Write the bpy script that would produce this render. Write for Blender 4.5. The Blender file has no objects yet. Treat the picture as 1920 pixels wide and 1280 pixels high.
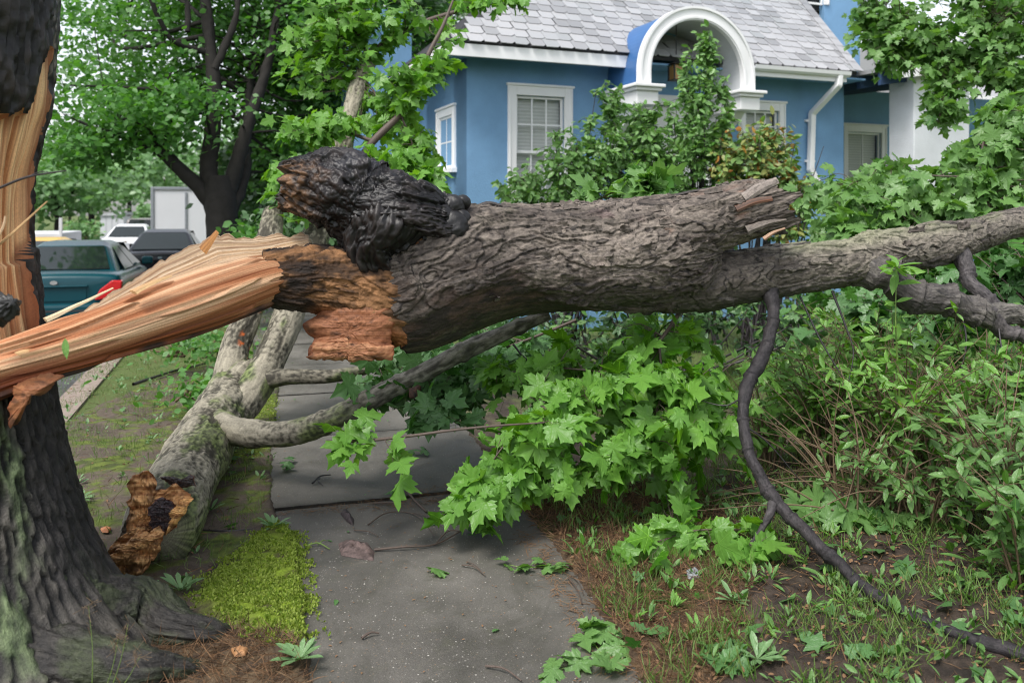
import bpy, math, random
import numpy as np
from mathutils import Matrix, Vector

SC = bpy.context.scene
COL = SC.collection
R = math.radians

# ---------------------------------------------------------------- camera, sky, sun, exposure
EYE, FPX, HOR = 1.7, 1600.0, 400.0          # eye height, focal length and horizon row in pixels of the 1920x1280 photo
cam = bpy.data.cameras.new('camera')
cam_o = bpy.data.objects.new('camera', cam)
COL.objects.link(cam_o)
cam_o.location = (0, 0, EYE)
cam_o.rotation_euler = (R(90), 0, 0)
cam.sensor_width = 36.0
cam.lens = 36.0 * FPX / 1920.0
cam.shift_y = -(640.0 - HOR) / 1920.0        # level camera, falling front: verticals stay upright
cam.clip_start, cam.clip_end = 0.1, 900.0
cam.dof.use_dof = True
cam.dof.focus_distance = 4.5
cam.dof.aperture_fstop = 2.4
SC.camera = cam_o

SUN_EL, SUN_AZ = 58.0, 215.0                 # sun behind the clouds, behind the camera's left shoulder
world = bpy.data.worlds.new('World')
SC.world = world
world.use_nodes = True
wn = world.node_tree
wn.nodes.clear()
w_out = wn.nodes.new('ShaderNodeOutputWorld')
w_bg = wn.nodes.new('ShaderNodeBackground')
w_sky = wn.nodes.new('ShaderNodeTexSky')
w_sky.sky_type = 'NISHITA'
w_sky.sun_disc = False
w_sky.sun_elevation = R(SUN_EL)
w_sky.sun_rotation = R(SUN_AZ)
w_sky.air_density = 1.0
w_sky.dust_density = 2.0
w_sky.ozone_density = 1.0
w_hs = wn.nodes.new('ShaderNodeHueSaturation')
w_hs.inputs['Saturation'].default_value = 0.30   # closed cloud cover: hardly any blue left
wn.links.new(w_sky.outputs[0], w_hs.inputs['Color'])
wn.links.new(w_hs.outputs[0], w_bg.inputs['Color'])
w_bg.inputs['Strength'].default_value = 0.115
wn.links.new(w_bg.outputs[0], w_out.inputs['Surface'])

sun = bpy.data.lights.new('sun', 'SUN')
sun.energy = 1.5
sun.angle = R(22)
sun.color = (1.0, 0.96, 0.9)
sun_o = bpy.data.objects.new('sun', sun)
COL.objects.link(sun_o)
_el, _az = R(SUN_EL), R(SUN_AZ)
_to_sun = Vector((math.sin(_az) * math.cos(_el), math.cos(_az) * math.cos(_el), math.sin(_el)))
sun_o.rotation_euler = _to_sun.to_track_quat('Z', 'Y').to_euler()

SC.view_settings.view_transform = 'Standard'
SC.view_settings.look = 'None'
SC.view_settings.gamma = 1.0
SC.view_settings.exposure = 1.3
SC.view_settings.use_curve_mapping = False
SC.render.engine = 'CYCLES'
SC.cycles.use_denoising = True
SC.cycles.filter_width = 1.1
SC.cycles.max_bounces = 7
SC.cycles.diffuse_bounces = 4
SC.cycles.glossy_bounces = 2
SC.cycles.transmission_bounces = 4
SC.cycles.transparent_max_bounces = 6
SC.cycles.caustics_reflective = False
SC.cycles.caustics_refractive = False
SC.cycles.sample_clamp_indirect = 6.0

rng = np.random.default_rng(7)
random.seed(7)

# ---------------------------------------------------------------- helpers: pixels to places
def P(px, py, d):
    """point seen at photo pixel (px, py), d metres in front of the camera"""
    return np.array([(px - 960.0) * d / FPX, d, EYE - (py - HOR) * d / FPX])

def G(px, py, z=0.0):
    """point on the level z seen at photo pixel (px, py)"""
    d = FPX * (EYE - z) / (py - HOR)
    return np.array([(px - 960.0) * d / FPX, d, z])

# ---------------------------------------------------------------- helpers: noise
def _hash(ix, iy, iz, seed):
    h = (ix.astype(np.int64) * 374761393 + iy.astype(np.int64) * 668265263 + iz.astype(np.int64) * 2147483647 + seed * 974634777) & 0xffffffff
    h = ((h ^ (h >> 13)) * 1274126177) & 0xffffffff
    h = ((h ^ (h >> 16)) * 2246822519) & 0xffffffff
    return h ^ (h >> 15)

def noise3(p, seed=0):
    p = np.asarray(p, float)
    i = np.floor(p).astype(np.int64)
    f = p - i
    u = f * f * f * (f * (f * 6 - 15) + 10)
    out = 0
    for dx in (0, 1):
        wx = u[..., 0] if dx else 1 - u[..., 0]
        for dy in (0, 1):
            wy = u[..., 1] if dy else 1 - u[..., 1]
            for dz in (0, 1):
                wz = u[..., 2] if dz else 1 - u[..., 2]
                h = _hash(i[..., 0] + dx, i[..., 1] + dy, i[..., 2] + dz, seed)
                gx = ((h & 255) / 127.5 - 1)
                gy = (((h >> 8) & 255) / 127.5 - 1)
                gz = (((h >> 16) & 255) / 127.5 - 1)
                out = out + wx * wy * wz * (gx * (f[..., 0] - dx) + gy * (f[..., 1] - dy) + gz * (f[..., 2] - dz))
    return out * 1.3

def fbm(p, octv=4, seed=0, gain=0.5, lac=2.03):
    p = np.asarray(p, float)
    a, s = 1.0, 0.0
    for k in range(octv):
        s = s + a * noise3(p, seed + k * 17)
        p = p * lac
        a *= gain
    return s

def smooth(a, b, x):
    t = np.clip((x - a) / (b - a), 0, 1)
    return t * t * (3 - 2 * t)

def vec(*a):
    return np.array(a, float)

def unit(v):
    v = np.asarray(v, float)
    return v / np.maximum(np.linalg.norm(v, axis=-1, keepdims=True), 1e-9)

def lerp3(a, b, t):
    return np.asarray(a, float) * (1 - t[..., None]) + np.asarray(b, float) * t[..., None]

# ---------------------------------------------------------------- helpers: objects
def tag(o, label=None, cat=None, group=None, kind=None):
    if label: o['label'] = label
    if cat: o['category'] = cat
    if group: o['group'] = group
    if kind: o['kind'] = kind
    return o

def thing(name, label, cat, loc=(0, 0, 0), rz=0.0, group=None):
    o = bpy.data.objects.new(name, None)
    o.empty_display_size = 0.2
    o.location = [float(c) for c in loc]
    o.rotation_euler = (0, 0, rz)
    COL.objects.link(o)
    return tag(o, label, cat, group)

def chain_loc(o):
    v = np.zeros(3)
    while o is not None:
        v += np.array(o.location)
        o = o.parent
    return v

def mesh_data(name, V, F, mat=None, uv=None, col=None, rnd=None, smooth_=True):
    """F: ndarray (k,3)/(k,4), or list of faces of any size; uv per vertex, col per vertex, rnd per vertex"""
    V = np.asarray(V, np.float32)
    me = bpy.data.meshes.new(name)
    if isinstance(F, np.ndarray):
        k, n = F.shape
        idx = F.astype(np.int32).ravel()
        starts = np.arange(k, dtype=np.int32) * n
    else:
        sizes = [len(f) for f in F]
        k = len(F)
        idx = np.array([i for f in F for i in f], np.int32)
        starts = np.concatenate([[0], np.cumsum(sizes)[:-1]]).astype(np.int32) if k else np.zeros(0, np.int32)
    me.vertices.add(len(V))
    me.vertices.foreach_set('co', V.ravel())
    me.loops.add(len(idx))
    me.loops.foreach_set('vertex_index', idx)
    me.polygons.add(k)
    me.polygons.foreach_set('loop_start', starts)
    if uv is not None:
        l = me.uv_layers.new(name='UVMap')
        l.data.foreach_set('uv', np.asarray(uv, np.float32)[idx].ravel())
    if col is not None:
        a = me.color_attributes.new('col', 'FLOAT_COLOR', 'POINT')
        c = np.ones((len(V), 4), np.float32)
        c[:, :3] = col
        a.data.foreach_set('color', c.ravel())
    if rnd is not None:
        a = me.attributes.new('rnd', 'FLOAT', 'POINT')
        a.data.foreach_set('value', np.asarray(rnd, np.float32))
    me.polygons.foreach_set('use_smooth', np.full(k, bool(smooth_)))
    me.update(calc_edges=True)
    if mat is not None:
        me.materials.append(mat)
    return me

def mk(name, V, F, mat=None, parent=None, local=False, **kw):
    V = np.asarray(V, float)
    if parent is not None and not local:
        V = V - chain_loc(parent)
    o = bpy.data.objects.new(name, mesh_data(name, V, F, mat, **kw))
    COL.objects.link(o)
    o.parent = parent
    return o

class MB:
    """collects boxes, prisms and sheets into one mesh"""
    def __init__(s):
        s.V, s.F, s.n = [], [], 0
    def add(s, V, F):
        V = np.asarray(V, float)
        s.V.append(V)
        s.F += [tuple(int(i) + s.n for i in f) for f in F]
        s.n += len(V)
        return s
    def obox(s, o, a, b, c, ra, rb, rc):
        """box spanned along unit axes a, b, c from origin o"""
        o, a, b, c = (np.asarray(q, float) for q in (o, a, b, c))
        V = [o + a * ra[i] + b * rb[j] + c * rc[k] for i in (0, 1) for j in (0, 1) for k in (0, 1)]
        F = [(0, 1, 3, 2), (4, 6, 7, 5), (0, 4, 5, 1), (2, 3, 7, 6), (0, 2, 6, 4), (1, 5, 7, 3)]
        if np.dot(np.cross(a, b), c) < 0:
            F = [f[::-1] for f in F]
        return s.add(V, F)
    def box(s, x0, x1, y0, y1, z0, z1):
        return s.obox((0, 0, 0), (1, 0, 0), (0, 1, 0), (0, 0, 1), (x0, x1), (y0, y1), (z0, z1))
    def prism(s, poly, o, a, b, c, c0, c1):
        """polygon in the (a, b) plane pulled along c from c0 to c1"""
        o, a, b, c = (np.asarray(q, float) for q in (o, a, b, c))
        n = len(poly)
        V = [o + a * p[0] + b * p[1] + c * c0 for p in poly] + [o + a * p[0] + b * p[1] + c * c1 for p in poly]
        F = [tuple(range(n))[::-1], tuple(range(n, 2 * n))] + [(i, (i + 1) % n, n + (i + 1) % n, n + i) for i in range(n)]
        return s.add(V, F)
    def build(s, name, mat, parent=None, bevel=0.0, smooth_=False, local=True, **kw):
        o = mk(name, np.concatenate(s.V), s.F, mat, parent, local=local, smooth_=smooth_, **kw)
        if bevel:
            m = o.modifiers.new('bevel', 'BEVEL')
            m.width = bevel
            m.segments = 2
            m.limit_method = 'ANGLE'
        return o

# ---------------------------------------------------------------- helpers: limbs
def resample(pts, step, n=None):
    """Catmull-Rom through rows of pts (x, y, z, r), evenly spaced"""
    p = np.asarray(pts, float)
    q = np.vstack([2 * p[0] - p[1], p, 2 * p[-1] - p[-2]])
    t = np.linspace(0, 1, 24, endpoint=False)[:, None]
    out = []
    for i in range(1, len(q) - 2):
        a, b, c, d = q[i - 1], q[i], q[i + 1], q[i + 2]
        out.append(0.5 * ((2 * b) + (c - a) * t + (2 * a - 5 * b + 4 * c - d) * t ** 2 + (3 * b - a - 3 * c + d) * t ** 3))
    out = np.vstack(out + [p[-1:]])
    L = np.concatenate([[0], np.cumsum(np.linalg.norm(np.diff(out[:, :3], axis=0), axis=1))])
    if n is None:
        n = max(3, int(L[-1] / step) + 1)
    u = np.linspace(0, L[-1], n)
    return np.stack([np.interp(u, L, out[:, k]) for k in range(out.shape[1])], 1), u

def frames(C, ref):
    t = unit(np.gradient(C, axis=0))
    ref = np.asarray(ref, float)
    e1 = unit(ref - t * (t @ ref)[:, None])
    return t, e1, np.cross(t, e1)

class Tube:
    """grid (rings x segments) round a path; theta 0 looks along ref, theta 90 along t x ref; the seam sits at th0"""
    def __init__(s, pts, seg, step, ref=(0, 0, 1), th0=-math.pi / 2):
        s.Q, s.u = resample(pts, step)
        s.C, s.r = s.Q[:, :3], np.maximum(s.Q[:, 3], 1e-4)
        s.t, s.e1, s.e2 = frames(s.C, ref)
        s.seg = seg
        s.th = th0 + np.linspace(0, 2 * math.pi, seg + 1)
        s.U, s.TH = np.meshgrid(s.u, s.th, indexing='ij')
        s.N = np.cos(s.TH)[..., None] * s.e1[:, None] + np.sin(s.TH)[..., None] * s.e2[:, None]
        s.RR = np.repeat(s.r[:, None], seg + 1, 1)
        s.rel = s.U / s.u[-1]
        s.P = s.C[:, None] + s.N * s.RR[..., None]
    def tex(s, fu, fa):
        """3-D noise coordinates: fu cycles per metre along, fa cycles per metre across"""
        rm = s.r.mean()
        return np.stack([np.cos(s.TH) * rm * fa, np.sin(s.TH) * rm * fa, s.U * fu], -1)
    def push(s, dr):
        s.RR = np.maximum(s.RR + dr, 0.002)
        s.P = s.C[:, None] + s.N * s.RR[..., None]
        return s
    def faces(s, mask=None):
        n, m = s.P.shape[:2]
        i = np.arange(n * m).reshape(n, m)
        F = np.stack([i[:-1, :-1], i[:-1, 1:], i[1:, 1:], i[1:, :-1]], -1)
        if mask is not None:
            F = F[mask[:-1, :-1]]
        return F.reshape(-1, 4)
    def build(s, name, mat, parent, col=None, mask=None, caps=(True, True), capcol=None, cap_pull=(0.0, 0.0)):
        V = s.P.reshape(-1, 3)
        F = s.faces(mask)
        uv = np.stack([s.U, s.TH * s.r.mean()], -1).reshape(-1, 2)
        c = None if col is None else np.asarray(col).reshape(-1, 3)
        if mask is not None:
            used = np.unique(F)
            re = np.full(len(V), -1)
            re[used] = np.arange(len(used))
            V, uv, F = V[used], uv[used], re[F]
            if c is not None: c = c[used]
        else:
            n, m = s.P.shape[:2]
            for end, on in ((0, caps[0]), (1, caps[1])):
                if not on: continue
                ring = np.arange(m) + (n - 1) * m * end
                cen = s.P[-1 if end else 0].mean(0) + s.t[-1 if end else 0] * cap_pull[end]
                ci = len(V)
                V = np.vstack([V, cen]); uv = np.vstack([uv, uv[ring[0]]])
                if c is not None: c = np.vstack([c, c[ring[0]] if capcol is None else capcol])
                tri = np.stack([ring[:-1], ring[1:], np.full(m - 1, ci), np.full(m - 1, ci)], 1)
                if not end: tri = tri[:, [1, 0, 2, 3]]
                F = np.vstack([F, tri])
        if len(F) and (F[:, 2] == F[:, 3]).any():
            F = [tuple(f[:3]) if f[2] == f[3] else tuple(f) for f in F.tolist()]
        return mk(name, V, F, mat, parent, uv=uv, col=c)

def thin_tubes(paths, seg=4, step=0.05, ref=(0.3, -0.2, 1.0)):
    """many thin limbs joined: list of rows (x, y, z, r) -> V, F, uv"""
    Vs, Fs, UV, n0 = [], [], [], 0
    th = np.linspace(0, 2 * math.pi, seg, endpoint=False)
    for pts in paths:
        Q, u = resample(pts, step)
        t, e1, e2 = frames(Q[:, :3], ref)
        V = Q[:, None, :3] + (np.cos(th)[None, :, None] * e1[:, None] + np.sin(th)[None, :, None] * e2[:, None]) * np.maximum(Q[:, 3], 4e-4)[:, None, None]
        n = len(Q)
        i = np.arange(n * seg).reshape(n, seg) + n0
        j = np.roll(i, -1, 1)
        Fs.append(np.stack([i[:-1], j[:-1], j[1:], i[1:]], -1).reshape(-1, 4))
        Vs.append(V.reshape(-1, 3))
        UV.append(np.stack(np.meshgrid(u, th * 0.02, indexing='ij'), -1).reshape(-1, 2))
        n0 += n * seg
    return np.vstack(Vs), np.vstack(Fs), np.vstack(UV)

# ---------------------------------------------------------------- helpers: leaves
def leaf_mesh(name, outline, mat, centre=(0, 0.2), fold=0.16, droop=0.35, scale=1.0, wave=0.0, twist=0.0, skew=0.0):
    """half outline from petiole joint to tip, mirrored; fan about centre"""
    h = [tuple(p) for p in outline]
    pts = h + [(-x, y) for x, y in h[::-1] if x > 1e-6]
    V = [(centre[0], centre[1], 0.0)]
    for k, (x, y) in enumerate(pts):
        z = fold * abs(x) - droop * (x * x + 0.6 * max(y - centre[1], 0) ** 2) + wave * math.sin(k * 2.1)
        V.append((x, y, z))
    V = [(x + skew * y * y + (wave * math.cos(k * 1.7) if k else 0), y * (1 + skew * x), z + twist * x * (y + 0.3)) for k, (x, y, z) in enumerate(V)]
    n = len(pts)
    F = [(0, 1 + i, 1 + (i + 1) % n) for i in range(n)]
    V = np.array(V) * scale
    return mesh_data(name, V, np.array(F)[:, ::-1], mat, uv=V[:, :2] / scale, smooth_=True)

MAPLE = [(0.0, -0.02), (0.10, -0.13), (0.27, -0.20), (0.25, -0.10), (0.41, -0.06), (0.36, 0.05), (0.51, 0.12), (0.49, 0.22), (0.63, 0.36),
         (0.47, 0.38), (0.43, 0.47), (0.25, 0.40), (0.25, 0.55), (0.32, 0.66), (0.17, 0.70), (0.11, 0.82), (0.0, 0.98)]
MAPLE_FAR = [(0.0, -0.02), (0.33, -0.15), (0.26, 0.05), (0.60, 0.35), (0.22, 0.40), (0.27, 0.66), (0.0, 0.98)]
LANCE = [(0.0, 0.0), (0.10, 0.16), (0.165, 0.40), (0.14, 0.66), (0.055, 0.88), (0.0, 1.0)]
OVATE = [(0.0, 0.0), (0.17, 0.18), (0.24, 0.45), (0.17, 0.75), (0.0, 1.0)]
DIAMOND = [(0.0, 0.0), (0.32, 0.35), (0.24, 0.7), (0.0, 1.0)]

def leaf_rot(n, d):
    n = unit(n)
    d = np.asarray(d, float)
    d = unit(d - n * (d * n).sum(-1, keepdims=True))
    x = np.cross(d, n)
    return np.stack([x, d, n], -1)      # columns

def scatter(name, me, pos, rot, size, mat, parent=None, rnd=None, kind='stuff'):
    """many copies of the template mesh me joined into one mesh"""
    mes = me if isinstance(me, list) else [me]
    me = mes[0]
    nv = len(me.vertices)
    V0 = np.empty((len(mes), nv * 3), np.float32)
    for q, m_ in enumerate(mes):
        b = np.empty(nv * 3, np.float32); m_.vertices.foreach_get('co', b); V0[q] = b
    V0 = V0.reshape(len(mes), nv, 3)[rng.integers(0, len(mes), len(pos))]
    nf = len(me.polygons)
    k = len(me.loops) // nf
    F0 = np.empty(len(me.loops), np.int32); me.loops.foreach_get('vertex_index', F0); F0 = F0.reshape(nf, k)
    N = len(pos)
    V = np.einsum('nij,nvj->nvi', rot, V0) * np.asarray(size)[:, None, None] + pos[:, None]
    F = (F0[None] + (np.arange(N) * nv)[:, None, None]).reshape(-1, k)
    uv = None
    if me.uv_layers:
        b = np.empty(len(me.loops) * 2, np.float32); me.uv_layers[0].data.foreach_get('uv', b)
        uvv = np.zeros((nv, 2), np.float32); uvv[F0.ravel()] = b.reshape(-1, 2)
        uv = np.tile(uvv, (N, 1))
    if rnd is None: rnd = rng.random(N)
    o = mk(name, V.reshape(-1, 3), F, mat, parent, uv=uv, rnd=np.repeat(rnd, nv), smooth_=True)
    if kind: o['kind'] = kind
    return o

def place_leaves(parent, me, far_me, pos, rot, size, mat, single=300, name='leaf', stuff='leaves'):
    """the leaves that show largest become parts of their own, the rest one joined part"""
    pos = np.asarray(pos); size = np.asarray(size)
    d = np.linalg.norm(pos - vec(0, 0, EYE), axis=1)
    px = 960 + FPX * pos[:, 0] / np.maximum(pos[:, 1], 0.1)
    py = HOR - FPX * (pos[:, 2] - EYE) / np.maximum(pos[:, 1], 0.1)
    seen = (px > -40) & (px < 1960) & (py > -40) & (py < 1320)
    order = np.argsort(-(size / d) * np.where(seen, 1, 0.01))
    a, b = order[:single], order[single:]
    L = chain_loc(parent)
    for i in a:
        o = bpy.data.objects.new(name, me[i % len(me)] if isinstance(me, list) else me)
        M = np.eye(4)
        M[:3, :3] = rot[i] * size[i]
        M[:3, 3] = pos[i] - L
        COL.objects.link(o)
        o.parent = parent
        o.matrix_basis = Matrix(M.tolist())
    if len(b):
        scatter(stuff, far_me, pos[b], rot[b], size[b], mat, parent)

# ---------------------------------------------------------------- materials
class MT:
    def __init__(s, name):
        s.m = bpy.data.materials.new(name)
        s.m.use_nodes = True
        s.nt = s.m.node_tree
        s.nt.nodes.clear()
        s.out = s.nt.nodes.new('ShaderNodeOutputMaterial')
    def n(s, typ, ins=None, **props):
        nd = s.nt.nodes.new('ShaderNode' + typ)
        for k, v in props.items():
            setattr(nd, k, v)
        for k, v in (ins or {}).items():
            sock = nd.inputs[k]
            if hasattr(v, 'is_output'):
                s.nt.links.new(v, sock)
            else:
                sock.default_value = v
        return nd
    def math(s, op, a, b=0.0, c=0.0, clamp=False):
        nd = s.n('Math', {0: a, 1: b, 2: c}, operation=op)
        nd.use_clamp = clamp
        return nd.outputs[0]
    def mix(s, f, a, b, blend='MIX'):
        nd = s.n('Mix', None, data_type='RGBA', blend_type=blend)
        for i, v in ((0, f), (6, a), (7, b)):
            if hasattr(v, 'is_output'): s.nt.links.new(v, nd.inputs[i])
            else: nd.inputs[i].default_value = v if i == 0 else (*v[:3], 1)
        return nd.outputs[2]
    def ramp(s, f, stops):
        nd = s.n('ValToRGB', {0: f})
        e = nd.color_ramp.elements
        while len(e) < len(stops): e.new(0.5)
        for q, (p, c) in zip(e, stops):
            q.position = p
            q.color = (*c, 1) if not isinstance(c, (int, float)) else (c, c, c, 1)
        return nd.outputs[0]
    def noise(s, vecsock, scale, detail=4.0, rough=0.55, dist=0.0):
        ins = {'Scale': scale, 'Detail': detail, 'Roughness': rough, 'Distortion': dist}
        if vecsock is not None: ins['Vector'] = vecsock
        return s.n('TexNoise', ins).outputs['Fac']
    def mapped(s, src, sc):
        return s.n('Mapping', {'Vector': src, 'Scale': sc}).outputs[0]
    def surf(s, sock):
        s.nt.links.new(sock, s.out.inputs['Surface'])
        return s.m
    def bsdf(s, col, rough=0.6, spec=0.5, bump=None, bstr=0.3, bdist=0.01, metal=0.0, coat=0.0, **kw):
        ins = {'Base Color': col if hasattr(col, 'is_output') else (*col[:3], 1), 'Roughness': rough, 'Metallic': metal,
               'Specular IOR Level': spec, 'Coat Weight': coat}
        ins.update(kw)
        if bump is not None:
            ins['Normal'] = s.n('Bump', {'Height': bump, 'Strength': bstr, 'Distance': bdist}).outputs[0]
        return s.n('BsdfPrincipled', ins).outputs[0]

def plain(name, col, rough=0.5, spec=0.5, metal=0.0, coat=0.0, var=0.12, scale=6.0, bstr=0.0):
    t = MT(name)
    co = t.n('TexCoord').outputs['Object']
    nz = t.noise(co, scale, 5)
    c = t.mix(nz, [q * (1 - var) for q in col], [min(1, q * (1 + var)) for q in col])
    return t.surf(t.bsdf(c, rough, spec, nz if bstr else None, bstr, 0.004, metal, coat))

def leaf_mat(name, dark, mid, light, trans=0.35, rough=0.38, back=None, vein=True, tip=None):
    t = MT(name)
    a = t.n('Attribute', None, attribute_name='rnd').outputs['Fac']
    b = t.n('ObjectInfo').outputs['Random']
    f = t.math('FRACT', t.math('ADD', a, b))
    stops = [(0.0, dark), (0.5, mid), (0.92, light)]
    if tip: stops = [(0.0, dark), (0.34, mid), (0.56, light), (0.66, tip)]
    col = t.ramp(f, stops)
    uv = t.n('UVMap').outputs[0]
    xy = t.n('SeparateXYZ', {0: uv})
    blot = t.noise(uv, 5.0, 3)
    col = t.mix(t.math('MULTIPLY', blot, 0.5), col, [q * 0.72 for q in mid])
    if vein:
        ang = t.math('ARCTAN2', t.math('ABSOLUTE', xy.outputs[0]), xy.outputs[1])
        rad = t.math('SQRT', t.math('ADD', t.math('POWER', xy.outputs[0], 2.0), t.math('POWER', xy.outputs[1], 2.0)))
        best = None
        for k in (0.0, 0.97, 1.95) if vein == 'maple' else (0.0,):
            q = t.math('MULTIPLY', t.math('ABSOLUTE', t.math('SUBTRACT', ang, k)), rad)
            best = q if best is None else t.math('MINIMUM', best, q)
        vm = t.math('SUBTRACT', 1.0, t.math('MULTIPLY', best, 60.0), clamp=True)
        col = t.mix(t.math('MULTIPLY', vm, 0.55), col, [min(1, q * 1.9 + 0.03) for q in light])
        bump = t.math('SUBTRACT', blot, t.math('MULTIPLY', vm, 0.4))
    else:
        bump = blot
    bk = t.n('NewGeometry').outputs['Backfacing']
    pale = back or [mid[0] * 1.6 + 0.05, mid[1] * 1.25 + 0.05, mid[2] * 1.6 + 0.05]
    col = t.mix(t.math('MULTIPLY', bk, 0.75), col, pale)
    pr = t.bsdf(col, rough, 0.5, bump, 0.35, 0.02)
    tc = t.mix(0.35, col, [light[0] * 1.5, light[1] * 1.4, light[2] * 0.6])
    tr = t.n('BsdfTranslucent', {'Color': tc}).outputs[0]
    return t.surf(t.n('MixShader', {0: trans, 1: pr, 2: tr}).outputs[0])

def vcol_mat(name, rough=0.8, spec=0.3, grain=(2.0, 60.0), gvar=0.45, bstr=0.6, bdist=0.006, fine=90.0, coat=0.0, streak=None):
    """per-vertex material colours x procedural grain that runs along the UV's first axis"""
    t = MT(name)
    col = t.n('Attribute', None, attribute_name='col').outputs['Color']
    uv = t.n('UVMap').outputs[0]
    g = t.noise(t.mapped(uv, (grain[0], grain[1], 1)), 1.0, 6, 0.62, 0.3)
    ob = t.n('TexCoord').outputs['Object']
    fn = t.noise(ob, fine, 5, 0.65)
    k = t.math('ADD', t.math('MULTIPLY', g, 0.6), t.math('MULTIPLY', fn, 0.4))
    m = t.ramp(k, [(0.3, 1 - gvar), (0.5, 1.0), (0.7, 1 + gvar)])
    c = t.mix(1.0, col, m, 'MULTIPLY')
    if streak:
        g2 = t.noise(t.mapped(uv, (grain[0] * 0.5, grain[1] * 0.35, 1)), 1.0, 3, 0.5, 0.2)
        c = t.mix(t.math('MULTIPLY', t.ramp(g2, [(0.52, 0.0), (0.62, 1.0)]), 0.55), c, streak)
    return t.surf(t.bsdf(c, rough, spec, k, bstr, bdist, coat=coat))

M = {}
M['leaf_bough'] = leaf_mat('maple_leaf_fresh', (0.030, 0.12, 0.012), (0.08, 0.26, 0.014), (0.19, 0.41, 0.022), vein='maple', trans=0.45)
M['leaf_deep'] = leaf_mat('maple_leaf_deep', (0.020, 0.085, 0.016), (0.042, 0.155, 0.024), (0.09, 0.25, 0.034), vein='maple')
M['leaf_grey'] = leaf_mat('maple_leaf_dull', (0.034, 0.12, 0.020), (0.078, 0.22, 0.034), (0.165, 0.345, 0.05), vein='maple', trans=0.42)
M['leaf_tree'] = leaf_mat('tree_leaf', (0.030, 0.13, 0.022), (0.06, 0.22, 0.028), (0.13, 0.34, 0.038), vein=False, trans=0.5)
M['leaf_far'] = leaf_mat('far_tree_leaf', (0.06, 0.17, 0.05), (0.11, 0.27, 0.08), (0.19, 0.38, 0.12), vein=False, trans=0.4)  # paler, greyer greens put distance haze into the leaf colour
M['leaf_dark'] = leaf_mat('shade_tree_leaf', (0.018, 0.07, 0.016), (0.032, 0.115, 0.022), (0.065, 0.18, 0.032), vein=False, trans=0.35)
M['leaf_laurel'] = leaf_mat('laurel_leaf', (0.035, 0.115, 0.025), (0.085, 0.235, 0.04), (0.20, 0.39, 0.09), trans=0.35, rough=0.28)
M['leaf_photinia'] = leaf_mat('photinia_leaf', (0.03, 0.10, 0.02), (0.08, 0.20, 0.03), (0.18, 0.33, 0.05), trans=0.3, rough=0.3, tip=(0.62, 0.20, 0.06))
M['leaf_willow'] = leaf_mat('lance_leaf', (0.032, 0.12, 0.014), (0.08, 0.245, 0.018), (0.19, 0.40, 0.03), trans=0.35, rough=0.33)
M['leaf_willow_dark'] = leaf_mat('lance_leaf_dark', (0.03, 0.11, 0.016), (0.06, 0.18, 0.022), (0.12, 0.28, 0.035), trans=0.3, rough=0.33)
M['grass'] = leaf_mat('grass_blade', (0.05, 0.13, 0.02), (0.10, 0.21, 0.03), (0.20, 0.28, 0.07), vein=False, trans=0.3, rough=0.5)
M['dry'] = leaf_mat('dry_litter', (0.05, 0.028, 0.016), (0.12, 0.066, 0.034), (0.24, 0.15, 0.08), vein=False, trans=0.1, rough=0.8, back=(0.25, 0.14, 0.07))
M['weed'] = leaf_mat('weed_leaf', (0.05, 0.16, 0.04), (0.09, 0.22, 0.06), (0.14, 0.28, 0.09), trans=0.3, rough=0.35)
M['moss_leaf'] = leaf_mat('moss_tuft', (0.075, 0.135, 0.011), (0.17, 0.28, 0.018), (0.30, 0.40, 0.035), vein=False, trans=0.3, rough=0.7)

M['bark'] = vcol_mat('log_bark', 0.66, 0.35, (16, 34), 0.75, 1.0, 0.008, 75)
M['bark_pale'] = vcol_mat('mossy_bark', 0.8, 0.3, (5, 34), 0.6, 0.9, 0.006, 80)
M['bark_dark'] = vcol_mat('furrowed_bark', 0.55, 0.4, (12, 60), 0.85, 1.0, 0.014, 100)
M['char'] = vcol_mat('charred_wood', 0.45, 0.4, (10, 30), 0.6, 0.6, 0.008, 60)
M['wood'] = vcol_mat('split_wood', 0.6, 0.3, (1.2, 150), 0.42, 0.7, 0.005, 150, streak=(0.22, 0.075, 0.028))
M['rot'] = vcol_mat('rotten_wood', 0.75, 0.3, (7, 45), 0.5, 0.9, 0.01, 70)
M['twig'] = plain('twig_bark', (0.085, 0.062, 0.05), 0.6, 0.4, var=0.4, scale=60, bstr=0.5)
M['twig_dark'] = plain('dark_twig_bark', (0.028, 0.024, 0.026), 0.42, 0.5, var=0.4, scale=50, bstr=0.5)
M['stem_green'] = plain('green_stem', (0.14, 0.22, 0.05), 0.5, 0.4, var=0.2, scale=40)
M['stem'] = plain('shrub_stem', (0.15, 0.105, 0.065), 0.65, 0.3, var=0.35, scale=50, bstr=0.4)
M['tree_bark'] = plain('far_bark', (0.028, 0.025, 0.023), 0.85, 0.25, var=0.5, scale=9, bstr=0.8)

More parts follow.
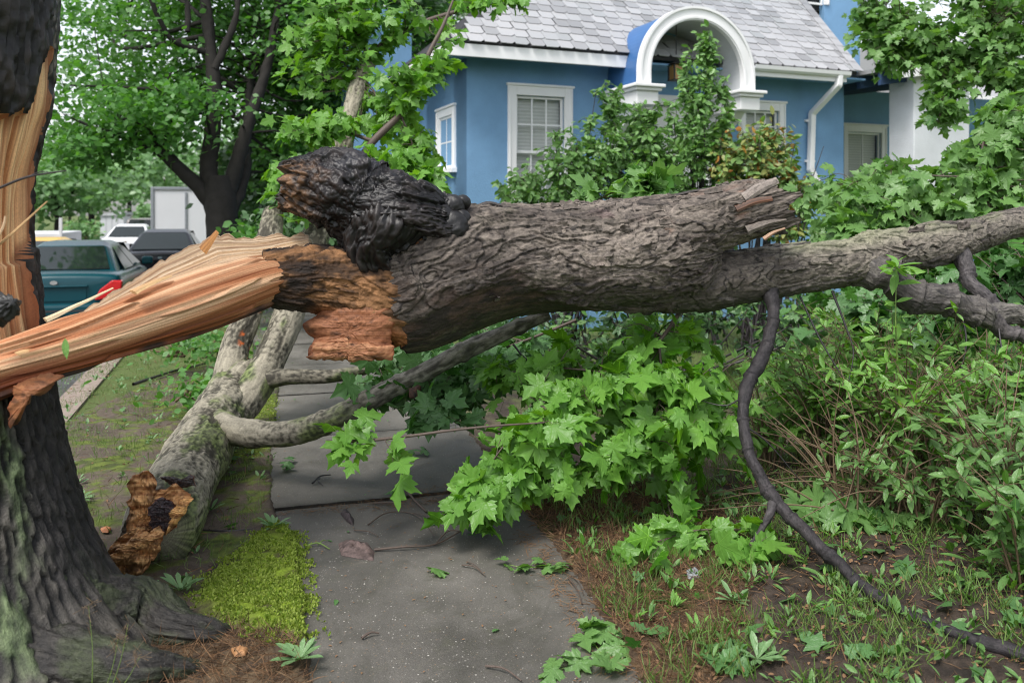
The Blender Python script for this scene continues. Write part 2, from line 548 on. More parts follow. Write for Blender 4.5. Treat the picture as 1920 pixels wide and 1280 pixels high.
M['stucco'] = None
def stucco(name, col):
    t = MT(name)
    ob = t.n('TexCoord').outputs['Object']
    a = t.noise(ob, 1.3, 5, 0.6)
    b = t.noise(ob, 42.0, 5, 0.6)
    c = t.mix(t.ramp(a, [(0.3, 0.0), (0.7, 1.0)]), [q * 0.86 for q in col], [min(1, q * 1.1) for q in col])
    return t.surf(t.bsdf(c, 0.85, 0.2, b, 0.55, 0.012))
M['stucco'] = stucco('blue_stucco', (0.18, 0.335, 0.53))
M['stucco_white'] = stucco('white_stucco', (0.62, 0.64, 0.67))
M['trim'] = plain('white_trim_paint', (0.78, 0.78, 0.79), 0.45, 0.4, var=0.07, scale=3)
M['trim_grey'] = plain('pale_grey_soffit_paint', (0.50, 0.52, 0.54), 0.6, 0.3, var=0.07, scale=3)
M['blue_metal'] = plain('blue_painted_hood', (0.045, 0.13, 0.32), 0.4, 0.5, var=0.2, scale=3)
M['porch_wood'] = plain('dark_blue_rafters', (0.03, 0.06, 0.13), 0.7, 0.3, var=0.25, scale=5)
M['iron'] = plain('black_iron', (0.02, 0.02, 0.02), 0.5, 0.5)
M['amber'] = plain('amber_glass', (0.35, 0.20, 0.07), 0.2, 0.5)

def glass_mat():
    t = MT('window_glass')
    p = t.bsdf((0.02, 0.025, 0.03), 0.06, 0.6)
    tr = t.n('BsdfTransparent', {'Color': (0.97, 0.98, 0.98, 1)}).outputs[0]
    return t.surf(t.n('MixShader', {0: 0.92, 1: p, 2: tr}).outputs[0])
M['glass'] = glass_mat()
def blind_mat():
    t = MT('window_blind')
    ob = t.n('TexCoord').outputs['Object']
    w = t.n('TexWave', {'Vector': ob, 'Scale': 6.0, 'Distortion': 0.2}, bands_direction='Z').outputs['Fac']
    return t.surf(t.bsdf(t.mix(w, (0.66, 0.67, 0.64), (0.82, 0.82, 0.79)), 0.8, 0.2, w, 0.4, 0.01))
M['blind'] = blind_mat()
M['dark_room'] = plain('dark_interior', (0.03, 0.032, 0.035), 0.9, 0.1)  # near-black base colour paints the indoor shade

def slate_mat():
    t = MT('roof_slate')
    r = t.n('ObjectInfo').outputs['Random']
    a = t.n('Attribute', None, attribute_name='rnd').outputs['Fac']
    f = t.math('FRACT', t.math('ADD', a, r))
    ob = t.n('TexCoord').outputs['Object']
    nz = t.noise(ob, 9.0, 5, 0.6)
    c = t.ramp(f, [(0.0, (0.20, 0.20, 0.205)), (0.4, (0.335, 0.335, 0.345)), (0.8, (0.41, 0.41, 0.42)), (1.0, (0.28, 0.29, 0.295))])
    c = t.mix(t.math('MULTIPLY', nz, 0.5), c, (0.25, 0.25, 0.26))
    return t.surf(t.bsdf(c, 0.38, 0.6, nz, 0.25, 0.01))
M['slate'] = slate_mat()
M['roof_felt'] = plain('roof_underlay', (0.05, 0.05, 0.055), 0.9, 0.1)

def paving(name, base, dots, wet):
    t = MT(name)
    co = t.n('NewGeometry').outputs['Position']
    big = t.noise(co, 1.7, 6, 0.62)
    mid = t.noise(co, 9.0, 5, 0.6)
    fine = t.noise(co, 130.0, 4, 0.7)
    c = t.mix(t.ramp(big, [(0.32, 0.0), (0.68, 1.0)]), [q * 0.62 for q in base], [q * 1.36 for q in base])
    c = t.mix(t.ramp(mid, [(0.55, 0.0), (0.75, 0.5)]), c, [base[0] * 0.9, base[1] * 0.95, base[2] * 0.75])
    st_ = t.noise(t.mapped(co, (1.0, 0.6, 1.0)), 3.4, 7, 0.68, 1.2)
    c = t.mix(t.ramp(st_, [(0.50, 0.0), (0.62, 0.55)]), c, [base[0] * 0.55, base[1] * 0.56, base[2] * 0.5])
    c = t.mix(t.ramp(st_, [(0.30, 0.5), (0.40, 0.0)]), c, [base[0] * 1.5, base[1] * 1.48, base[2] * 1.4])
    c = t.mix(t.ramp(fine, [(0.4, 0.35), (0.6, 0.0)]), c, [q * 0.4 for q in base])
    vo = t.n('TexVoronoi', {'Vector': co, 'Scale': 90.0, 'Randomness': 1.0}, feature='F1')
    sel = t.n('SeparateColor', {0: vo.outputs['Color']})
    size = t.math('MULTIPLY', t.math('POWER', sel.outputs[0], 1.5), 0.32)
    dot = t.math('LESS_THAN', vo.outputs['Distance'], size)
    keep = t.math('GREATER_THAN', sel.outputs[1], 0.30)
    pc = t.ramp(sel.outputs[2], [(0.0, (0.16, 0.11, 0.07)), (0.5, (0.20, 0.185, 0.165)), (0.9, (0.25, 0.235, 0.21)), (1.0, (0.48, 0.46, 0.42))])
    dk = t.math('MULTIPLY', t.math('MULTIPLY', dot, keep), dots)
    c = t.mix(dk, c, pc)
    vo2 = t.n('TexVoronoi', {'Vector': co, 'Scale': 120.0}, feature='F1')
    s2 = t.n('SeparateColor', {0: vo2.outputs['Color']})
    d2 = t.math('MULTIPLY', t.math('LESS_THAN', vo2.outputs['Distance'], 0.2), t.math('GREATER_THAN', s2.outputs[0], 0.7))
    c = t.mix(t.math('MULTIPLY', d2, 0.55 * dots), c, t.ramp(s2.outputs[1], [(0.0, (0.05, 0.045, 0.04)), (1.0, (0.40, 0.36, 0.32))]))
    h = t.math('ADD', t.math('MULTIPLY', fine, 0.7), t.math('MULTIPLY', mid, 0.5))
    rg = t.ramp(big, [(0.35, wet), (0.7, wet + 0.25)])
    return t.surf(t.bsdf(c, rg, 0.45, h, 0.5, 0.006))
M['slab'] = paving('exposed_aggregate_concrete', (0.105, 0.098, 0.087), 1.0, 0.5)
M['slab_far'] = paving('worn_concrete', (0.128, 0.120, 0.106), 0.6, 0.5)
M['asphalt'] = paving('road_asphalt', (0.07, 0.07, 0.072), 0.3, 0.6)

def ground_mat():
    t = MT('soil_and_moss')
    col = t.n('Attribute', None, attribute_name='col').outputs['Color']
    co = t.n('NewGeometry').outputs['Position']
    a = t.noise(co, 26.0, 6, 0.65)
    b = t.noise(co, 150.0, 5, 0.7)
    k = t.math('ADD', t.math('MULTIPLY', a, 0.5), t.math('MULTIPLY', b, 0.5))
    c = t.mix(1.0, col, t.ramp(k, [(0.3, 0.45), (0.5, 0.95), (0.7, 1.6)]), 'MULTIPLY')
    return t.surf(t.bsdf(c, 0.85, 0.25, k, 0.9, 0.015))
M['soil'] = ground_mat()
def far_ground():
    t = MT('lawn_far')
    co = t.n('NewGeometry').outputs['Position']
    a = t.noise(co, 1.2, 6, 0.6)
    b = t.noise(co, 25.0, 5, 0.7)
    c = t.mix(a, (0.07, 0.10, 0.03), (0.12, 0.19, 0.05))
    c = t.mix(t.math('MULTIPLY', b, 0.5), c, (0.10, 0.08, 0.05))
    return t.surf(t.bsdf(c, 0.9, 0.2, b, 0.8, 0.03))
M['lawn'] = far_ground()
M['dirt_pale'] = plain('pale_packed_dirt', (0.26, 0.21, 0.18), 0.85, 0.2, var=0.35, scale=14, bstr=0.7)

def maple_set(mat):
    return [leaf_mesh('maple_leaf', MAPLE, M[mat], fold=f, droop=d, wave=w, twist=t, skew=s) for f, d, w, t, s in
            ((0.16, 0.35, 0.015, 0.0, 0.0), (0.02, 0.75, 0.025, 0.25, 0.08), (0.38, 0.15, 0.02, -0.22, -0.07), (-0.12, 0.55, 0.03, 0.1, 0.12), (0.25, 0.95, 0.02, -0.3, -0.1), (0.55, 0.5, 0.03, 0.2, 0.04), (0.1, 1.25, 0.045, 0.4, 0.14), (0.75, 0.9, 0.035, -0.3, -0.15))]
L_MAPLE, L_MAPLE_DEEP, L_MAPLE_GREY = maple_set('leaf_bough'), maple_set('leaf_deep'), maple_set('leaf_grey')
L_FAR = leaf_mesh('maple_leaf_small', MAPLE_FAR, M['leaf_bough'])
L_LANCE = leaf_mesh('lance_leaf', LANCE, M['leaf_willow'], centre=(0, 0.45), fold=0.35, droop=0.3)
L_LANCE_DARK = leaf_mesh('lance_leaf_dark', LANCE, M['leaf_willow_dark'], centre=(0, 0.45), fold=0.35, droop=0.3)
L_OVATE = leaf_mesh('ovate_leaf', OVATE, M['leaf_laurel'], centre=(0, 0.45), fold=0.3, droop=0.25)
L_PHOT = leaf_mesh('photinia_leaf', OVATE, M['leaf_photinia'], centre=(0, 0.45), fold=0.3, droop=0.25)
L_DIAMOND = leaf_mesh('tree_leaf', DIAMOND, M['leaf_tree'], centre=(0, 0.5), fold=0.2, droop=0.3)
L_WEED = leaf_mesh('weed_leaf', [(0.0, 0.0), (0.05, 0.2), (0.11, 0.5), (0.13, 0.72), (0.07, 0.9), (0.0, 1.0)], M['weed'], centre=(0, 0.5), fold=0.3, droop=0.35)

# ---------------------------------------------------------------- the ground
SB = unit(vec(-0.3125, 1.0, 0))                # the sidewalk runs away along SB
SA = vec(SB[1], -SB[0], 0)                     # and across along SA
A0 = float(G(512, 955) @ SA)
A1 = float(G(1012, 985) @ SA)
B0 = float(G(515, 955) @ SB)

def in_poly(poly, x, y):
    poly = np.asarray(poly, float)
    c = np.zeros(np.shape(x), bool)
    n = len(poly)
    for i in range(n):
        x0, y0 = poly[i]; x1, y1 = poly[(i + 1) % n]
        hit = ((y0 > y) != (y1 > y)) & (x < (x1 - x0) * (y - y0) / (y1 - y0 + 1e-12) + x0)
        c ^= hit
    return c

def ground_poly(pts):
    return np.array([G(a, b)[:2] for a, b in pts])

WALK = ground_poly([(606, 1480), (596, 1330), (590, 1280), (576, 1195), (560, 1090), (556, 1040), (526, 985), (517, 957), (511, 940), (511, 850),
                    (517, 800), (522, 750), (528, 700), (540, 650), (556, 600), (700, 600), (760, 690), (840, 770), (905, 850), (955, 930), (1005, 985),
                    (1058, 1050), (1110, 1130), (1150, 1190), (1185, 1250), (1215, 1330), (1260, 1480)])
MOSS = ground_poly([(360, 1130), (420, 1075), (470, 1025), (520, 985), (556, 1005), (576, 1090), (594, 1180), (564, 1215), (500, 1195), (430, 1175)])
MOSS2 = ground_poly([(430, 880), (500, 855), (512, 800), (520, 745), (490, 740), (440, 800)])
BROWN = ground_poly([(380, 1180), (500, 1190), (560, 1215), (620, 1330), (560, 1480), (100, 1480), (200, 1250)])
NEEDLE = ground_poly([(960, 940), (1150, 900), (1330, 930), (1420, 1050), (1400, 1180), (1330, 1330), (1250, 1480), (1150, 1250), (1080, 1100)])
MULCH = ground_poly([(1330, 930), (1500, 850), (2000, 800), (2300, 1480), (1500, 1480), (1420, 1150)])
STRIP = ground_poly([(0, 700), (100, 640), (250, 560), (520, 560), (520, 900), (480, 1010), (350, 1120), (150, 1300), (-300, 1480), (-900, 1000)])

def soft(poly, x, y, jit=0.06, n=5):
    s = 0
    for k in range(n):
        jx = noise3(np.stack([x * 9, y * 9, np.full_like(x, k * 3.7)], -1), 3) * jit + noise3(np.stack([x * 30, y * 30, np.full_like(x, k * 1.7)], -1), 5) * jit * 0.5
        jy = noise3(np.stack([x * 9, y * 9, np.full_like(x, k * 3.7 + 50)], -1), 4) * jit
        s = s + in_poly(poly, x + jx, y + jy)
    return s / n

def gz(x, y):
    x = np.asarray(x, float); y = np.asarray(y, float)
    w = soft(WALK, x, y, 0.03, 4)
    p = np.stack([x, y, np.zeros_like(x)], -1)
    z = 0.022 + 0.022 * noise3(p * 2.2, 1) + 0.012 * noise3(p * 9, 2)
    m = soft(MOSS, x, y, 0.06, 4)
    z = z + m * (0.022 + 0.012 * noise3(p * 22, 6))
    mu = soft(MULCH, x, y, 0.2, 3)
    z = z + mu * 0.03 * (1 + fbm(p * 5, 3, 9))
    return z * (1 - w) - 0.07 * w

nx, ny = 640, 450
gx, gy = np.meshgrid(np.linspace(-3.6, 6.4, nx), np.linspace(2.4, 9.4, ny), indexing='ij')
gzz = gz(gx, gy)
pp = np.stack([gx, gy, np.zeros_like(gx)], -1)
n1 = fbm(pp * 3.1, 5, 21); n2 = fbm(pp * 11, 3, 31); n3 = fbm(pp * 1.3, 3, 41)
soil = lerp3((0.05, 0.037, 0.029), (0.115, 0.088, 0.068), smooth(-0.5, 0.5, n1))
green = lerp3((0.055, 0.075, 0.018), (0.12, 0.155, 0.03), smooth(-0.4, 0.5, n2))
gcol = soil.copy()
left = soft(STRIP, gx, gy, 0.1, 3)
patch = smooth(-0.15, 0.3, n1 + 0.5 * n2) * left
gcol = lerp3(gcol, (0.19, 0.155, 0.125), left * 0.45) if False else gcol + (vec(0.135, 0.108, 0.085) - gcol) * (left * 0.55)[..., None]
gcol = gcol + (green - gcol) * patch[..., None]
mz = np.clip(soft(MOSS, gx, gy, 0.13, 6) + 0.8 * soft(MOSS2, gx, gy, 0.12, 5), 0, 1)
mossc = lerp3((0.075, 0.085, 0.014), (0.16, 0.23, 0.02), smooth(-0.5, 0.35, n2))
gcol = gcol + (mossc - gcol) * (mz * smooth(-0.45, 0.0, n1 * 0.7 + n2 + 0.25))[..., None]
br = soft(BROWN, gx, gy, 0.08, 3)
gcol = gcol + (lerp3((0.06, 0.04, 0.026), (0.13, 0.09, 0.05), smooth(-0.4, 0.4, n2)) - gcol) * (br * 0.8)[..., None]
ne = soft(NEEDLE, gx, gy, 0.15, 4)
gcol = gcol + (lerp3((0.065, 0.042, 0.026), (0.14, 0.09, 0.048), smooth(-0.4, 0.4, n2)) - gcol) * (ne * 0.8)[..., None]
gcol = gcol + (green * 0.8 - gcol) * (ne * smooth(0.15, 0.5, n1))[..., None]
mu = soft(MULCH, gx, gy, 0.2, 4)
gcol = gcol + (lerp3((0.022, 0.017, 0.014), (0.06, 0.044, 0.034), smooth(-0.4, 0.4, n2)) - gcol) * (mu * 0.9)[..., None]
far_ = smooth(6.0, 8.0, gy) * smooth(-0.5, 0.4, gx - (gy * -0.3))
gcol = gcol + (lerp3((0.045, 0.038, 0.03), (0.075, 0.10, 0.03), smooth(-0.2, 0.4, n1)) - gcol) * (far_ * 0.8)[..., None]
gi = np.arange(nx * ny).reshape(nx, ny)
gF = np.stack([gi[:-1, :-1], gi[1:, :-1], gi[1:, 1:], gi[:-1, 1:]], -1).reshape(-1, 4)
tag(mk('ground', np.stack([gx, gy, gzz], -1).reshape(-1, 3), gF, M['soil'], col=np.clip(gcol, 0.01, 1).reshape(-1, 3)), 'bare brown soil with moss and grass beside the sidewalk', 'ground', kind='structure')
b = MB(); b.add([(-400, -60, -0.16), (400, -60, -0.16), (400, 600, -0.16), (-400, 600, -0.16)], [(0, 1, 2, 3)])
# lawn sheet: lower than the soil near the camera, and a wide verge sheet further back
lawn = b.build('lawn', M['lawn']); tag(lawn, 'green lawn stretching away behind the parked cars', 'lawn', kind='structure')

# sidewalk slabs
walk = thing('sidewalk', 'grey concrete sidewalk strewn with twigs and leaves', 'sidewalk', (0, 0, 0))
walk['kind'] = 'structure'
def slab(b0, b1, zt, mat, tilt=0.0):
    nb, na = max(2, int(abs(b1 - b0) / 0.04)), 36
    bb, aa = np.meshgrid(np.linspace(b0, b1, nb), np.linspace(A0 - 0.06, A1 + 0.12, na), indexing='ij')
    edge = 0.008 * noise3(np.stack([aa * 12, bb * 0 + b0, bb * 0], -1), 8)
    bb2 = bb + edge
    V = aa[..., None] * SA + bb2[..., None] * SB
    V[..., 2] = zt + tilt * (bb - b0) + 0.004 * noise3(np.stack([aa * 2, bb * 2, bb * 0], -1), 12)
    rim = np.minimum(np.minimum(np.abs(bb - b0), np.abs(bb - b1)) / 0.02, 1)
    V[..., 2] -= (1 - rim) * 0.006
    i = np.arange(nb * na).reshape(nb, na)
    F = np.stack([i[:-1, :-1], i[:-1, 1:], i[1:, 1:], i[1:, :-1]], -1).reshape(-1, 4)
    if np.cross(V[0, 1] - V[0, 0], V[1, 0] - V[0, 0])[2] < 0: F = F[:, ::-1]
    top = V.reshape(-1, 3)
    ring = np.concatenate([i[0], i[1:, -1], i[-1, -2::-1], i[-2:0:-1, 0]])
    low = top[ring] - vec(0, 0, 0.09)
    k = len(top)
    m = len(ring)
    S = [(int(ring[q]), int(ring[(q + 1) % m]), k + (q + 1) % m, k + q) for q in range(m)]
    return mk('slab', np.vstack([top, low]), [tuple(f) for f in F.tolist()] + S, mat, walk)
slab(B0 - 0.012, B0 - 3.2, 0.0, M['slab'])
bq = B0 + 0.012
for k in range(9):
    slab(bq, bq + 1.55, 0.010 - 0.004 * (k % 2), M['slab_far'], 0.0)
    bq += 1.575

# verge sheet beyond the detailed soil, kerb and road
def strip_sheet(name, a0, a1, b0, b1, z, mat, label, cat, th=0.0):
    b = MB()
    q = [SA * a0 + SB * b0, SA * a1 + SB * b0, SA * a1 + SB * b1, SA * a0 + SB * b1]
    if th:
        b.add([p + vec(0, 0, z) for p in q] + [p + vec(0, 0, z - th) for p in q], [(0, 1, 2, 3), (7, 6, 5, 4), (0, 4, 5, 1), (1, 5, 6, 2), (2, 6, 7, 3), (3, 7, 4, 0)])
    else:
        b.add([p + vec(0, 0, z) for p in q], [(0, 1, 2, 3)])
    return tag(b.build(name, mat), label, cat, kind='structure')
KA = float(vec(-3.95, 7.7, 0) @ SA)            # kerb line
strip_sheet('verge', KA + 0.02, 60, -6, 160, -0.085, M['lawn'], 'shaded lawn between the sidewalk and the blue house', 'lawn')
strip_sheet('kerb', KA - 0.22, KA + 0.03, -6, 120, -0.06, M['dirt_pale'], 'pale worn kerb stones along the road', 'kerb', 0.3)
strip_sheet('road', KA - 9.0, KA - 0.26, -10, 160, -0.145, M['asphalt'], 'grey asphalt road with parked cars', 'road')

# ---------------------------------------------------------------- the blue house (its own axes: x along the front, y back, z up)
HA = math.radians(21.8)
HO = vec((875 - 960) * 12.5 / FPX, 12.5, 0)
def FP(px, py, n=0.0):
    """photo pixel -> (x along the front, z) on the plane n metres before the front wall, and its depth"""
    c, s = math.cos(HA), math.sin(HA)
    k = (px - 960) / FPX
    x = (k * (HO[1] - n * c) - HO[0] - n * s) / (c - k * s)
    Y = HO[1] + x * s - n * c
    return x, EYE + (HOR - py) * Y / FPX, Y

house = thing('blue_house', 'blue stucco house with white trim, slate roof and arched door hood', 'house', HO, HA)
X, Y_, Z = vec(1, 0, 0), vec(0, 1, 0), vec(0, 0, 1)

def wall2d(name, o, a, n, a0, a1, z0, z1, holes, mat, parent, depth=0.14, seg=None):
    """wall sheet with openings and their reveals; n points outward"""
    o, a, n = vec(*o), vec(*a), vec(*n)
    xs = sorted({a0, a1, *[h[0] for h in holes], *[h[1] for h in holes]})
    zs = sorted({z0, z1, *[h[2] for h in holes], *[h[3] for h in holes]})
    m = MB()
    for i in range(len(xs) - 1):
        for j in range(len(zs) - 1):
            cx, cz = (xs[i] + xs[i + 1]) / 2, (zs[j] + zs[j + 1]) / 2
            if any(h[0] < cx < h[1] and h[2] < cz < h[3] for h in holes): continue
            q = [o + a * xs[i] + Z * zs[j], o + a * xs[i + 1] + Z * zs[j], o + a * xs[i + 1] + Z * zs[j + 1], o + a * xs[i] + Z * zs[j + 1]]
            f = (0, 1, 2, 3) if np.dot(np.cross(a, Z), n) > 0 else (3, 2, 1, 0)
            m.add(q, [f])
    for h in holes:
        c = [(h[0], h[2]), (h[1], h[2]), (h[1], h[3]), (h[0], h[3])]
        for k in range(4):
            p, q = c[k], c[(k + 1) % 4]
            A, B = o + a * p[0] + Z * p[1], o + a * q[0] + Z * q[1]
            m.add([A, B, B - n * depth, A - n * depth], [(0, 1, 2, 3)])
    return m.build(name, mat, parent)

def window2d(o, a, n, a0, a1, z0, z1, cols, rows, parent, casing=0.13, sash_split=True, sill=True, blind=True, name='window', mat=None, flush=1.0):
    """opening a0..a1, z0..z1: casing boards, two sashes with muntins, panes, blind behind"""
    o, a, n = vec(*o), vec(*a), vec(*n)
    T = mat or M['trim']
    rb = -0.14 * flush
    f = MB()
    f.obox(o, a, n, Z, (a0 - casing, a0 + 0.004), (-0.02, 0.035), (z0 - 0.02, z1 + casing))
    f.obox(o, a, n, Z, (a1 - 0.004, a1 + casing), (-0.02, 0.035), (z0 - 0.02, z1 + casing))
    f.obox(o, a, n, Z, (a0 + 0.003, a1 - 0.003), (-0.02, 0.033), (z1 - 0.004, z1 + casing - 0.002))
    f.obox(o, a, n, Z, (a0 - casing - 0.02, a1 + casing + 0.02), (-0.02, 0.055), (z1 + casing - 0.001, z1 + casing + 0.035))
    f.obox(o, a, n, Z, (a0 - casing + 0.02, a0 - casing + 0.045), (0.03, 0.05), (z0, z1 + casing - 0.03))
    f.obox(o, a, n, Z, (a1 + casing - 0.045, a1 + casing - 0.02), (0.03, 0.05), (z0, z1 + casing - 0.03))
    fr = f.build(name, T, parent, bevel=0.006)
    if sill:
        s = MB().obox(o, a, n, Z, (a0 - casing - 0.04, a1 + casing + 0.04), (-0.02, 0.09), (z0 - 0.10, z0 - 0.021))
        s.build('sill', T, fr, bevel=0.008)
    zm = (z0 + z1) / 2 if sash_split else z0
    parts = [(zm - 0.02, z1, -0.055 * flush)] + ([(z0, zm + 0.02, -0.095 * flush)] if sash_split else [])
    for (q0, q1, dn) in parts:
        m = MB(); w = 0.045
        m.obox(o, a, n, Z, (a0 + 0.005, a0 + w), (dn - 0.02, dn + 0.018), (q0, q1 - 0.006))
        m.obox(o, a, n, Z, (a1 - w, a1 - 0.005), (dn - 0.02, dn + 0.018), (q0, q1 - 0.006))
        m.obox(o, a, n, Z, (a0 + w - 0.002, a1 - w + 0.002), (dn - 0.018, dn + 0.016), (q0, q0 + w))
        m.obox(o, a, n, Z, (a0 + w - 0.002, a1 - w + 0.002), (dn - 0.018, dn + 0.016), (q1 - w, q1 - 0.008))
        m.build('sash', T, fr, bevel=0.004)
        g0, g1, h0, h1 = a0 + w, a1 - w, q0 + w, q1 - w
        for i in range(1, cols):
            x = g0 + (g1 - g0) * i / cols
            MB().obox(o, a, n, Z, (x - 0.011, x + 0.011), (dn - 0.012, dn + 0.012), (h0 - 0.002, h1 + 0.002)).build('muntin', T, fr)
        for j in range(1, rows):
            z = h0 + (h1 - h0) * j / rows
            MB().obox(o, a, n, Z, (g0 - 0.002, g1 + 0.002), (dn - 0.010, dn + 0.010), (z - 0.011, z + 0.011)).build('muntin', T, fr)
        for i in range(cols):
            for j in range(rows):
                x0, x1 = g0 + (g1 - g0) * i / cols, g0 + (g1 - g0) * (i + 1) / cols
                y0, y1 = h0 + (h1 - h0) * j / rows, h0 + (h1 - h0) * (j + 1) / rows
                MB().obox(o, a, n, Z, (x0 + 0.001, x1 - 0.001), (dn - 0.003, dn + 0.003), (y0 + 0.001, y1 - 0.001)).build('pane', M['glass'], fr)
    if blind:
        MB().obox(o, a, n, Z, (a0 + 0.02, a1 - 0.02), (rb - 0.03, rb - 0.01), (zm - 0.05 if blind == 'half' else z0, z1)).build('blind', M['blind'], fr)
    MB().obox(o, a, n, Z, (a0 - 0.1, a1 + 1.4), (-0.4 + rb, -0.1 + rb), (z0 - 0.1, z1 + 0.1)).build('room', M['dark_room'], fr)  # dark block close behind the panes, standing in for indoor shade
    return fr

EAVE = (FP(840, 78, 0.55)[1] + FP(1168, 104, 0.55)[1]) / 2
x_r = FP(1582, 300)[0]
# window openings on the front
w1 = (FP(967, 0)[0], FP(1058, 0)[0], EYE + (HOR - 395) * 13 / FPX, FP(1010, 180)[1])
w1 = (w1[0], w1[1], FP(960, 372)[1] - 0.15, w1[3])
w2 = (FP(1396, 0)[0], FP(1460, 0)[0], FP(1400, 360)[1] - 0.1, FP(1430, 207)[1])
dr = (FP(1196, 0)[0], FP(1352, 0)[0], 0.3, FP(1300, 200)[1])
wall2d('wall', (0, 0, 0), X, -Y_, 0, x_r, -0.4, EAVE + 0.06, [w1, w2, dr], M['stucco'], house)
window2d((0, 0, 0), X, -Y_, *w1[:2], w1[2], w1[3], 3, 2, house, casing=0.135)
window2d((0, 0, 0), X, -Y_, *w2[:2], w2[2], w2[3], 3, 3, house, casing=0.13, blind='half')
# front door with white surround under the arch
df = MB()
df.obox((0, 0, 0), X, -Y_, Z, (dr[0] - 0.14, dr[0] + 0.004), (-0.02, 0.045), (0.3, dr[3] + 0.16))
df.obox((0, 0, 0), X, -Y_, Z, (dr[1] - 0.004, dr[1] + 0.14), (-0.02, 0.045), (0.3, dr[3] + 0.16))
df.obox((0, 0, 0), X, -Y_, Z, (dr[0] + 0.003, dr[1] - 0.003), (-0.02, 0.043), (dr[3] - 0.004, dr[3] + 0.158))
dfo = df.build('door', M['trim'], house, bevel=0.008)
dl = MB(); dm = (dr[0] + dr[1]) / 2
for (u0, u1) in ((dr[0] + 0.01, dr[0] + 0.34), (dr[1] - 0.34, dr[1] - 0.01)):
    dl.obox((0, 0, 0), X, -Y_, Z, (u0, u0 + 0.05), (-0.1, -0.04), (0.3, dr[3] - 0.01))
    dl.obox((0, 0, 0), X, -Y_, Z, (u1 - 0.05, u1), (-0.1, -0.04), (0.3, dr[3] - 0.01))
    dl.obox((0, 0, 0), X, -Y_, Z, (u0 + 0.05, u1 - 0.05), (-0.1, -0.04), (dr[3] - 0.08, dr[3] - 0.01))
    dl.obox((0, 0, 0), X, -Y_, Z, (u0 + 0.05, u1 - 0.05), (-0.1, -0.04), (0.3, 0.9))
    for q in range(1, 4):
        z = 0.9 + (dr[3] - 0.98) * q / 4
        dl.obox((0, 0, 0), X, -Y_, Z, (u0 + 0.05, u1 - 0.05), (-0.085, -0.055), (z - 0.012, z + 0.012))
    MB().obox((0, 0, 0), X, -Y_, Z, (u0 + 0.05, u1 - 0.05), (-0.075, -0.068), (0.9, dr[3] - 0.08)).build('pane', M['glass'], dfo)
dl.build('sidelight_frame', M['trim'], dfo, bevel=0.004)
MB().obox((0, 0, 0), X, -Y_, Z, (dr[0] + 0.345, dr[1] - 0.345), (-0.1, -0.05), (0.3, dr[3] - 0.01)).build('door_leaf', M['trim'], dfo, bevel=0.01)
MB().obox((0, 0, 0), X, -Y_, Z, (dr[0] - 0.1, dr[1] + 0.1), (-0.9, -0.6), (0.2, dr[3] + 0.1)).build('room', M['dark_room'], dfo)  # same dark block behind the door, its colour standing in for shade
# left side wall with its small window
sw = (0.62, 1.32, 2.42, 3.22)
wall2d('wall', (0, 0, 0), Y_, -X, 0, 3.0, -0.4, EAVE + 0.06, [sw], M['stucco'], house, depth=0.03)
window2d((0, 0, 0), Y_, -X, *sw, 2, 2, house, casing=0.12, sash_split=False, blind=True, flush=0.1)
# wing further back on the left, upper storey behind the roof
wg = MB()
wg.box(-1.05, -0.02, 3.0, 9.0, -0.4, 5.3)
wg.build('wing', M['stucco'], house)
us = (4.35, 5.0, 6.15, 7.9)
ux0 = FP(1500, 0, -3.2)[0]
uw = (FP(1556, 0, -3.2)[0], FP(1556, 0, -3.2)[0] + 0.05)
wall2d('upper_wall', (0, 3.2, 0), X, -Y_, 1.5, 10.5, 4.0, 9.2, [(FP(1510, 0, -3.2)[0], FP(1545, 0, -3.2)[0], 5.2, 7.6)], M['stucco'], house)
window2d((0, 3.2, 0), X, -Y_, FP(1510, 0, -3.2)[0], FP(1545, 0, -3.2)[0], FP(1545, 8, -3.2)[1], 7.6, 1, 2, house, casing=0.13, sash_split=False, sill=False, blind=False)

# roof: felt plane, slates laid in courses, fascia, gutter
PIT = math.radians(38)
EX0, EX1 = FP(838, 70, 0.55)[0], FP(1606, 112, 0.55)[0]
ez = EAVE + 0.02
up = vec(0, math.cos(PIT), math.sin(PIT))
nrm = vec(0, -math.sin(PIT), math.cos(PIT))
ro = vec(0, -0.57, ez)
def hipL(t): return EX0 + 0.75 * t
def hipR(t): return EX1 + 0.27 * t
TT = 4.6
rf = MB()
rf.prism([(hipL(0), 0), (hipR(0), 0), (hipR(TT), TT), (hipL(TT), TT)], ro, X, up, nrm, -0.06, -0.004)
roof = rf.build('roof', M['roof_felt'], house)
hc = MB()     # the two hip ends that fall away to the sides
for sgn, hx in ((-1, EX0), (1, EX1)):
    pass
EXP, SWD = 0.245, 0.235
smesh = {}
def shingle_mesh(k):
    r = random.Random(k)
    w, l, t = SWD - 0.008, EXP + 0.07, 0.012
    ch = 0.05 + 0.02 * r.random()
    poly = [(-w / 2, 0.012 * r.random()), (w / 2 - ch, 0.006 * r.random()), (w / 2, ch), (w / 2, l), (-w / 2, l)]
    m = MB().prism(poly, (0, 0, 0), X, Y_, Z, 0, t)
    return mesh_data('shingle', np.concatenate(m.V), m.F, M['slate'], smooth_=False)
SM = [shingle_mesh(k) for k in range(5)]
cnt = 0
rest = []
row = 0
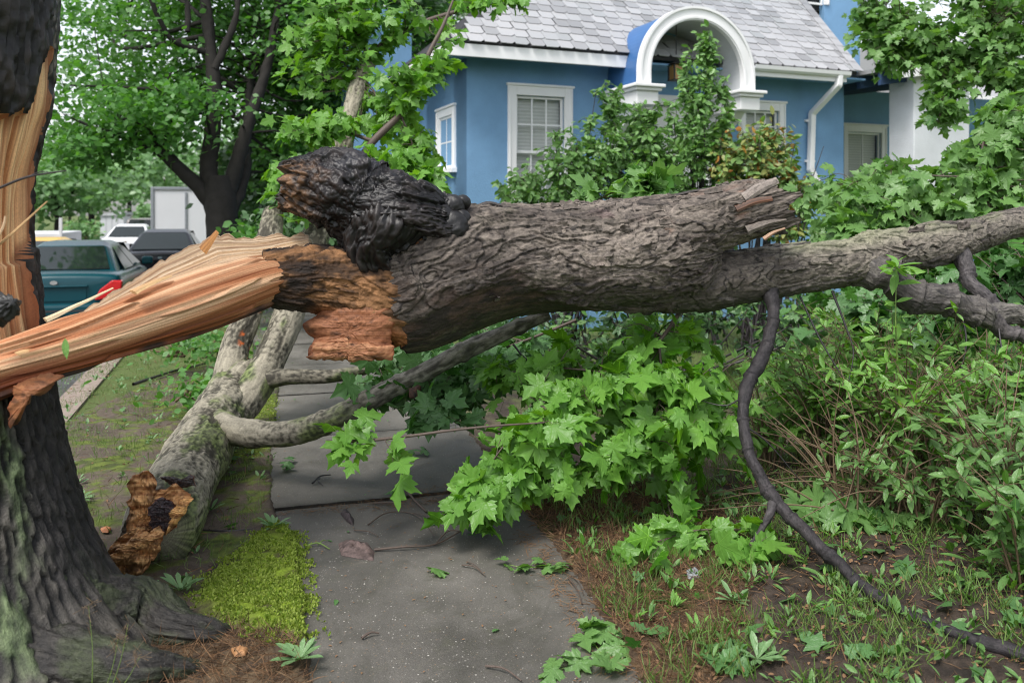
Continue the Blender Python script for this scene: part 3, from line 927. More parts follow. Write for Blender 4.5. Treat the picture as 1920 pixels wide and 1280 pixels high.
while row * EXP < TT - 0.1:
    t0 = row * EXP
    x = hipL(t0 + 0.1) + (0.5 * SWD if row % 2 else 0)
    while x < hipR(t0 + 0.1) - 0.02:
        base = ro + X * (x + SWD / 2 + random.gauss(0, 0.006)) + up * (t0 - 0.03 + random.gauss(0, 0.004)) + nrm * (0.004 + 0.004 * random.random())
        tl = math.radians(2.6 + random.gauss(0, 0.25))
        u2 = up * math.cos(tl) - nrm * math.sin(tl)
        n2_ = np.cross(X, u2)
        rot = np.stack([X, u2, n2_], -1)
        base = base + nrm * 0.017
        if cnt < 300:
            o = bpy.data.objects.new('shingle', SM[random.randrange(5)])
            mm = np.eye(4); mm[:3, :3] = rot; mm[:3, 3] = base
            COL.objects.link(o); o.parent = roof; o.matrix_basis = Matrix(mm.tolist())
        else:
            rest.append((base, rot))
        cnt += 1
        x += SWD
    row += 1
if rest:
    nv = len(SM[0].vertices)
    Vt = np.array([v.co[:] for v in SM[0].vertices])
    Fs = [tuple(p.vertices) for p in SM[0].polygons]
    VV, FF = [], []
    for i, (bse, rot) in enumerate(rest):
        VV.append(Vt @ rot.T + bse); FF += [tuple(q + i * nv for q in f) for f in Fs]
    so = mk('shingles', np.vstack(VV), FF, M['slate'], roof, local=True, rnd=np.repeat(rng.random(len(rest)), nv), smooth_=False)
    so['kind'] = 'stuff'
# ridge caps down the right hip
for k in range(14):
    t0 = k * 0.3
    p0 = ro + X * hipR(t0) + up * t0 + nrm * 0.03
    d = unit(X * 0.27 + up)
    MB().obox(p0, np.cross(d, nrm), d, nrm, (-0.09, 0.09), (-0.02, 0.33), (0.0, 0.016)).build('hip_slate', M['slate'], roof)
xa = FP(1180, 110, 0.55)[0]
fx0 = FP(836, 88, 0.55)[0]
MB().box(fx0, xa, -0.555, -0.51, EAVE - 0.185, EAVE - 0.005).build('fascia', M['trim'], house, bevel=0.006)
MB().box(fx0 + 0.02, fx0 + 0.065, -0.51, 3.0, EAVE - 0.183, EAVE - 0.007).build('fascia', M['trim'], house, bevel=0.006)
MB().box(fx0 + 0.07, x_r, -0.51, -0.003, EAVE - 0.10, EAVE - 0.07).build('soffit', M['stucco'], house)
MB().box(fx0 + 0.07, -0.003, 0, 3.0, EAVE - 0.10, EAVE - 0.07).build('soffit', M['stucco'], house)
# left hip slope over the side wall
hl = MB(); hl.add([ro + X * hipL(0), ro + X * hipL(TT) + up * TT, vec(EX0, 3.2, ez), ], [(0, 1, 2)])
hl.build('roof_side', M['roof_felt'], house)
gx0 = FP(1412, 120, 0.6)[0]; gx1 = FP(1590, 128, 0.6)[0]
gut = MB()
gp = [(0, 0), (0.012, -0.055), (0.05, -0.085), (0.09, -0.085), (0.09, -0.09), (0.045, -0.092), (0.004, -0.06), (-0.008, 0.0)]
gut.prism(gp, (0, -0.66, EAVE + 0.0), Y_, Z, X, gx0, gx1 + 0.02)
gut.box(gx0, gx1, -0.57, -0.515, EAVE - 0.165, EAVE - 0.005)
gut.build('gutter', M['trim'], house)
# downspout with its two elbows
def pipe(name, pts, r, mat, parent, seg=10):
    V, F, uv = thin_tubes([[(*p, r) for p in seg_] for seg_ in [pts]], seg, 0.04)
    return mk(name, V, F, mat, parent, local=True, uv=uv)
def spout(pts, w=0.05):
    m = MB()
    for p, q in zip(pts[:-1], pts[1:]):
        p, q = vec(*p), vec(*q)
        d = unit(q - p)
        s = vec(0, 1, 0); c = unit(np.cross(d, s)); s = np.cross(c, d)
        m.obox(p, c, s, d, (-w, w), (-w, w), (-0.02, np.linalg.norm(q - p) + 0.02))
    return m
dA = FP(1574, 140, 0.6); dB = FP(1572, 160, 0.6); dC = FP(1524, 213, 0.1); dD = FP(1521, 318, 0.1); dE = FP(1548, 358, 0.1)
spout([(dA[0], -0.6, EAVE - 0.05), (dB[0], -0.6, dB[1]), (dC[0], -0.085, dC[1]), (dD[0], -0.085, dD[1]), (dE[0] + 0.1, -0.085, dE[1] - 0.25)]).build('downspout', M['trim'], house, bevel=0.015)
for zz in (dC[1] - 0.12, dD[1] + 0.15):
    MB().box(dC[0] - 0.1, dC[0] + 0.1, -0.05, -0.003, zz - 0.02, zz + 0.02).build('spout_clip', M['trim'], house)

# arched hood over the door
HN = 1.0
acx = (FP(1197, 140, HN)[0] + FP(1412, 150, HN)[0]) / 2
RO = (FP(1412, 150, HN)[0] - FP(1197, 140, HN)[0]) / 2
RI = RO - 0.78 * (FP(1412, 0, HN)[0] - FP(1386, 0, HN)[0])
acz = FP(1305, 13, HN)[1] - RO
zsp = FP(1305, 165, HN)[1]
def arc(r, n=40):
    A = np.linspace(math.pi, 0, n)
    p = [(acx + r * math.cos(t), acz + r * math.sin(t)) for t in A]
    return [(p[0][0], zsp)] + p + [(p[-1][0], zsp)]
def arc_shell(name, ro_, ri_, y0, y1, mat, parent):
    o_, i_ = arc(ro_), arc(ri_)
    n = len(o_)
    V = [vec(x, y0, z) for x, z in o_] + [vec(x, y0, z) for x, z in i_] + [vec(x, y1, z) for x, z in o_] + [vec(x, y1, z) for x, z in i_]
    F = []
    for k in range(n - 1):
        F += [(k, k + 1, n + k + 1, n + k)[::-1], (2 * n + k, 2 * n + k + 1, 3 * n + k + 1, 3 * n + k), (k, k + 1, 2 * n + k + 1, 2 * n + k), (n + k, n + k + 1, 3 * n + k + 1, 3 * n + k)[::-1]]
    F += [(0, n, 3 * n, 2 * n), (n - 1, 2 * n - 1, 4 * n - 1, 3 * n - 1)]
    return mk(name, V, F, mat, parent, local=True, smooth_=False)
hood = arc_shell('door_hood', RO - 0.03, RI + 0.06, -HN + 0.06, 0.9, M['blue_metal'], house)
arc_shell('arch_soffit', RI + 0.058, RI + 0.02, -HN + 0.06, -0.02, M['trim_grey'], hood)
arc_shell('arch_ring', RO - 0.035, RI, -HN - 0.03, -HN + 0.058, M['trim'], hood)
arc_shell('arch_bead', RO, RO - 0.037, -HN - 0.055, -HN + 0.06, M['trim'], hood)
arc_shell('arch_bead', RI + 0.05, RI + 0.02, -HN - 0.045, -HN - 0.031, M['trim'], hood)
tymp = [(x, z) for x, z in arc(RI + 0.055)]
MB().prism(tymp, (0, -0.018, 0), X, Z, Y_, 0, 0.012).build('tympanum', M['stucco'], hood)
for sgn in (-1, 1):
    cx = acx + sgn * (RO - 0.11)
    c = MB()
    c.box(cx - 0.26, cx + 0.26, -HN - 0.16, -0.02, zsp - 0.05, zsp)
    c.box(cx - 0.22, cx + 0.22, -HN - 0.12, -0.02, zsp - 0.10, zsp - 0.05)
    c.box(cx - 0.18, cx + 0.18, -HN - 0.08, -0.02, zsp - 0.30, zsp - 0.10)
    cap = c.build('bracket_cap', M['trim'], hood, bevel=0.012)
    br = MB().prism([(0, 0), (-HN + 0.15, 0), (-HN + 0.25, -0.10), (-0.35, -0.35), (-0.16, -0.95), (0, -1.0)], (cx, -0.003, zsp - 0.301), Y_, Z, X, -0.085, 0.085)
    br.build('bracket', M['trim'], hood, bevel=0.012)

# porch to the right
px0, pxw = x_r, FP(1712, 240, 0.9)[0]
PD = 2.1
wall2d('porch_wall', (0, 0, 0), Y_, X, 0, PD, -0.4, EAVE + 0.06, [], M['stucco'], house)
pw = (FP(1588, 0, -PD)[0], FP(1652, 0, -PD)[0], 1.2, FP(1620, 248, -PD)[1])
wall2d('porch_wall', (0, PD, 0), X, -Y_, x_r, x_r + 6.5, -0.4, EAVE + 0.2, [pw], M['stucco'], house)
window2d((0, PD, 0), X, -Y_, *pw, 2, 2, house, casing=0.14, sash_split=False, sill=False, name='french_door')
cl, cr = FP(1714, 0, 1.0), FP(1818, 0, 1.0)
ctop = FP(1760, 150, 1.0)[1] + 0.1
MB().box(cl[0], cr[0], -1.0, -0.45, -0.4, ctop).build('porch_pillar', M['stucco_white'], house, bevel=0.02)
# porch roof: sloping fascia with a scrolled end, rafters under a deck
fA, fB = FP(1588, 128, 0.62), FP(1790, 88, 1.1)
pr = MB()
deck0, deck1 = FP(1588, 122, 0.6), FP(2000, 60, 1.3)
pr.prism([(x_r - 0.02, EAVE + 0.0), (x_r + 6.5, EAVE + 0.95), (x_r + 6.5, EAVE + 1.02), (x_r - 0.02, EAVE + 0.07)], (0, 0, 0), X, Z, Y_, -1.15, PD)
pr.build('porch_roof', M['slate'], house)
fasc = [(x_r - 0.05, EAVE - 0.17), (x_r + 0.7, EAVE - 0.07), (x_r + 0.85, EAVE - 0.13), (x_r + 1.02, EAVE - 0.16), (x_r + 1.1, EAVE - 0.06), (x_r + 6.5, EAVE + 0.72), (x_r + 6.5, EAVE + 0.93), (x_r - 0.05, EAVE - 0.015)]
MB().prism(fasc, (0, -1.2, 0), X, Z, Y_, 0, 0.045).build('fascia', M['trim'], house, bevel=0.005)
for k in range(6):
    y = -0.85 + k * 0.48
    MB().prism([(x_r + 0.01, EAVE - 0.22), (x_r + 6.4, EAVE + 0.68), (x_r + 6.4, EAVE + 0.9), (x_r + 0.01, EAVE - 0.01)], (0, y, 0), X, Z, Y_, 0, 0.07).build('rafter', M['porch_wood'], house)
# scrolled beam ends poking out under the porch roof
for (pa, pb) in (((1782, 96), (1858, 58)), ((1880, 72), (1935, 52))):
    qa, qb = FP(*pa, 1.3), FP(*pb, 1.3)
    L = qb[0] - qa[0]
    poly = [(qa[0] - 0.6, qa[1] - 0.42), (qa[0], qa[1] - 0.1), (qa[0] + 0.45 * L, qb[1] - 0.12), (qb[0], qb[1] - 0.02), (qb[0], qb[1] + 0.05), (qa[0] + 0.5 * L, qb[1] + 0.06), (qa[0], qa[1] + 0.12), (qa[0] - 0.6, qa[1] - 0.2)]
    MB().prism(poly, (0, -1.4, 0), X, Z, Y_, 0, 0.16).build('beam_end', M['trim_grey'], house, bevel=0.01)
MB().box(x_r + 2.6, x_r + 6.5, -1.15, -1.0, EAVE - 0.5, EAVE - 0.25).build('porch_beam', M['trim'], house, bevel=0.01)

# lantern hanging in the arch
cH, sH = math.cos(HA), math.sin(HA)
def H2W(p):
    return vec(HO[0] + p[0] * cH - p[1] * sH, HO[1] + p[0] * sH + p[1] * cH, p[2])
lx, lzt, _ = FP(1268, 52, 0.55); lzb = FP(1265, 150, 0.55)[1]; lzm = FP(1265, 122, 0.55)[1]
lan = thing('hanging_lantern', 'black iron lantern with amber glass hanging in the white arch', 'lantern', H2W((lx, -0.55, lzb)), HA)
top_rel = lzt - lzb
MB().box(-0.006, 0.006, -0.006, 0.006, lzm - lzb + 0.05, top_rel + 0.12).build('rod', M['iron'], lan)
MB().prism([(-0.10, 0), (0.10, 0), (0.03, -0.05), (-0.03, -0.05)], (0, -0.05, top_rel + 0.12), X, Z, Y_, 0, 0.1).build('ceiling_cup', M['iron'], lan)
hgt = lzm - lzb
fm = MB()
for sx in (-1, 1):
    for sy in (-1, 1):
        fm.box(sx * 0.085 - 0.009, sx * 0.085 + 0.009, sy * 0.085 - 0.009, sy * 0.085 + 0.009, 0, hgt)
fm.box(-0.10, 0.10, -0.10, 0.10, -0.015, 0.0)
fm.build('lantern_frame', M['iron'], lan)
rfm = MB(); rfm.add([(-0.13, -0.13, hgt), (0.13, -0.13, hgt), (0.13, 0.13, hgt), (-0.13, 0.13, hgt), (0, 0, hgt + 0.07)], [(3, 2, 1, 0), (0, 1, 4), (1, 2, 4), (2, 3, 4), (3, 0, 4)])
rfm.build('lantern_roof', M['iron'], lan)
MB().box(-0.075, 0.075, -0.075, 0.075, 0.005, hgt - 0.005).build('lantern_glass', M['amber'], lan)

# ---------------------------------------------------------------- bark relief
def terrace(p, k, seed, warp=0.5, octv=3, gain=0.45):
    """flaking plates: a noise height cut into steps. returns height 0..1-ish, layer number, riser 0..1"""
    w = np.stack([fbm(p * 0.9 + 11, 3, seed + 1), fbm(p * 0.9 + 37, 3, seed + 2), fbm(p * 0.9 + 71, 3, seed + 3)], -1)
    w2 = np.stack([noise3(p * 6 + 5, seed + 4), noise3(p * 6 + 25, seed + 6), noise3(p * 6 + 55, seed + 8)], -1)
    n = fbm(p + warp * w + 0.07 * w2, octv, seed + 5, gain=gain) * 0.5 + 0.5
    t = n * k
    f = np.floor(t)
    fr = t - f
    return (f + smooth(0.0, 0.12, fr) - 0.35 * smooth(0.2, 1.0, fr)) / k, f, (fr < 0.12).astype(float) * (1 - 0.6 * fr / 0.12), n

def log_bark(T, amp, fu=2.6, fa=6.5, k=7, seed=1, dark=(0.011, 0.009, 0.008), mid=(0.058, 0.046, 0.039), light=(0.185, 0.155, 0.130)):
    h, lay, ris, n = terrace(T.tex(fu, fa), k, seed, 0.7)
    h2, lay2, ris2, n2_ = terrace(T.tex(fu * 2.6, fa * 1.7), 5, seed + 33, 0.8)
    fine = fbm(T.tex(26, 40), 4, seed + 50)
    big = fbm(T.tex(1.0, 2.2), 3, seed + 70)
    dr = amp * (h - 0.5) * 1.5 + amp * 0.55 * (h2 - 0.5) + amp * 0.13 * fine + amp * 0.4 * big
    tone = np.clip(0.42 + 0.8 * fbm(T.tex(1.2, 3.2), 3, seed + 90) + 0.22 * np.sin(lay * 2.3) + 0.16 * np.sin(lay2 * 3.1 + lay) + 0.35 * fine, 0, 1)
    c = lerp3(mid, light, tone)
    c = c + (vec(*dark) - c) * np.clip(ris * 0.95 + ris2 * 0.55 + smooth(0.1, 0.5, -fine) * 0.3, 0, 1)[..., None]
    return dr, c, tone

# ---------------------------------------------------------------- the standing broken trunk on the left
TX, TD = -2.36, 3.42
stump = thing('broken_trunk', 'standing broken trunk with charred bark above orange split wood, mossy bark below', 'tree trunk', (TX, TD, 0))
prof = [(-0.12, .74), (0, .70), (.10, .655), (.22, .605), (.36, .55), (.52, .505), (.72, .455), (.95, .415), (1.2, .385), (1.5, .372), (1.8, .385), (2.0, .43), (2.15, .465), (2.4, .485), (2.6, .49), (3.0, .49), (3.6, .47), (4.2, .45)]
ptr = [(TX + 0.03 * math.sin(z * 2), TD, z, r) for z, r in prof]
T = Tube(ptr, 340, 0.0115, ref=(0, -1, 0), th0=math.pi)
zz = T.P[..., 2]
thd = np.degrees((T.TH + math.pi) % (2 * math.pi) - math.pi)      # 0 faces the camera, +90 right
# zones
jag = 0.09 * fbm(np.stack([thd * 0.09, zz * 1.5, zz * 0], -1), 4, 5)
jag2 = 7 * fbm(np.stack([zz * 3, zz * 0, zz * 0], -1), 4, 9)
top = 2.09 + jag + 0.30 * smooth(84, 100, thd) * (1 - smooth(106, 110, thd))
edge_r = 109 + jag2 * 0.15 - 10 * smooth(1.62, 1.5, zz)
wood = (zz < top) & (zz > 0.93 + jag + 0.16 * smooth(20, 60, thd)) & (thd < edge_r) & (thd > -150)
charz = ~wood & (zz >= 1.55)
wq_ = fbm(np.stack([np.cos(T.TH) * 5, np.sin(T.TH) * 5, zz * 4], -1), 3, 21) * 0.5
ridge = 1 - np.abs(fbm(np.stack([np.cos(T.TH) * 16 + wq_, np.sin(T.TH) * 16 + wq_, zz * 3.4], -1), 5, 22))
furrow = smooth(0.45, 0.95, ridge)
finen = fbm(np.stack([np.cos(T.TH) * 22, np.sin(T.TH) * 22, zz * 16], -1), 4, 23)
dr = np.where(wood, 0, 0.034 * furrow + 0.007 * finen)
root = 0.34 * np.exp(-np.maximum(zz, 0) / 0.26) * np.maximum(np.cos(np.radians(thd - 75)), 0) ** 5 + 0.16 * np.exp(-np.maximum(zz, 0) / 0.3) * np.maximum(np.cos(np.radians(thd - 20)), 0) ** 8
dr = dr + root
g1 = fbm(np.stack([np.cos(T.TH) * 20, np.sin(T.TH) * 20, zz * 0.8], -1), 5, 31)
g2 = fbm(np.stack([np.cos(T.TH) * 5, np.sin(T.TH) * 5, zz * 1.1], -1), 4, 32)
flat = 0.0
woodin = -0.030 + 0.016 * g1 + 0.035 * g2
# a broken step half way up the split face
step_ = 0.02 * smooth(1.50, 1.485, zz + 0.02 * g2)
dr = np.where(wood, woodin + step_, dr)
blister = fbm(np.stack([np.cos(T.TH) * 9, np.sin(T.TH) * 9, zz * 9], -1), 5, 41)
dr = np.where(charz, 0.010 * blister + 0.018 * furrow, dr)
T.push(dr)
# colours of the materials themselves
wc = lerp3((0.42, 0.17, 0.065), (0.78, 0.48, 0.25), smooth(-0.5, 0.35, g1 + 0.5 * g2))
pale = smooth(0.0, 0.35, g1) * smooth(40, 70, thd) * smooth(108, 100, thd)
wc = wc + (vec(0.78, 0.56, 0.30) - wc) * pale[..., None] * 0.8
redd = smooth(edge_r - 9, edge_r - 1, thd) + 0.8 * smooth(0.12, 0.0, top - zz)
wc = wc + (vec(0.20, 0.055, 0.02) - wc) * np.clip(redd, 0, 1)[..., None] * 0.8
knot = np.exp(-((zz - 1.51 - 0.02 * g2) / 0.02) ** 2) * smooth(-0.1, 0.3, g2 + 0.3 * g1)
wc = wc + (vec(0.05, 0.03, 0.02) - wc) * np.clip(knot, 0, 1)[..., None]
moss = smooth(-0.15, 0.35, fbm(np.stack([np.cos(T.TH) * 4, np.sin(T.TH) * 4, zz * 2.2], -1), 5, 51) + 0.012 * (62 - thd) + 0.15 * finen)
bc = lerp3((0.008, 0.007, 0.007), (0.105, 0.095, 0.08), smooth(0.0, 1.15, furrow * 0.9 + 0.5 * finen + 0.2 * g2))
bc = bc + (lerp3((0.018, 0.036, 0.009), (0.13, 0.175, 0.08), smooth(-0.2, 0.5, fbm(np.stack([np.cos(T.TH) * 24, np.sin(T.TH) * 24, zz * 20], -1), 4, 52) + 0.35 * (furrow - 0.6))) - bc) * (moss * 0.9 * smooth(1.3, 0.9, zz) * smooth(0.1, 0.7, furrow))[..., None]
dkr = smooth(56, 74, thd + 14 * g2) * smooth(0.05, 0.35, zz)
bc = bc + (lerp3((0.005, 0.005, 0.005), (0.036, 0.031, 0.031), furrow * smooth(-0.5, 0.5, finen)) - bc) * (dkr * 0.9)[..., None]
cc = lerp3((0.005, 0.0045, 0.0045), (0.026, 0.020, 0.018), smooth(-0.2, 0.6, blister + 0.3 * g1))
cc = cc + (vec(0.16, 0.14, 0.12) - cc) * (smooth(96, 110, thd) * smooth(0.0, 0.4, finen) * smooth(2.0, 2.3, zz))[..., None]
wood_m = wood
T.build('split_wood', M['wood'], stump, col=wc, mask=wood_m)
T.build('charred_bark', M['char'], stump, col=cc, mask=charz)
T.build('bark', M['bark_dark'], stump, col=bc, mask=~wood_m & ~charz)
# long root running out to the right
def root_limb(pts, seed, seg):
    t = Tube(pts, seg, 0.008, ref=(0, 0, 1))
    d, c, _ = log_bark(t, 0.022, 5, 15, 6, seed, (0.006, 0.0055, 0.0055), (0.020, 0.018, 0.017), (0.042, 0.038, 0.033))
    mo = smooth(0.1, 0.5, fbm(t.tex(4, 7), 4, seed + 5) + 0.25 * np.cos(t.TH) + 0.7 * (t.rel - 0.65))
    c = c + (vec(0.04, 0.055, 0.02) - c) * (mo * 0.55)[..., None]
    t.push(d).build('root', M['bark_dark'], stump, col=c)
root_limb([(TX + 0.26, TD - 0.10, 0.55, .24), (TX + 0.44, TD - 0.10, 0.30, .19), (TX + 0.64, TD - 0.06, 0.13, .155), (*(G(255, 1185) + vec(0, 0.04, 0.065)), .125), (*(G(325, 1196) + vec(0, 0, 0.03)), .095), (*(G(395, 1192) + vec(0, 0.0, -0.01)), .07), (*(G(450, 1180) + vec(0, 0, -0.08)), .045)], 61, 120)
root_limb([(TX + 0.18, TD - 0.22, 0.40, .20), (TX + 0.38, TD - 0.30, 0.16, .14), (*(G(220, 1290) + vec(0, 0.02, 0.05)), .10), (*(G(310, 1270) + vec(0, 0, 0.01)), .075), (*(G(395, 1245) + vec(0, 0, -0.06)), .045)], 68, 90)
# charred knob and splinters standing out of the split face
def shard(name, pts, w0, w1, th, mat, parent, col, seed=0, twist=0.0, ref=(0, -0.6, 0.8)):
    """a splinter: a flat tapering blade along pts with a frayed outline"""
    Q, u = resample([(*p, 0.01) for p in pts], 0.02)
    t, e1, e2 = frames(Q[:, :3], ref)
    r = np.random.default_rng(seed)
    n = len(Q)
    s = np.linspace(0, 1, n)
    W = (w0 * (1 - s) + w1 * s) * (1 + 0.25 * noise3(np.stack([u * 14, u * 0 + seed, u * 0], -1), seed))
    W2 = (w0 * (1 - s) + w1 * s) * (1 + 0.25 * noise3(np.stack([u * 14, u * 0 + seed + 9, u * 0], -1), seed + 3))
    H = th * (1 - 0.6 * s) * (1 + 0.4 * noise3(np.stack([u * 20, u * 0, u * 0 + seed], -1), seed + 5))
    C = Q[:, :3]
    ring = [C + e2 * W[:, None], C + e2 * (W * 0.4)[:, None] + e1 * (H * 1.1)[:, None], C - e2 * (W2 * 0.5)[:, None] + e1 * (H * 0.8)[:, None], C - e2 * W2[:, None], C - e2 * (W2 * 0.3)[:, None] - e1 * H[:, None], C + e2 * (W * 0.6)[:, None] - e1 * (H * 0.7)[:, None]]
    V = np.stack(ring, 1)
    k = V.shape[1]
    i = np.arange(n * k).reshape(n, k); j = np.roll(i, -1, 1)
    F = np.stack([i[:-1], i[1:], j[1:], j[:-1]], -1).reshape(-1, 4).tolist()
    F = [tuple(f) for f in F] + [tuple(i[0].tolist()), tuple(i[-1].tolist()[::-1])]
    uv = np.stack([np.repeat(u[:, None], k, 1), np.tile(np.array([0, .3, .6, 1, .6, .3]) * w0 * 2, (n, 1)) + seed], -1).reshape(-1, 2)
    c = np.tile(np.asarray(col, float), (n * k, 1)) * (1 + 0.25 * np.repeat(noise3(np.stack([u * 6, u * 0, u * 0 + seed], -1), seed + 8), k))[:, None]
    return mk(name, V.reshape(-1, 3), F, mat, parent, uv=uv, col=c, smooth_=False)
PALE, TAN, ORG, RED = (0.74, 0.56, 0.36), (0.62, 0.40, 0.20), (0.50, 0.24, 0.085), (0.22, 0.065, 0.025)
shard('splinter', [P(-40, 490, 2.98), P(20, 440, 2.95), P(88, 378, 2.93)], 0.012, 0.003, 0.006, M['wood'], stump, TAN, 3)
shard('splinter', [P(-20, 470, 2.95), P(4, 430, 2.93), P(10, 405, 2.93)], 0.014, 0.004, 0.006, M['wood'], stump, (0.40, 0.28, 0.17), 4)
V, F, uv = thin_tubes([[(*P(-60, 380, 2.95), .004), (*P(0, 352, 2.9), .0045), (*P(55, 331, 2.88), .004), (*P(124, 320, 2.86), .002)], [(*P(55, 331, 2.88), .003), (*P(75, 322, 2.87), .002), (*P(90, 322, 2.87), .001)]], 6, 0.02)
mk('bare_twig', V, F, M['twig_dark'], stump, uv=uv)
KT = Tube([(*P(-40, 575, 3.0), .05), (*P(-10, 582, 2.94), .055), (*P(12, 575, 2.9), .04), (*P(24, 565, 2.88), .012)], 60, 0.004)
KT.push(0.02 * fbm(KT.tex(30, 45), 4, 5)); KT.build('charred_knob', M['char'], stump, col=np.full(KT.P.shape, 0.03))
# splinter wedge under the break, pale sapwood curling down into the lower bark
SPL_POLY = [(26, 722), (60, 706), (112, 698), (124, 710), (92, 728), (58, 748), (38, 776), (20, 806), (14, 786), (22, 750)]

# ---------------------------------------------------------------- the fallen log
LOG = thing('fallen_log', 'huge grey fallen log lying across the sidewalk, burnt black at its torn end', 'fallen tree', (0.0, 4.8, 0))
def PT(px, py, d, rpx):
    return (*P(px, py, d), rpx * d / FPX)
ML = Tube([PT(722, 566, 4.62, 112), PT(775, 545, 4.66, 124), PT(850, 513, 4.7, 126), PT(950, 494, 4.76, 110), PT(1050, 489, 4.82, 103), PT(1150, 487, 4.88, 101), PT(1225, 478, 4.92, 103), PT(1290, 470, 4.95, 92), PT(1330, 468, 4.97, 60)], 520, 0.0055, ref=(0, 0, 1))
dr, c, tone = log_bark(ML, 0.050, 1.5, 4.3, 8, 101)
side = np.degrees(ML.TH)              # 0 up, 90 camera, 180 under
# bark-free sooty brown wood under the torn end
bare = smooth(-0.1, 0.1, 0.42 - ML.rel + 0.003 * (side - 100) + 0.22 * fbm(ML.tex(3, 4), 4, 110))
bare = bare * smooth(82, 108, side + 25 * fbm(ML.tex(2, 4), 3, 111))
c = c + (lerp3((0.016, 0.012, 0.010), (0.058, 0.035, 0.026), smooth(-0.3, 0.5, fbm(ML.tex(6, 16), 4, 112))) - c) * (bare * 0.92)[..., None]
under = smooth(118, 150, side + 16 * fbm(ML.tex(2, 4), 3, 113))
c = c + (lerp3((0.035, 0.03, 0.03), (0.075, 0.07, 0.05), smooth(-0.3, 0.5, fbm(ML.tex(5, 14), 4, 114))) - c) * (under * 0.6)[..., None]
gr = smooth(0.15, 0.55, fbm(ML.tex(2.2, 4), 4, 115)) * smooth(60, -10, np.abs(side))
c = c + (vec(0.13, 0.15, 0.07) - c) * (gr * 0.45)[..., None]
purp = smooth(0.2, 0.6, fbm(ML.tex(2.6, 5), 3, 116)) * smooth(0.45, 0.75, ML.rel)
c = c + (vec(0.20, 0.13, 0.13) - c) * (purp * 0.5)[..., None]
ML.push(dr * (1 - 0.8 * bare) - 0.03 * bare)
endj = smooth(0.10, 0.0, ML.rel)
ML.P[..., 0] += (endj * (0.07 * fbm(ML.tex(0.1, 9), 4, 120)))
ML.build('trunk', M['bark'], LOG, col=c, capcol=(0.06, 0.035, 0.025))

# upper limb stub, snapped off
UL = Tube([PT(1150, 462, 4.9, 84), PT(1235, 441, 4.88, 76), PT(1320, 419, 4.86, 62), PT(1400, 397, 4.86, 55), PT(1452, 386, 4.86, 51)], 340, 0.0055)
dr, c, tone = log_bark(UL, 0.034, 1.7, 5.0, 7, 131)
sd = np.degrees(UL.TH)
strip_ = smooth(0.1, 0.4, fbm(UL.tex(1.6, 5), 4, 133) + 0.25 * smooth(0.5, 1.0, UL.rel)) * smooth(10, 50, sd) * smooth(130, 80, sd)
c = c + (lerp3((0.13, 0.075, 0.055), (0.34, 0.20, 0.14), smooth(-0.3, 0.4, fbm(UL.tex(9, 20), 3, 134))) - c) * (strip_ * 0.75)[..., None]
holes = smooth(0.42, 0.55, fbm(UL.tex(26, 30), 2, 135)) * strip_
c = c + (vec(0.02, 0.014, 0.012) - c) * holes[..., None]
UL.push(dr - 0.012 * strip_ - 0.008 * holes)
j = smooth(0.88, 1.0, UL.rel)
UL.P += unit(P(1452, 386, 4.86) - P(1320, 419, 4.86)) * (j * (0.11 * fbm(UL.tex(0.1, 9), 4, 137) + 0.05 * np.cos(UL.TH - 2.0)))[..., None]
UL.build('limb_stub', M['bark'], LOG, col=c, capcol=(0.10, 0.05, 0.03), cap_pull=(0, -0.10))
shard('splinter', [P(1400, 432, 4.7), P(1440, 418, 4.7), P(1474, 412, 4.72)], 0.03, 0.006, 0.015, M['bark'], LOG, (0.13, 0.11, 0.095), 21, ref=(0, -1, 0.3))
shard('splinter', [P(1395, 372, 4.72), P(1425, 352, 4.72), P(1458, 338, 4.75)], 0.035, 0.02, 0.012, M['bark'], LOG, (0.20, 0.17, 0.15), 22, ref=(0, -1, 0.3))
shard('splinter', [P(1380, 392, 4.68), P(1415, 378, 4.69), P(1448, 372, 4.71)], 0.02, 0.014, 0.008, M['wood'], LOG, (0.10, 0.062, 0.048), 23, ref=(0, -1, 0.2))
shard('splinter', [P(1432, 448, 4.7), P(1450, 436, 4.7), P(1472, 428, 4.72)], 0.012, 0.006, 0.006, M['wood'], LOG, (0.34, 0.22, 0.15), 24, ref=(0, -1, 0.3))

# long limb to the right
RL = Tube([PT(1200, 515, 4.98, 62), PT(1290, 525, 4.96, 55), PT(1380, 517, 4.98, 49), PT(1470, 506, 5.02, 45), PT(1570, 491, 5.08, 44), PT(1640, 480, 5.18, 42), PT(1720, 464, 5.3, 37), PT(1800, 449, 5.5, 34), PT(1880, 424, 5.75, 28), PT(1980, 405, 6.0, 28), PT(2100, 385, 6.3, 24)], 300, 0.006)
dr, c, tone = log_bark(RL, 0.036, 1.6, 4.6, 7, 141, (0.013, 0.011, 0.010), (0.078, 0.065, 0.055), (0.215, 0.188, 0.155))
sd = np.degrees(RL.TH)
gr = smooth(0.05, 0.5, fbm(RL.tex(2.0, 4), 4, 143) + 0.2) * smooth(75, 10, np.abs(sd))
c = c + (vec(0.19, 0.205, 0.115) - c) * (gr * 0.5)[..., None]
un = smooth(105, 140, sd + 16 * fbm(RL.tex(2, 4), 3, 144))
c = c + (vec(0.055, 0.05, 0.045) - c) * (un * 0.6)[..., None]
rings = smooth(0.55, 0.75, RL.rel) * smooth(0.8, 1.0, np.sin(RL.U * 46 + 3 * fbm(RL.tex(3, 2), 2, 145)))
c = c + (vec(0.05, 0.045, 0.04) - c) * (rings * 0.6)[..., None]
amp = 1 - 0.75 * smooth(0.5, 0.8, RL.rel)
RL.push(dr * amp - 0.004 * rings).build('limb', M['bark'], LOG, col=c)
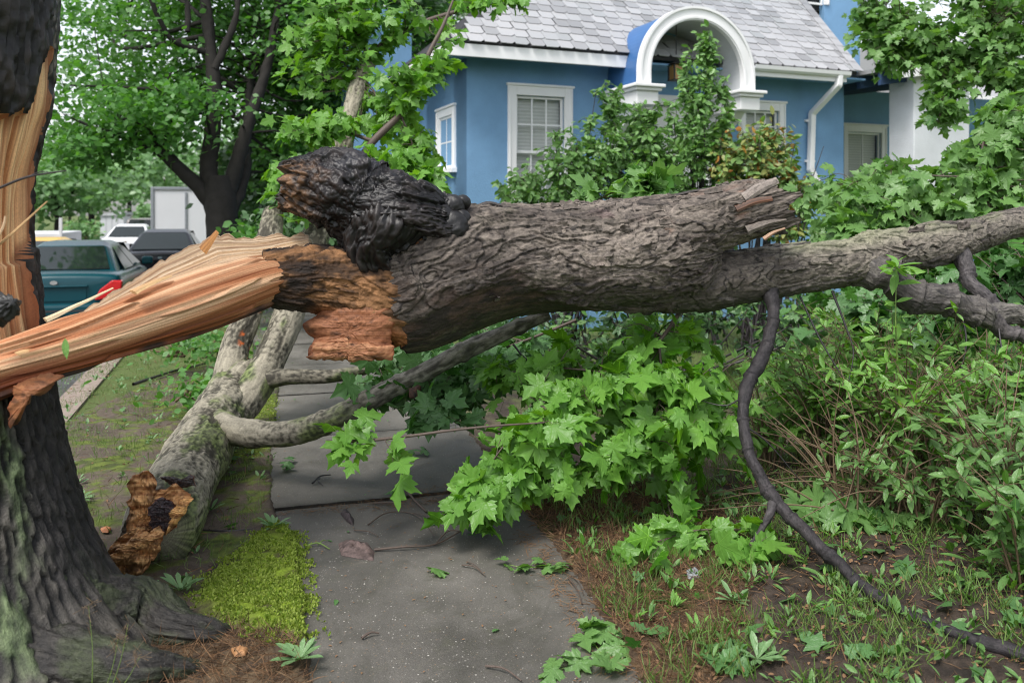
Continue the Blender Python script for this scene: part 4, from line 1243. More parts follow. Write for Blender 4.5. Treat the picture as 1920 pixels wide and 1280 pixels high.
def limb(name, pts, seed, amp=0.008, seg=70, mat='bark', dark=(0.02, 0.018, 0.02), mid=(0.045, 0.04, 0.042), light=(0.085, 0.075, 0.075), parent=None, step=0.008, fu=4, fa=14):
    t = Tube(pts, seg, step)
    d, c, _ = log_bark(t, amp, fu, fa, 6, seed, dark, mid, light)
    nd = smooth(0.93, 1.0, np.sin(t.U * 31 + 5 * fbm(t.tex(1.5, 0.1), 2, seed + 3)))
    wv = np.stack([fbm(np.stack([t.u * 5, t.u * 0 + q_, t.u * 0 + seed], -1), 3, seed + 9) for q_ in (0, 7, 15)], -1)
    t.C = t.C + wv * (t.r * 0.75)[:, None] * (np.sin(np.linspace(0, math.pi, len(t.u))) ** 0.3)[:, None]
    t.push(d + nd * t.r.mean() * 0.22 + t.r.mean() * 0.25 * fbm(t.tex(5, 8), 3, seed + 4))
    return t.build(name, M[mat], parent, col=c), t
limb('limb', [PT(1570, 492, 5.12, 22), PT(1620, 508, 5.08, 30), PT(1665, 527, 5.03, 31), PT(1722, 552, 5.0, 28), PT(1790, 572, 5.0, 27), PT(1850, 586, 5.02, 24), PT(1930, 592, 5.05, 14), PT(2020, 610, 5.1, 10)], 151, 0.014, 120, mid=(0.06, 0.053, 0.05), light=(0.13, 0.12, 0.105), parent=LOG)
limb('branch', [PT(1785, 462, 5.42, 22), PT(1806, 490, 5.35, 16), PT(1822, 530, 5.25, 14), PT(1850, 560, 5.15, 13), PT(1885, 588, 5.1, 10)], 152, 0.006, 60, parent=LOG)
limb('branch', [PT(1840, 580, 5.02, 20), PT(1870, 610, 5.0, 16), PT(1930, 640, 4.98, 13), PT(2010, 690, 4.96, 10)], 153, 0.006, 60, parent=LOG)
# the dark whip that curves down to the ground in front
hb, _ = limb('hanging_branch', [PT(1440, 535, 4.95, 19.8), PT(1450, 575, 4.85, 11.4), PT(1444, 630, 4.75, 11.4), PT(1418, 690, 4.62, 12.9), PT(1396, 740, 4.5, 11.4), PT(1392, 790, 4.42, 10.6), PT(1408, 850, 4.32, 10.6), PT(1440, 920, 4.2, 11.4), PT(1490, 975, 4.08, 11.4), PT(1560, 1045, 3.86, 10.6), PT(1640, 1115, 3.62, 11.4), PT(1730, 1165, 3.42, 11.4), PT(1820, 1198, 3.28, 12.2), PT(1930, 1232, 3.14, 12.9), PT(2060, 1270, 3.0, 13.7)], 161, 0.0035, 36, parent=LOG, step=0.006, fu=9, fa=26, dark=(0.008, 0.007, 0.008), mid=(0.016, 0.014, 0.016), light=(0.036, 0.031, 0.033))
limb('side_twig', [PT(1452, 930, 4.17, 9), PT(1444, 965, 4.13, 8), PT(1420, 1005, 4.12, 5), PT(1404, 1028, 4.12, 2)], 162, 0.002, 16, parent=LOG)
limb('side_twig', [PT(1611, 1090, 3.70, 7), PT(1614, 1120, 3.66, 5), PT(1622, 1160, 3.55, 4), PT(1634, 1192, 3.42, 2)], 163, 0.002, 16, parent=LOG)
limb('side_twig', [PT(1700, 1150, 3.47, 6), PT(1722, 1180, 3.44, 4), PT(1736, 1215, 3.34, 2)], 164, 0.002, 16, parent=LOG)

rr0 = random.Random(15)
V, F, uv = thin_tubes([[(*P(a, b, d), r_) for a, b, d, r_ in q] for q in (
    [(962, 645, 5.2, .007), (985, 672, 5.2, .006), (1020, 692, 5.2, .005), (1070, 680, 5.25, .005), (1135, 686, 5.3, .002)], [(985, 672, 5.2, .005), (968, 700, 5.2, .004), (972, 730, 5.2, .002)],
    [(1020, 692, 5.2, .004), (1052, 668, 5.2, .003), (1090, 664, 5.3, .0015)], [(1560, 545, 5.0, .008), (1585, 610, 4.95, .006), (1600, 660, 4.9, .004), (1590, 720, 4.85, .002)], [(1500, 555, 5.0, .006), (1540, 640, 4.9, .005), (1600, 740, 4.8, .003)],
    [(1396, 742, 4.47, .005), (1360, 760, 4.5, .004), (1310, 750, 4.55, .0025)], [(1400, 800, 4.38, .005), (1440, 830, 4.4, .004), (1500, 900, 4.4, .002)], [(1800, 575, 5.0, .007), (1812, 640, 4.95, .005), (1800, 700, 4.9, .002)], [(1870, 590, 5.0, .007), (1880, 660, 4.9, .005), (1905, 720, 4.9, .002)])], 5, .02)
mk('bare_twigs', V, F, M['twig_dark'], LOG, uv=uv)['kind'] = 'stuff'
# charred butt that juts up from the torn end
def blob_tube(pts, seg, step, amp, seed, f=(5, 6), ref=(0, 0, 1)):
    t = Tube(pts, seg, step, ref=ref)
    n = fbm(t.tex(f[0], f[1]), 5, seed, gain=0.58)
    r = 1 - np.abs(fbm(t.tex(f[0] * 0.8, f[1] * 2.2), 4, seed + 4))
    h, lay, ris, _ = terrace(t.tex(f[0] * 0.7, f[1] * 1.3), 5, seed + 7)
    fine = fbm(t.tex(26, 34), 3, seed + 9)
    t.push(amp * (0.75 * n + 0.25 * (r - 0.6) + 1.3 * (h - 0.5)) + amp * 0.13 * fine)
    crk = smooth(0.90, 0.99, 1 - np.abs(fbm(t.tex(15, 20), 3, seed + 21))) + smooth(0.93, 1.0, 1 - np.abs(fbm(t.tex(7, 10), 3, seed + 25)))
    grit = fbm(t.tex(70, 80), 2, seed + 29)
    t.push(-0.005 * crk + 0.002 * grit)
    t.n, t.ridge, t.lay, t.ris, t.fine = n, r, lay, ris, fine
    return t
BT = blob_tube([PT(541, 336, 4.5, 40), PT(552, 338, 4.5, 50), PT(590, 350, 4.49, 65), PT(640, 364, 4.48, 75), PT(684, 383, 4.47, 76), PT(706, 390, 4.46, 71), PT(742, 393, 4.46, 72), PT(787, 398, 4.48, 62), PT(825, 408, 4.52, 48), PT(852, 412, 4.56, 36)], 320, 0.0045, 0.06, 201, (3.4, 4.2))
j = smooth(0.22, 0.0, BT.rel)
BT.P[..., 0] += j * (0.07 * fbm(BT.tex(0.1, 26), 4, 207))
cc = lerp3((0.004, 0.0035, 0.0045), (0.024, 0.019, 0.019), smooth(-0.3, 0.6, BT.n + 0.4 * BT.fine))
sd = np.degrees(BT.TH)
rotm = smooth(0.1, 0.45, BT.ridge - 0.65 + 0.6 * smooth(0.3, 0.0, BT.rel) + 0.35 * BT.n) * smooth(0.36, 0.05, BT.rel) * smooth(35, 70, sd)
cc = cc + (lerp3((0.03, 0.017, 0.010), (0.26, 0.14, 0.07), smooth(-0.3, 0.5, BT.fine)) - cc) * (rotm * 0.8)[..., None]
bl = smooth(0.3, 0.6, fbm(BT.tex(3, 4), 3, 209)) * smooth(60, 20, np.abs(sd - 15))
cc = cc + (vec(0.02, 0.023, 0.032) - cc) * (bl * 0.6)[..., None]
BT.build('charred_butt', M['char'], LOG, col=cc, capcol=(0.05, 0.03, 0.02), cap_pull=(0.03, 0.0))
for k, (x, y, d, r, f) in enumerate([(848, 388, 4.50, 22, 1.0), (868, 380, 4.52, 14, 1.0), (848, 424, 4.46, 30, 1.25), (832, 402, 4.44, 18, 1.0), (866, 410, 4.48, 18, 1.1)]):
    K = Tube([PT(x - r * 0.9, y - r * 0.5, d, r * 0.35), PT(x - r * 0.4, y - r * 0.3, d, r * 0.85), PT(x, y, d, r), PT(x + r * 0.3, y + r * 0.45 * f, d, r * 0.85), PT(x + r * 0.45, y + r * 0.95 * f, d, r * 0.2)], 44, 0.004)
    K.push(0.012 * fbm(K.tex(16, 16), 4, 220 + k)).build('burl_knob', M['char'], LOG, col=np.full(K.P.shape, 0.011) * vec(1, 0.95, 1.05))
# black neck between the butt and the log, with torn pale patches
NT = blob_tube([PT(730, 370, 4.55, 66), PT(722, 420, 4.46, 80), PT(706, 462, 4.45, 62), PT(714, 492, 4.48, 44), PT(735, 518, 4.54, 30)], 220, 0.005, 0.055, 231, (6, 7), ref=(0, -1, 0))
NT.build('charred_neck', M['char'], LOG, col=lerp3((0.004, 0.0035, 0.004), (0.022, 0.017, 0.016), smooth(-0.3, 0.6, NT.n + 0.4 * NT.fine)))

# rotten brown middle of the torn strap
RB = blob_tube([PT(488, 522, 4.28, 48), PT(540, 524, 4.33, 57), PT(600, 524, 4.4, 62), PT(660, 532, 4.46, 70), PT(715, 548, 4.52, 82), PT(748, 556, 4.6, 88)], 300, 0.005, 0.034, 241, (3, 5.5))
sd = np.degrees(RB.TH)
rc = lerp3((0.045, 0.024, 0.013), (0.25, 0.125, 0.055), smooth(-0.5, 0.5, RB.n + 0.5 * RB.fine + 0.3 * np.sin(RB.lay * 2.1)))
blk = smooth(40, 15, np.abs(sd) + 22 * RB.n) * 0.95
rc = rc + (vec(0.018, 0.015, 0.014) - rc) * np.clip(blk + 0.8 * smooth(0.25, 0.5, fbm(RB.tex(3, 6), 4, 246)), 0, 1)[..., None]
bt = smooth(128, 146, sd + 20 * RB.n)
rc = rc + (lerp3((0.05, 0.043, 0.036), (0.30, 0.12, 0.05), smooth(0.25, 0.45, RB.rel)) - rc) * bt[..., None]
RB.build('rotten_wood', M['rot'], LOG, col=rc)
# burnt slivers that break the outline of the butt
for k in range(22):
    a_ = rr0.uniform(-.2, 1.0)
    x0, y0 = 552 + rr0.uniform(0, 60), 300 + rr0.uniform(0, 75)
    if k > 12: x0, y0 = rr0.uniform(590, 760), 0
    if k > 12: y0 = 296 + (x0 - 590) * 0.27
    dx = rr0.uniform(14, 34); up_ = rr0.uniform(-10, 6)
    shard('charred_splinter', [P(x0 + 26, y0 + 6, 4.40), P(x0, y0, 4.37 + rr0.uniform(0, .08)), P(x0 - dx, y0 + up_, 4.40 + rr0.uniform(-.03, .08))], rr0.uniform(.012, .026), rr0.uniform(.004, .012), .012, M['char'], LOG, rr0.choice([(0.008, 0.007, 0.008), (0.02, 0.014, 0.011), (0.16, 0.085, 0.045)]) if k <= 12 else (0.009, 0.008, 0.009), 150 + k, ref=(0, -0.6, 0.8))
# layered lower chunk of orange heartwood
def chunk(name, poly, d0, d1, mat, col0, col1, seed, bulge=0.04, amp=0.02, parent=None, layer=1.0):
    """solid slab whose face follows the outline poly (pixels), d0 front and d1 back depth; the face is broken and layered"""
    poly = np.asarray(poly, float)
    n = len(poly)
    L = np.concatenate([[0], np.cumsum(np.linalg.norm(np.roll(poly, -1, 0) - poly, axis=1))])
    m = 140
    s = np.linspace(0, L[-1], m, endpoint=False)
    cl = np.vstack([poly, poly[:1]])
    O = np.stack([np.interp(s, L, cl[:, k]) for k in (0, 1)], 1)
    O += np.stack([fbm(np.stack([O[:, 0] * 0.04, O[:, 1] * 0.04, s * 0], -1), 4, seed), fbm(np.stack([O[:, 0] * 0.04, O[:, 1] * 0.04, s * 0 + 9], -1), 4, seed + 1)], 1) * 9
    cen = O.mean(0)
    rows = 26
    V, uv, cl_ = [], [], []
    q = np.concatenate([[0.0], np.linspace(0.04, 1, rows)])
    for f in q:                       # front, from centre to rim
        xy = cen + (O - cen) * f
        pr_ = np.stack([xy[:, 0] * 0.022, xy[:, 1] * 0.06, xy[:, 0] * 0], -1)
        h, lay, ris, nn = terrace(pr_, 6, seed + 3)
        dd = d0 + bulge * f ** 3 - amp * 3.0 * (h - 0.5) * layer - amp * 0.5 * fbm(pr_ * 7, 3, seed + 6)
        V.append(np.stack([(xy[:, 0] - 960) * dd / FPX, dd, EYE - (xy[:, 1] - HOR) * dd / FPX], -1))
        tone = np.clip(0.5 + 0.7 * nn - 0.35 + 0.4 * fbm(pr_ * 4, 3, seed + 8), 0, 1)
        c = lerp3(col0, col1, tone)
        blot_ = smooth(0.15, 0.5, fbm(np.stack([xy[:, 0] * 0.03, xy[:, 1] * 0.05, xy[:, 0] * 0 + seed], -1), 4, seed + 11))
        c = c + (vec(0.04, 0.02, 0.012) - c) * (blot_ * 0.75)[:, None]
        c = c + (vec(0.10, 0.03, 0.012) - c) * (ris * 0.6)[:, None] + (vec(0.20, 0.05, 0.02) - c) * (smooth(0.93, 1.0, np.full(m, f)) * 0.6)[:, None]
        cl_.append(c); uv.append(xy * d0 / FPX)
    for f in (0.35, 0.7, 1.0):        # sides back
        xy = cen + (O - cen) * (1 - 0.12 * f)
        dd = np.full(m, d0 + bulge + (d1 - d0) * f)
        V.append(np.stack([(xy[:, 0] - 960) * dd / FPX, dd, EYE - (xy[:, 1] - HOR) * dd / FPX], -1))
        cl_.append(np.tile(vec(0.12, 0.045, 0.02), (m, 1))); uv.append(xy * d0 / FPX + f * 0.1)
    k = len(V)
    V = np.vstack(V)
    i = np.arange(k * m).reshape(k, m); jn = np.roll(i, -1, 1)
    F = np.stack([i[:-1], i[1:], jn[1:], jn[:-1]], -1).reshape(-1, 4)
    a = V[F[2000, 0]]; 
    nn_ = np.cross(V[F[2000, 1]] - V[F[2000, 0]], V[F[2000, 3]] - V[F[2000, 0]])
    if nn_[1] > 0: F = F[:, ::-1]
    return mk(name, V, F, mat, parent, uv=np.vstack(uv), col=np.vstack(cl_))
chunk('split_wood', SPL_POLY, 2.98, 3.2, M['wood'], (0.12, 0.038, 0.016), (0.34, 0.15, 0.065), 300, 0.10, 0.003, stump)
chunk('torn_heartwood', [(566, 612), (596, 588), (640, 556), (700, 556), (738, 575), (736, 610), (734, 632), (738, 648), (736, 668), (700, 674), (640, 672), (574, 671), (580, 648), (592, 634), (572, 622)], 4.27, 4.55, M['wood'], (0.12, 0.038, 0.017), (0.43, 0.19, 0.095), 301, 0.06, 0.006, LOG)
chunk('torn_heartwood', [(574, 672), (586, 642), (620, 628), (690, 640), (738, 652), (734, 672), (700, 675), (640, 676)], 4.25, 4.55, M['wood'], (0.17, 0.052, 0.022), (0.56, 0.29, 0.15), 305, 0.03, 0.008, LOG)
chunk('pale_torn_patch', [(654, 428), (676, 424), (680, 450), (670, 466), (655, 446)], 4.33, 4.42, M['wood'], (0.42, 0.22, 0.10), (0.70, 0.46, 0.26), 311, 0.02, 0.008, LOG)
chunk('pale_torn_patch', [(742, 432), (770, 421), (796, 452), (776, 466), (748, 468)], 4.36, 4.45, M['wood'], (0.22, 0.10, 0.045), (0.50, 0.28, 0.12), 312, 0.02, 0.012, LOG)
chunk('pale_torn_patch', [(734, 500), (752, 490), (764, 496), (758, 514), (742, 534), (736, 520)], 4.36, 4.44, M['wood'], (0.55, 0.32, 0.16), (0.74, 0.52, 0.30), 313, 0.02, 0.008, LOG)
chunk('pale_torn_patch', [(700, 560), (716, 552), (714, 580), (700, 606), (690, 590)], 4.36, 4.44, M['wood'], (0.40, 0.22, 0.10), (0.66, 0.44, 0.24), 314, 0.02, 0.008, LOG)
chunk('pale_torn_patch', [(690, 470), (726, 466), (744, 480), (716, 492), (694, 488)], 4.37, 4.46, M['rot'], (0.12, 0.05, 0.02), (0.30, 0.14, 0.06), 315, 0.02, 0.012, LOG)

# the long torn strap of fresh wood back to the stump
ST = Tube([PT(-180, 735, 3.12, 44), PT(-60, 712, 3.15, 42), PT(40, 676, 3.2, 41), PT(140, 643, 3.35, 46), PT(240, 609, 3.58, 52), PT(340, 575, 3.84, 56), PT(430, 545, 4.08, 53), PT(500, 524, 4.26, 46), PT(540, 520, 4.36, 30)], 420, 0.006)
sd = np.degrees(ST.TH)
fib = fbm(ST.tex(0.32, 24), 5, 401, gain=0.62)
fib2 = 1 - np.abs(fbm(ST.tex(0.4, 9), 3, 405))
spl, lay, ris, _ = terrace(ST.tex(0.38, 6.2), 6, 409, 0.22)
ST.push(0.006 * fib + 0.05 * (spl - 0.5) * 1.5 + 0.010 * (fib2 - 0.6))
wc = lerp3((0.38, 0.145, 0.06), (0.74, 0.44, 0.25), smooth(-0.6, 0.5, 0.8 * fib + 0.22 * np.sin(lay * 1.7)))
wc = wc + (vec(0.80, 0.58, 0.37) - wc) * (smooth(0.1, 0.45, fib) * 0.4)[..., None]
wc = wc + (vec(0.16, 0.06, 0.025) - wc) * (np.clip(ris * 0.8, 0, 1) * 0.5)[..., None]
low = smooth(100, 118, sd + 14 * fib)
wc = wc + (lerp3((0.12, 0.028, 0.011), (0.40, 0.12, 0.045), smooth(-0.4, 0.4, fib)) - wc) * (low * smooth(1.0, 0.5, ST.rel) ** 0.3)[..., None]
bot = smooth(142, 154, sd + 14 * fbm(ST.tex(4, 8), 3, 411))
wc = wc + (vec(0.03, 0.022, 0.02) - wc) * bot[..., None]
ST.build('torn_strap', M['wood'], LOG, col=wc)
# plank-like tongue of pale sapwood standing above it
def blade(name, top, bot, d0, d1, thick, col0, col1, seed, parent, mat='wood', lean=0.0, rel=0.03):
    """a split board between a ragged top outline and a lower outline (pixels), fibres along it"""
    top, bot = np.asarray(top, float), np.asarray(bot, float)
    n, m = 170, 60
    s = np.linspace(0, 1, n)
    def along(a):
        L = np.concatenate([[0], np.cumsum(np.linalg.norm(np.diff(a, axis=0), axis=1))]); L /= L[-1]
        return np.stack([np.interp(s, L, a[:, k]) for k in (0, 1)], 1)
    A, B = along(top), along(bot)
    rag = 9 * fbm(np.stack([s * 22, s * 0, s * 0 + seed], -1), 5, seed)
    v = np.linspace(0, 1, m)
    XY = A[:, None] * (1 - v)[None, :, None] + B[:, None] * v[None, :, None]
    XY[..., 1] += rag[:, None] * np.clip(1 - v / 0.16, 0, 1)[None]
    S_, V_ = np.meshgrid(s, v, indexing='ij')
    fb = fbm(np.stack([S_ * 1.3, V_ * 15, S_ * 0 + seed], -1), 5, seed + 2, gain=0.6)
    h, lay, ris, _ = terrace(np.stack([S_ * 1.5, V_ * 4.5, S_ * 0 + seed], -1), 5, seed + 4, 0.3)
    dep = d0 + (d1 - d0) * S_ + lean * (1 - V_) - rel * h - 0.4 * rel * fb
    Fr = np.stack([(XY[..., 0] - 960) * dep / FPX, dep, EYE - (XY[..., 1] - HOR) * dep / FPX], -1)
    db = dep + thick * np.clip(0.25 + V_ * 0.8, 0, 1)
    Bk = Fr + np.stack([dep * 0, db - dep, dep * 0], -1)
    c = lerp3(col0, col1, smooth(-0.6, 0.5, 0.8 * fb + 0.15 * np.sin(lay * 2)))
    c = c + (vec(0.25, 0.10, 0.04) - c) * (ris * 0.45)[..., None]
    i = np.arange(n * m).reshape(n, m)
    F = np.stack([i[:-1, :-1], i[:-1, 1:], i[1:, 1:], i[1:, :-1]], -1).reshape(-1, 4)
    K = n * m
    rim = np.concatenate([i[0], i[1:, -1], i[-1, -2::-1], i[-2:0:-1, 0]])
    S = np.stack([rim, np.roll(rim, -1), np.roll(rim, -1) + K, rim + K], 1)
    Fall = np.vstack([F, F[:, ::-1] + K, S[:, ::-1]])
    uv = np.stack([S_ * 1.2, V_ * 0.3 + seed], -1).reshape(-1, 2)
    return mk(name, np.vstack([Fr.reshape(-1, 3), Bk.reshape(-1, 3)]), Fall, M[mat], parent, uv=np.vstack([uv, uv]), col=np.vstack([c.reshape(-1, 3)] * 2))
blade('sapwood_tongue', [(100, 622), (160, 580), (214, 547), (262, 517), (300, 490), (345, 468), (398, 441), (470, 445), (545, 438), (578, 442)], [(120, 640), (190, 605), (250, 580), (320, 555), (400, 530), (470, 505), (520, 495), (560, 475), (570, 470), (580, 458)], 3.30, 4.46, 0.07, (0.60, 0.37, 0.20), (0.83, 0.64, 0.43), 451, LOG, lean=0.14, rel=0.012)
blade('split_layer', [(-20, 660), (90, 618), (190, 585), (260, 556), (330, 535), (420, 512), (498, 482)], [(-20, 690), (90, 650), (190, 618), (270, 590), (340, 566), (420, 540), (498, 515)], 3.1, 4.18, 0.05, (0.38, 0.15, 0.06), (0.72, 0.44, 0.25), 461, LOG, lean=0.05, rel=0.014)
blade('split_layer', [(-20, 682), (80, 647), (200, 607), (300, 572), (400, 546), (500, 520)], [(-20, 696), (100, 657), (220, 619), (310, 586), (400, 559), (500, 534)], 3.05, 4.16, 0.05, (0.42, 0.165, 0.065), (0.76, 0.46, 0.26), 467, LOG, lean=0.03, rel=0.014)
sh = [([(85, 600, 3.1), (160, 565, 3.22), (212, 540, 3.3)], .014, .004, PALE), ([(250, 548, 3.5), (290, 528, 3.6), (322, 517, 3.66)], .022, .006, TAN), ([(380, 470, 3.98), (402, 442, 3.98), (408, 434, 3.98)], .03, .012, ORG), ([(40, 668, 3.05), (140, 640, 3.18), (225, 612, 3.36)], .010, .003, (0.60, 0.36, 0.19))]
for k, (pts, w0, w1, cl_) in enumerate(sh):
    shard('splinter', [P(*p) for p in pts], w0, w1, 0.007, M['wood'], LOG, cl_, 30 + k, ref=(0, -0.8, 0.6))
rr = random.Random(5)
for k in range(4):
    x0 = rr.uniform(20, 430); y0 = 668 - (x0 - 20) * 0.34 + rr.uniform(-25, 28)
    d0 = 3.03 + (x0 / 500) * 1.02
    L = rr.uniform(50, 150); dy = -0.36 * L + rr.uniform(-9, 5)
    shard('splinter', [P(x0, y0, d0 + 0.02), P(x0 + L * 0.5, y0 + dy * 0.5, d0 + L * 0.0012), P(x0 + L, y0 + dy, d0 + L * 0.0021)], rr.uniform(.006, .016), .002, 0.003, M['wood'], LOG, rr.choice([TAN, ORG, (0.56, 0.31, 0.15)]), 60 + k, ref=(0, -0.8, 0.6))
# lifted bark flakes along the log
for k in range(46):
    if k < 34:
        tb, rel, th = ML, rr.uniform(0.25, 0.92), rr.uniform(-8, 118)
    elif k < 40:
        tb, rel, th = UL, rr.uniform(0.3, 0.9), rr.uniform(-10, 90)
    else:
        tb, rel, th = RL, rr.uniform(0.12, 0.6), rr.uniform(-8, 100)
    i0 = int(rel * (len(tb.u) - 1)); j0 = int(np.argmin(np.abs(np.degrees(tb.th) - th)))
    ln, wd = rr.uniform(0.05, 0.16), rr.uniform(0.02, 0.045)
    ni, nj = int(ln / 0.0055), max(4, int(wd / (tb.r[i0] * 2 * math.pi / tb.seg)))
    ii = np.clip(np.arange(i0, i0 + ni, 2), 0, len(tb.u) - 1); jj = np.clip(np.arange(j0, j0 + nj, 2), 0, tb.seg)
    if len(ii) < 4 or len(jj) < 3: continue
    S = tb.P[np.ix_(ii, jj)]; N_ = tb.N[np.ix_(ii, jj)]
    a = np.linspace(0, 1, len(ii))[:, None]; bq_ = np.linspace(0, 1, len(jj))[None]
    wob = fbm(np.stack([a * 5 + 0 * bq_, bq_ * 3 + 0 * a, 0 * a + 0 * bq_ + k], -1), 3, 500 + k)
    lift = 0.006 + 0.022 * (1 - bq_) ** 2 * (0.6 + 0.8 * wob)
    cutm = np.abs(a - 0.5) * 2
    A_ = S + N_ * lift[..., None] + (tb.e2[i0] * 0.02)[None, None] * (wob * 0.6)[..., None]
    B_ = A_ - N_ * 0.006
    n_, m_ = len(ii), len(jj)
    q = np.arange(n_ * m_).reshape(n_, m_)
    keep = (np.abs(a - 0.5) * 2 + 0.25 * wob < 0.9 - 0.0 * bq_)[:-1, :-1]
    F_ = np.stack([q[:-1, :-1], q[:-1, 1:], q[1:, 1:], q[1:, :-1]], -1)[keep].reshape(-1, 4)
    if len(F_) < 4: continue
    K = n_ * m_
    tone = rr.uniform(0.7, 1.25)
    col = np.tile(vec(0.10, 0.083, 0.07) * tone, (2 * K, 1))
    mk('bark_flake', np.vstack([A_.reshape(-1, 3), B_.reshape(-1, 3)]), np.vstack([F_, F_[:, ::-1] + K]), M['bark'], LOG, uv=np.tile(np.stack([a * ln + 0 * bq_, bq_ * wd + 0 * a], -1).reshape(-1, 2), (2, 1)), col=col)
# dark curled bark strips on the log's top edge
for k, (pts, w) in enumerate([([(1120, 392, 4.85), (1180, 384, 4.84), (1226, 376, 4.84)], .02), ([(1240, 374, 4.83), (1290, 360, 4.82), (1350, 350, 4.82)], .018), ([(1440, 466, 4.98), (1500, 457, 5.0), (1520, 453, 5.0)], .014), ([(880, 396, 4.66), (912, 380, 4.66), (940, 384, 4.67)], .03), ([(1000, 386, 4.78), (1050, 384, 4.79), (1090, 388, 4.8)], .012)]):
    shard('bark_strip', [P(*p) for p in pts], w, w * 0.6, 0.008, M['bark'], LOG, (0.04, 0.034, 0.032), 120 + k, ref=(0, -0.3, 1))

# ---------------------------------------------------------------- second fallen tree: pale mossy forked trunk
FT = thing('fallen_forked_trunk', 'pale mossy forked trunk fallen on the verge with a raw orange broken base', 'fallen tree', G(330, 1060))
def mossy(pts, seg, step, seed, amp=0.02, mossk=0.0):
    t = Tube(pts, seg, step, ref=(0, -0.5, 1))
    n = fbm(t.tex(3.0, 5.0), 5, seed)
    rg = 1 - np.abs(fbm(t.tex(2.5, 9), 4, seed + 3))
    fine = fbm(t.tex(30, 40), 3, seed + 6)
    t.push(amp * (0.7 * n + 0.7 * (rg - 0.6) + 0.22 * fine))
    c = lerp3((0.05, 0.045, 0.033), (0.25, 0.228, 0.175), smooth(-0.3, 0.45, 0.6 * n + 0.7 * fine + 0.9 * (rg - 0.6)))
    mo = smooth(0.0, 0.4, fbm(t.tex(2.6, 5), 5, seed + 9) + mossk + 0.45 * smooth(40, 140, np.degrees(t.TH)))
    c = c + (lerp3((0.028, 0.042, 0.012), (0.12, 0.165, 0.04), smooth(-0.4, 0.4, fine)) - c) * (mo * 0.78)[..., None]
    return t, c
def PG(px, py, lift, r):
    """centre of a limb whose axis shows at (px, py) and hovers lift metres over the soil"""
    d = FPX * (EYE - lift) / (py - HOR)
    return (*P(px, py, d), r)
t, c = mossy([PG(296, 1004, .15, .165), PG(314, 964, .17, .185), PG(348, 890, .18, .185), PG(386, 822, .22, .19), (*P(424, 757, 6.3), .19), (*P(452, 715, 6.55), .165), (*P(470, 690, 6.7), .10)], 200, 0.01, 601, 0.024)
t.build('trunk', M['bark_pale'], FT, col=c)
t, c = mossy([(*P(398, 800, 5.95), .09), (*P(415, 755, 6.3), .11), (*P(428, 705, 6.5), .112), (*P(442, 650, 6.68), .108), (*P(462, 595, 6.8), .105), (*P(486, 530, 7.0), .112), (*P(503, 450, 7.2), .10), (*P(512, 398, 7.4), .085)], 130, 0.012, 611, 0.016, -0.25)
orr = smooth(0.2, 0.45, fbm(t.tex(14, 16), 3, 615)) * np.exp(-((t.rel - 0.42) / 0.11) ** 2) * smooth(20, 50, np.degrees(t.TH)) * smooth(150, 110, np.degrees(t.TH))
c = c + (vec(0.50, 0.11, 0.02) - c) * orr[..., None]
t.build('fork_limb', M['bark_pale'], FT, col=c)
t, c = mossy([(*P(432, 795, 5.95), .09), (*P(458, 757, 6.25), .12), (*P(486, 712, 6.45), .126), (*P(512, 660, 6.65), .122), (*P(536, 605, 6.85), .118), (*P(560, 540, 7.1), .112), (*P(590, 450, 7.5), .12), (*P(622, 350, 8.0), .105), (*P(648, 250, 8.4), .095), (*P(672, 160, 8.8), .085), (*P(700, 100, 9.2), .07)], 130, 0.012, 621, 0.016, -0.2)
t.build('fork_limb', M['bark_pale'], FT, col=c)
t, c = mossy([(*P(392, 795, 5.75), .12), (*P(440, 808, 5.5), .090), (*P(500, 815, 5.35), .078), (*P(560, 809, 5.25), .075), (*P(620, 788, 5.18), .070), (*P(695, 748, 5.15), .064), (*P(775, 706, 5.15), .058), (*P(845, 672, 5.15), .053), (*P(912, 638, 5.18), .050), (*P(985, 606, 5.2), .043), (*P(1030, 588, 5.2), .036)], 100, 0.008, 631, 0.010, -0.05)
sdg = smooth(0.35, 0.62, t.rel)
c = c + (lerp3((0.055, 0.052, 0.044), (0.22, 0.21, 0.18), smooth(-0.4, 0.4, fbm(t.tex(14, 26), 3, 634))) - c) * (sdg * 0.8)[..., None]
nd = smooth(0.9, 1.0, np.sin(t.U * 13 + 4 * fbm(t.tex(1.5, .1), 2, 636)))
t.push(0.008 * nd).build('branch', M['bark_pale'], FT, col=c)
limb('branch_knot', [PT(786, 722, 5.08, 3), PT(779, 736, 5.07, 11), PT(776, 748, 5.06, 9), PT(776, 754, 5.06, 2)], 637, 0.004, 30, parent=FT, mid=(0.06, 0.03, 0.02), light=(0.14, 0.07, 0.045))
t, c = mossy([(*P(500, 712, 6.4), .07), (*P(540, 706, 6.4), .058), (*P(600, 706, 6.4), .052), (*P(650, 702, 6.4), .048), (*P(695, 690, 6.45), .035)], 60, 0.01, 641, 0.008, 0.0)
t.build('branch', M['bark_pale'], FT, col=c * 0.7)
chunk('broken_base', [(246, 890), (284, 884), (292, 920), (330, 905), (360, 925), (330, 985), (306, 1000), (296, 1040), (278, 1062), (262, 1088), (232, 1092), (208, 1060), (194, 1040), (230, 1000), (244, 960), (236, 940)], 3.93, 4.12, M['wood'], (0.40, 0.17, 0.055), (0.82, 0.50, 0.23), 651, 0.05, 0.035, FT)
chunk('broken_base', [(318, 960), (346, 925), (362, 932), (334, 980), (312, 1000)], 3.86, 3.98, M['wood'], (0.60, 0.28, 0.08), (0.80, 0.50, 0.22), 655, 0.03, 0.01, FT)
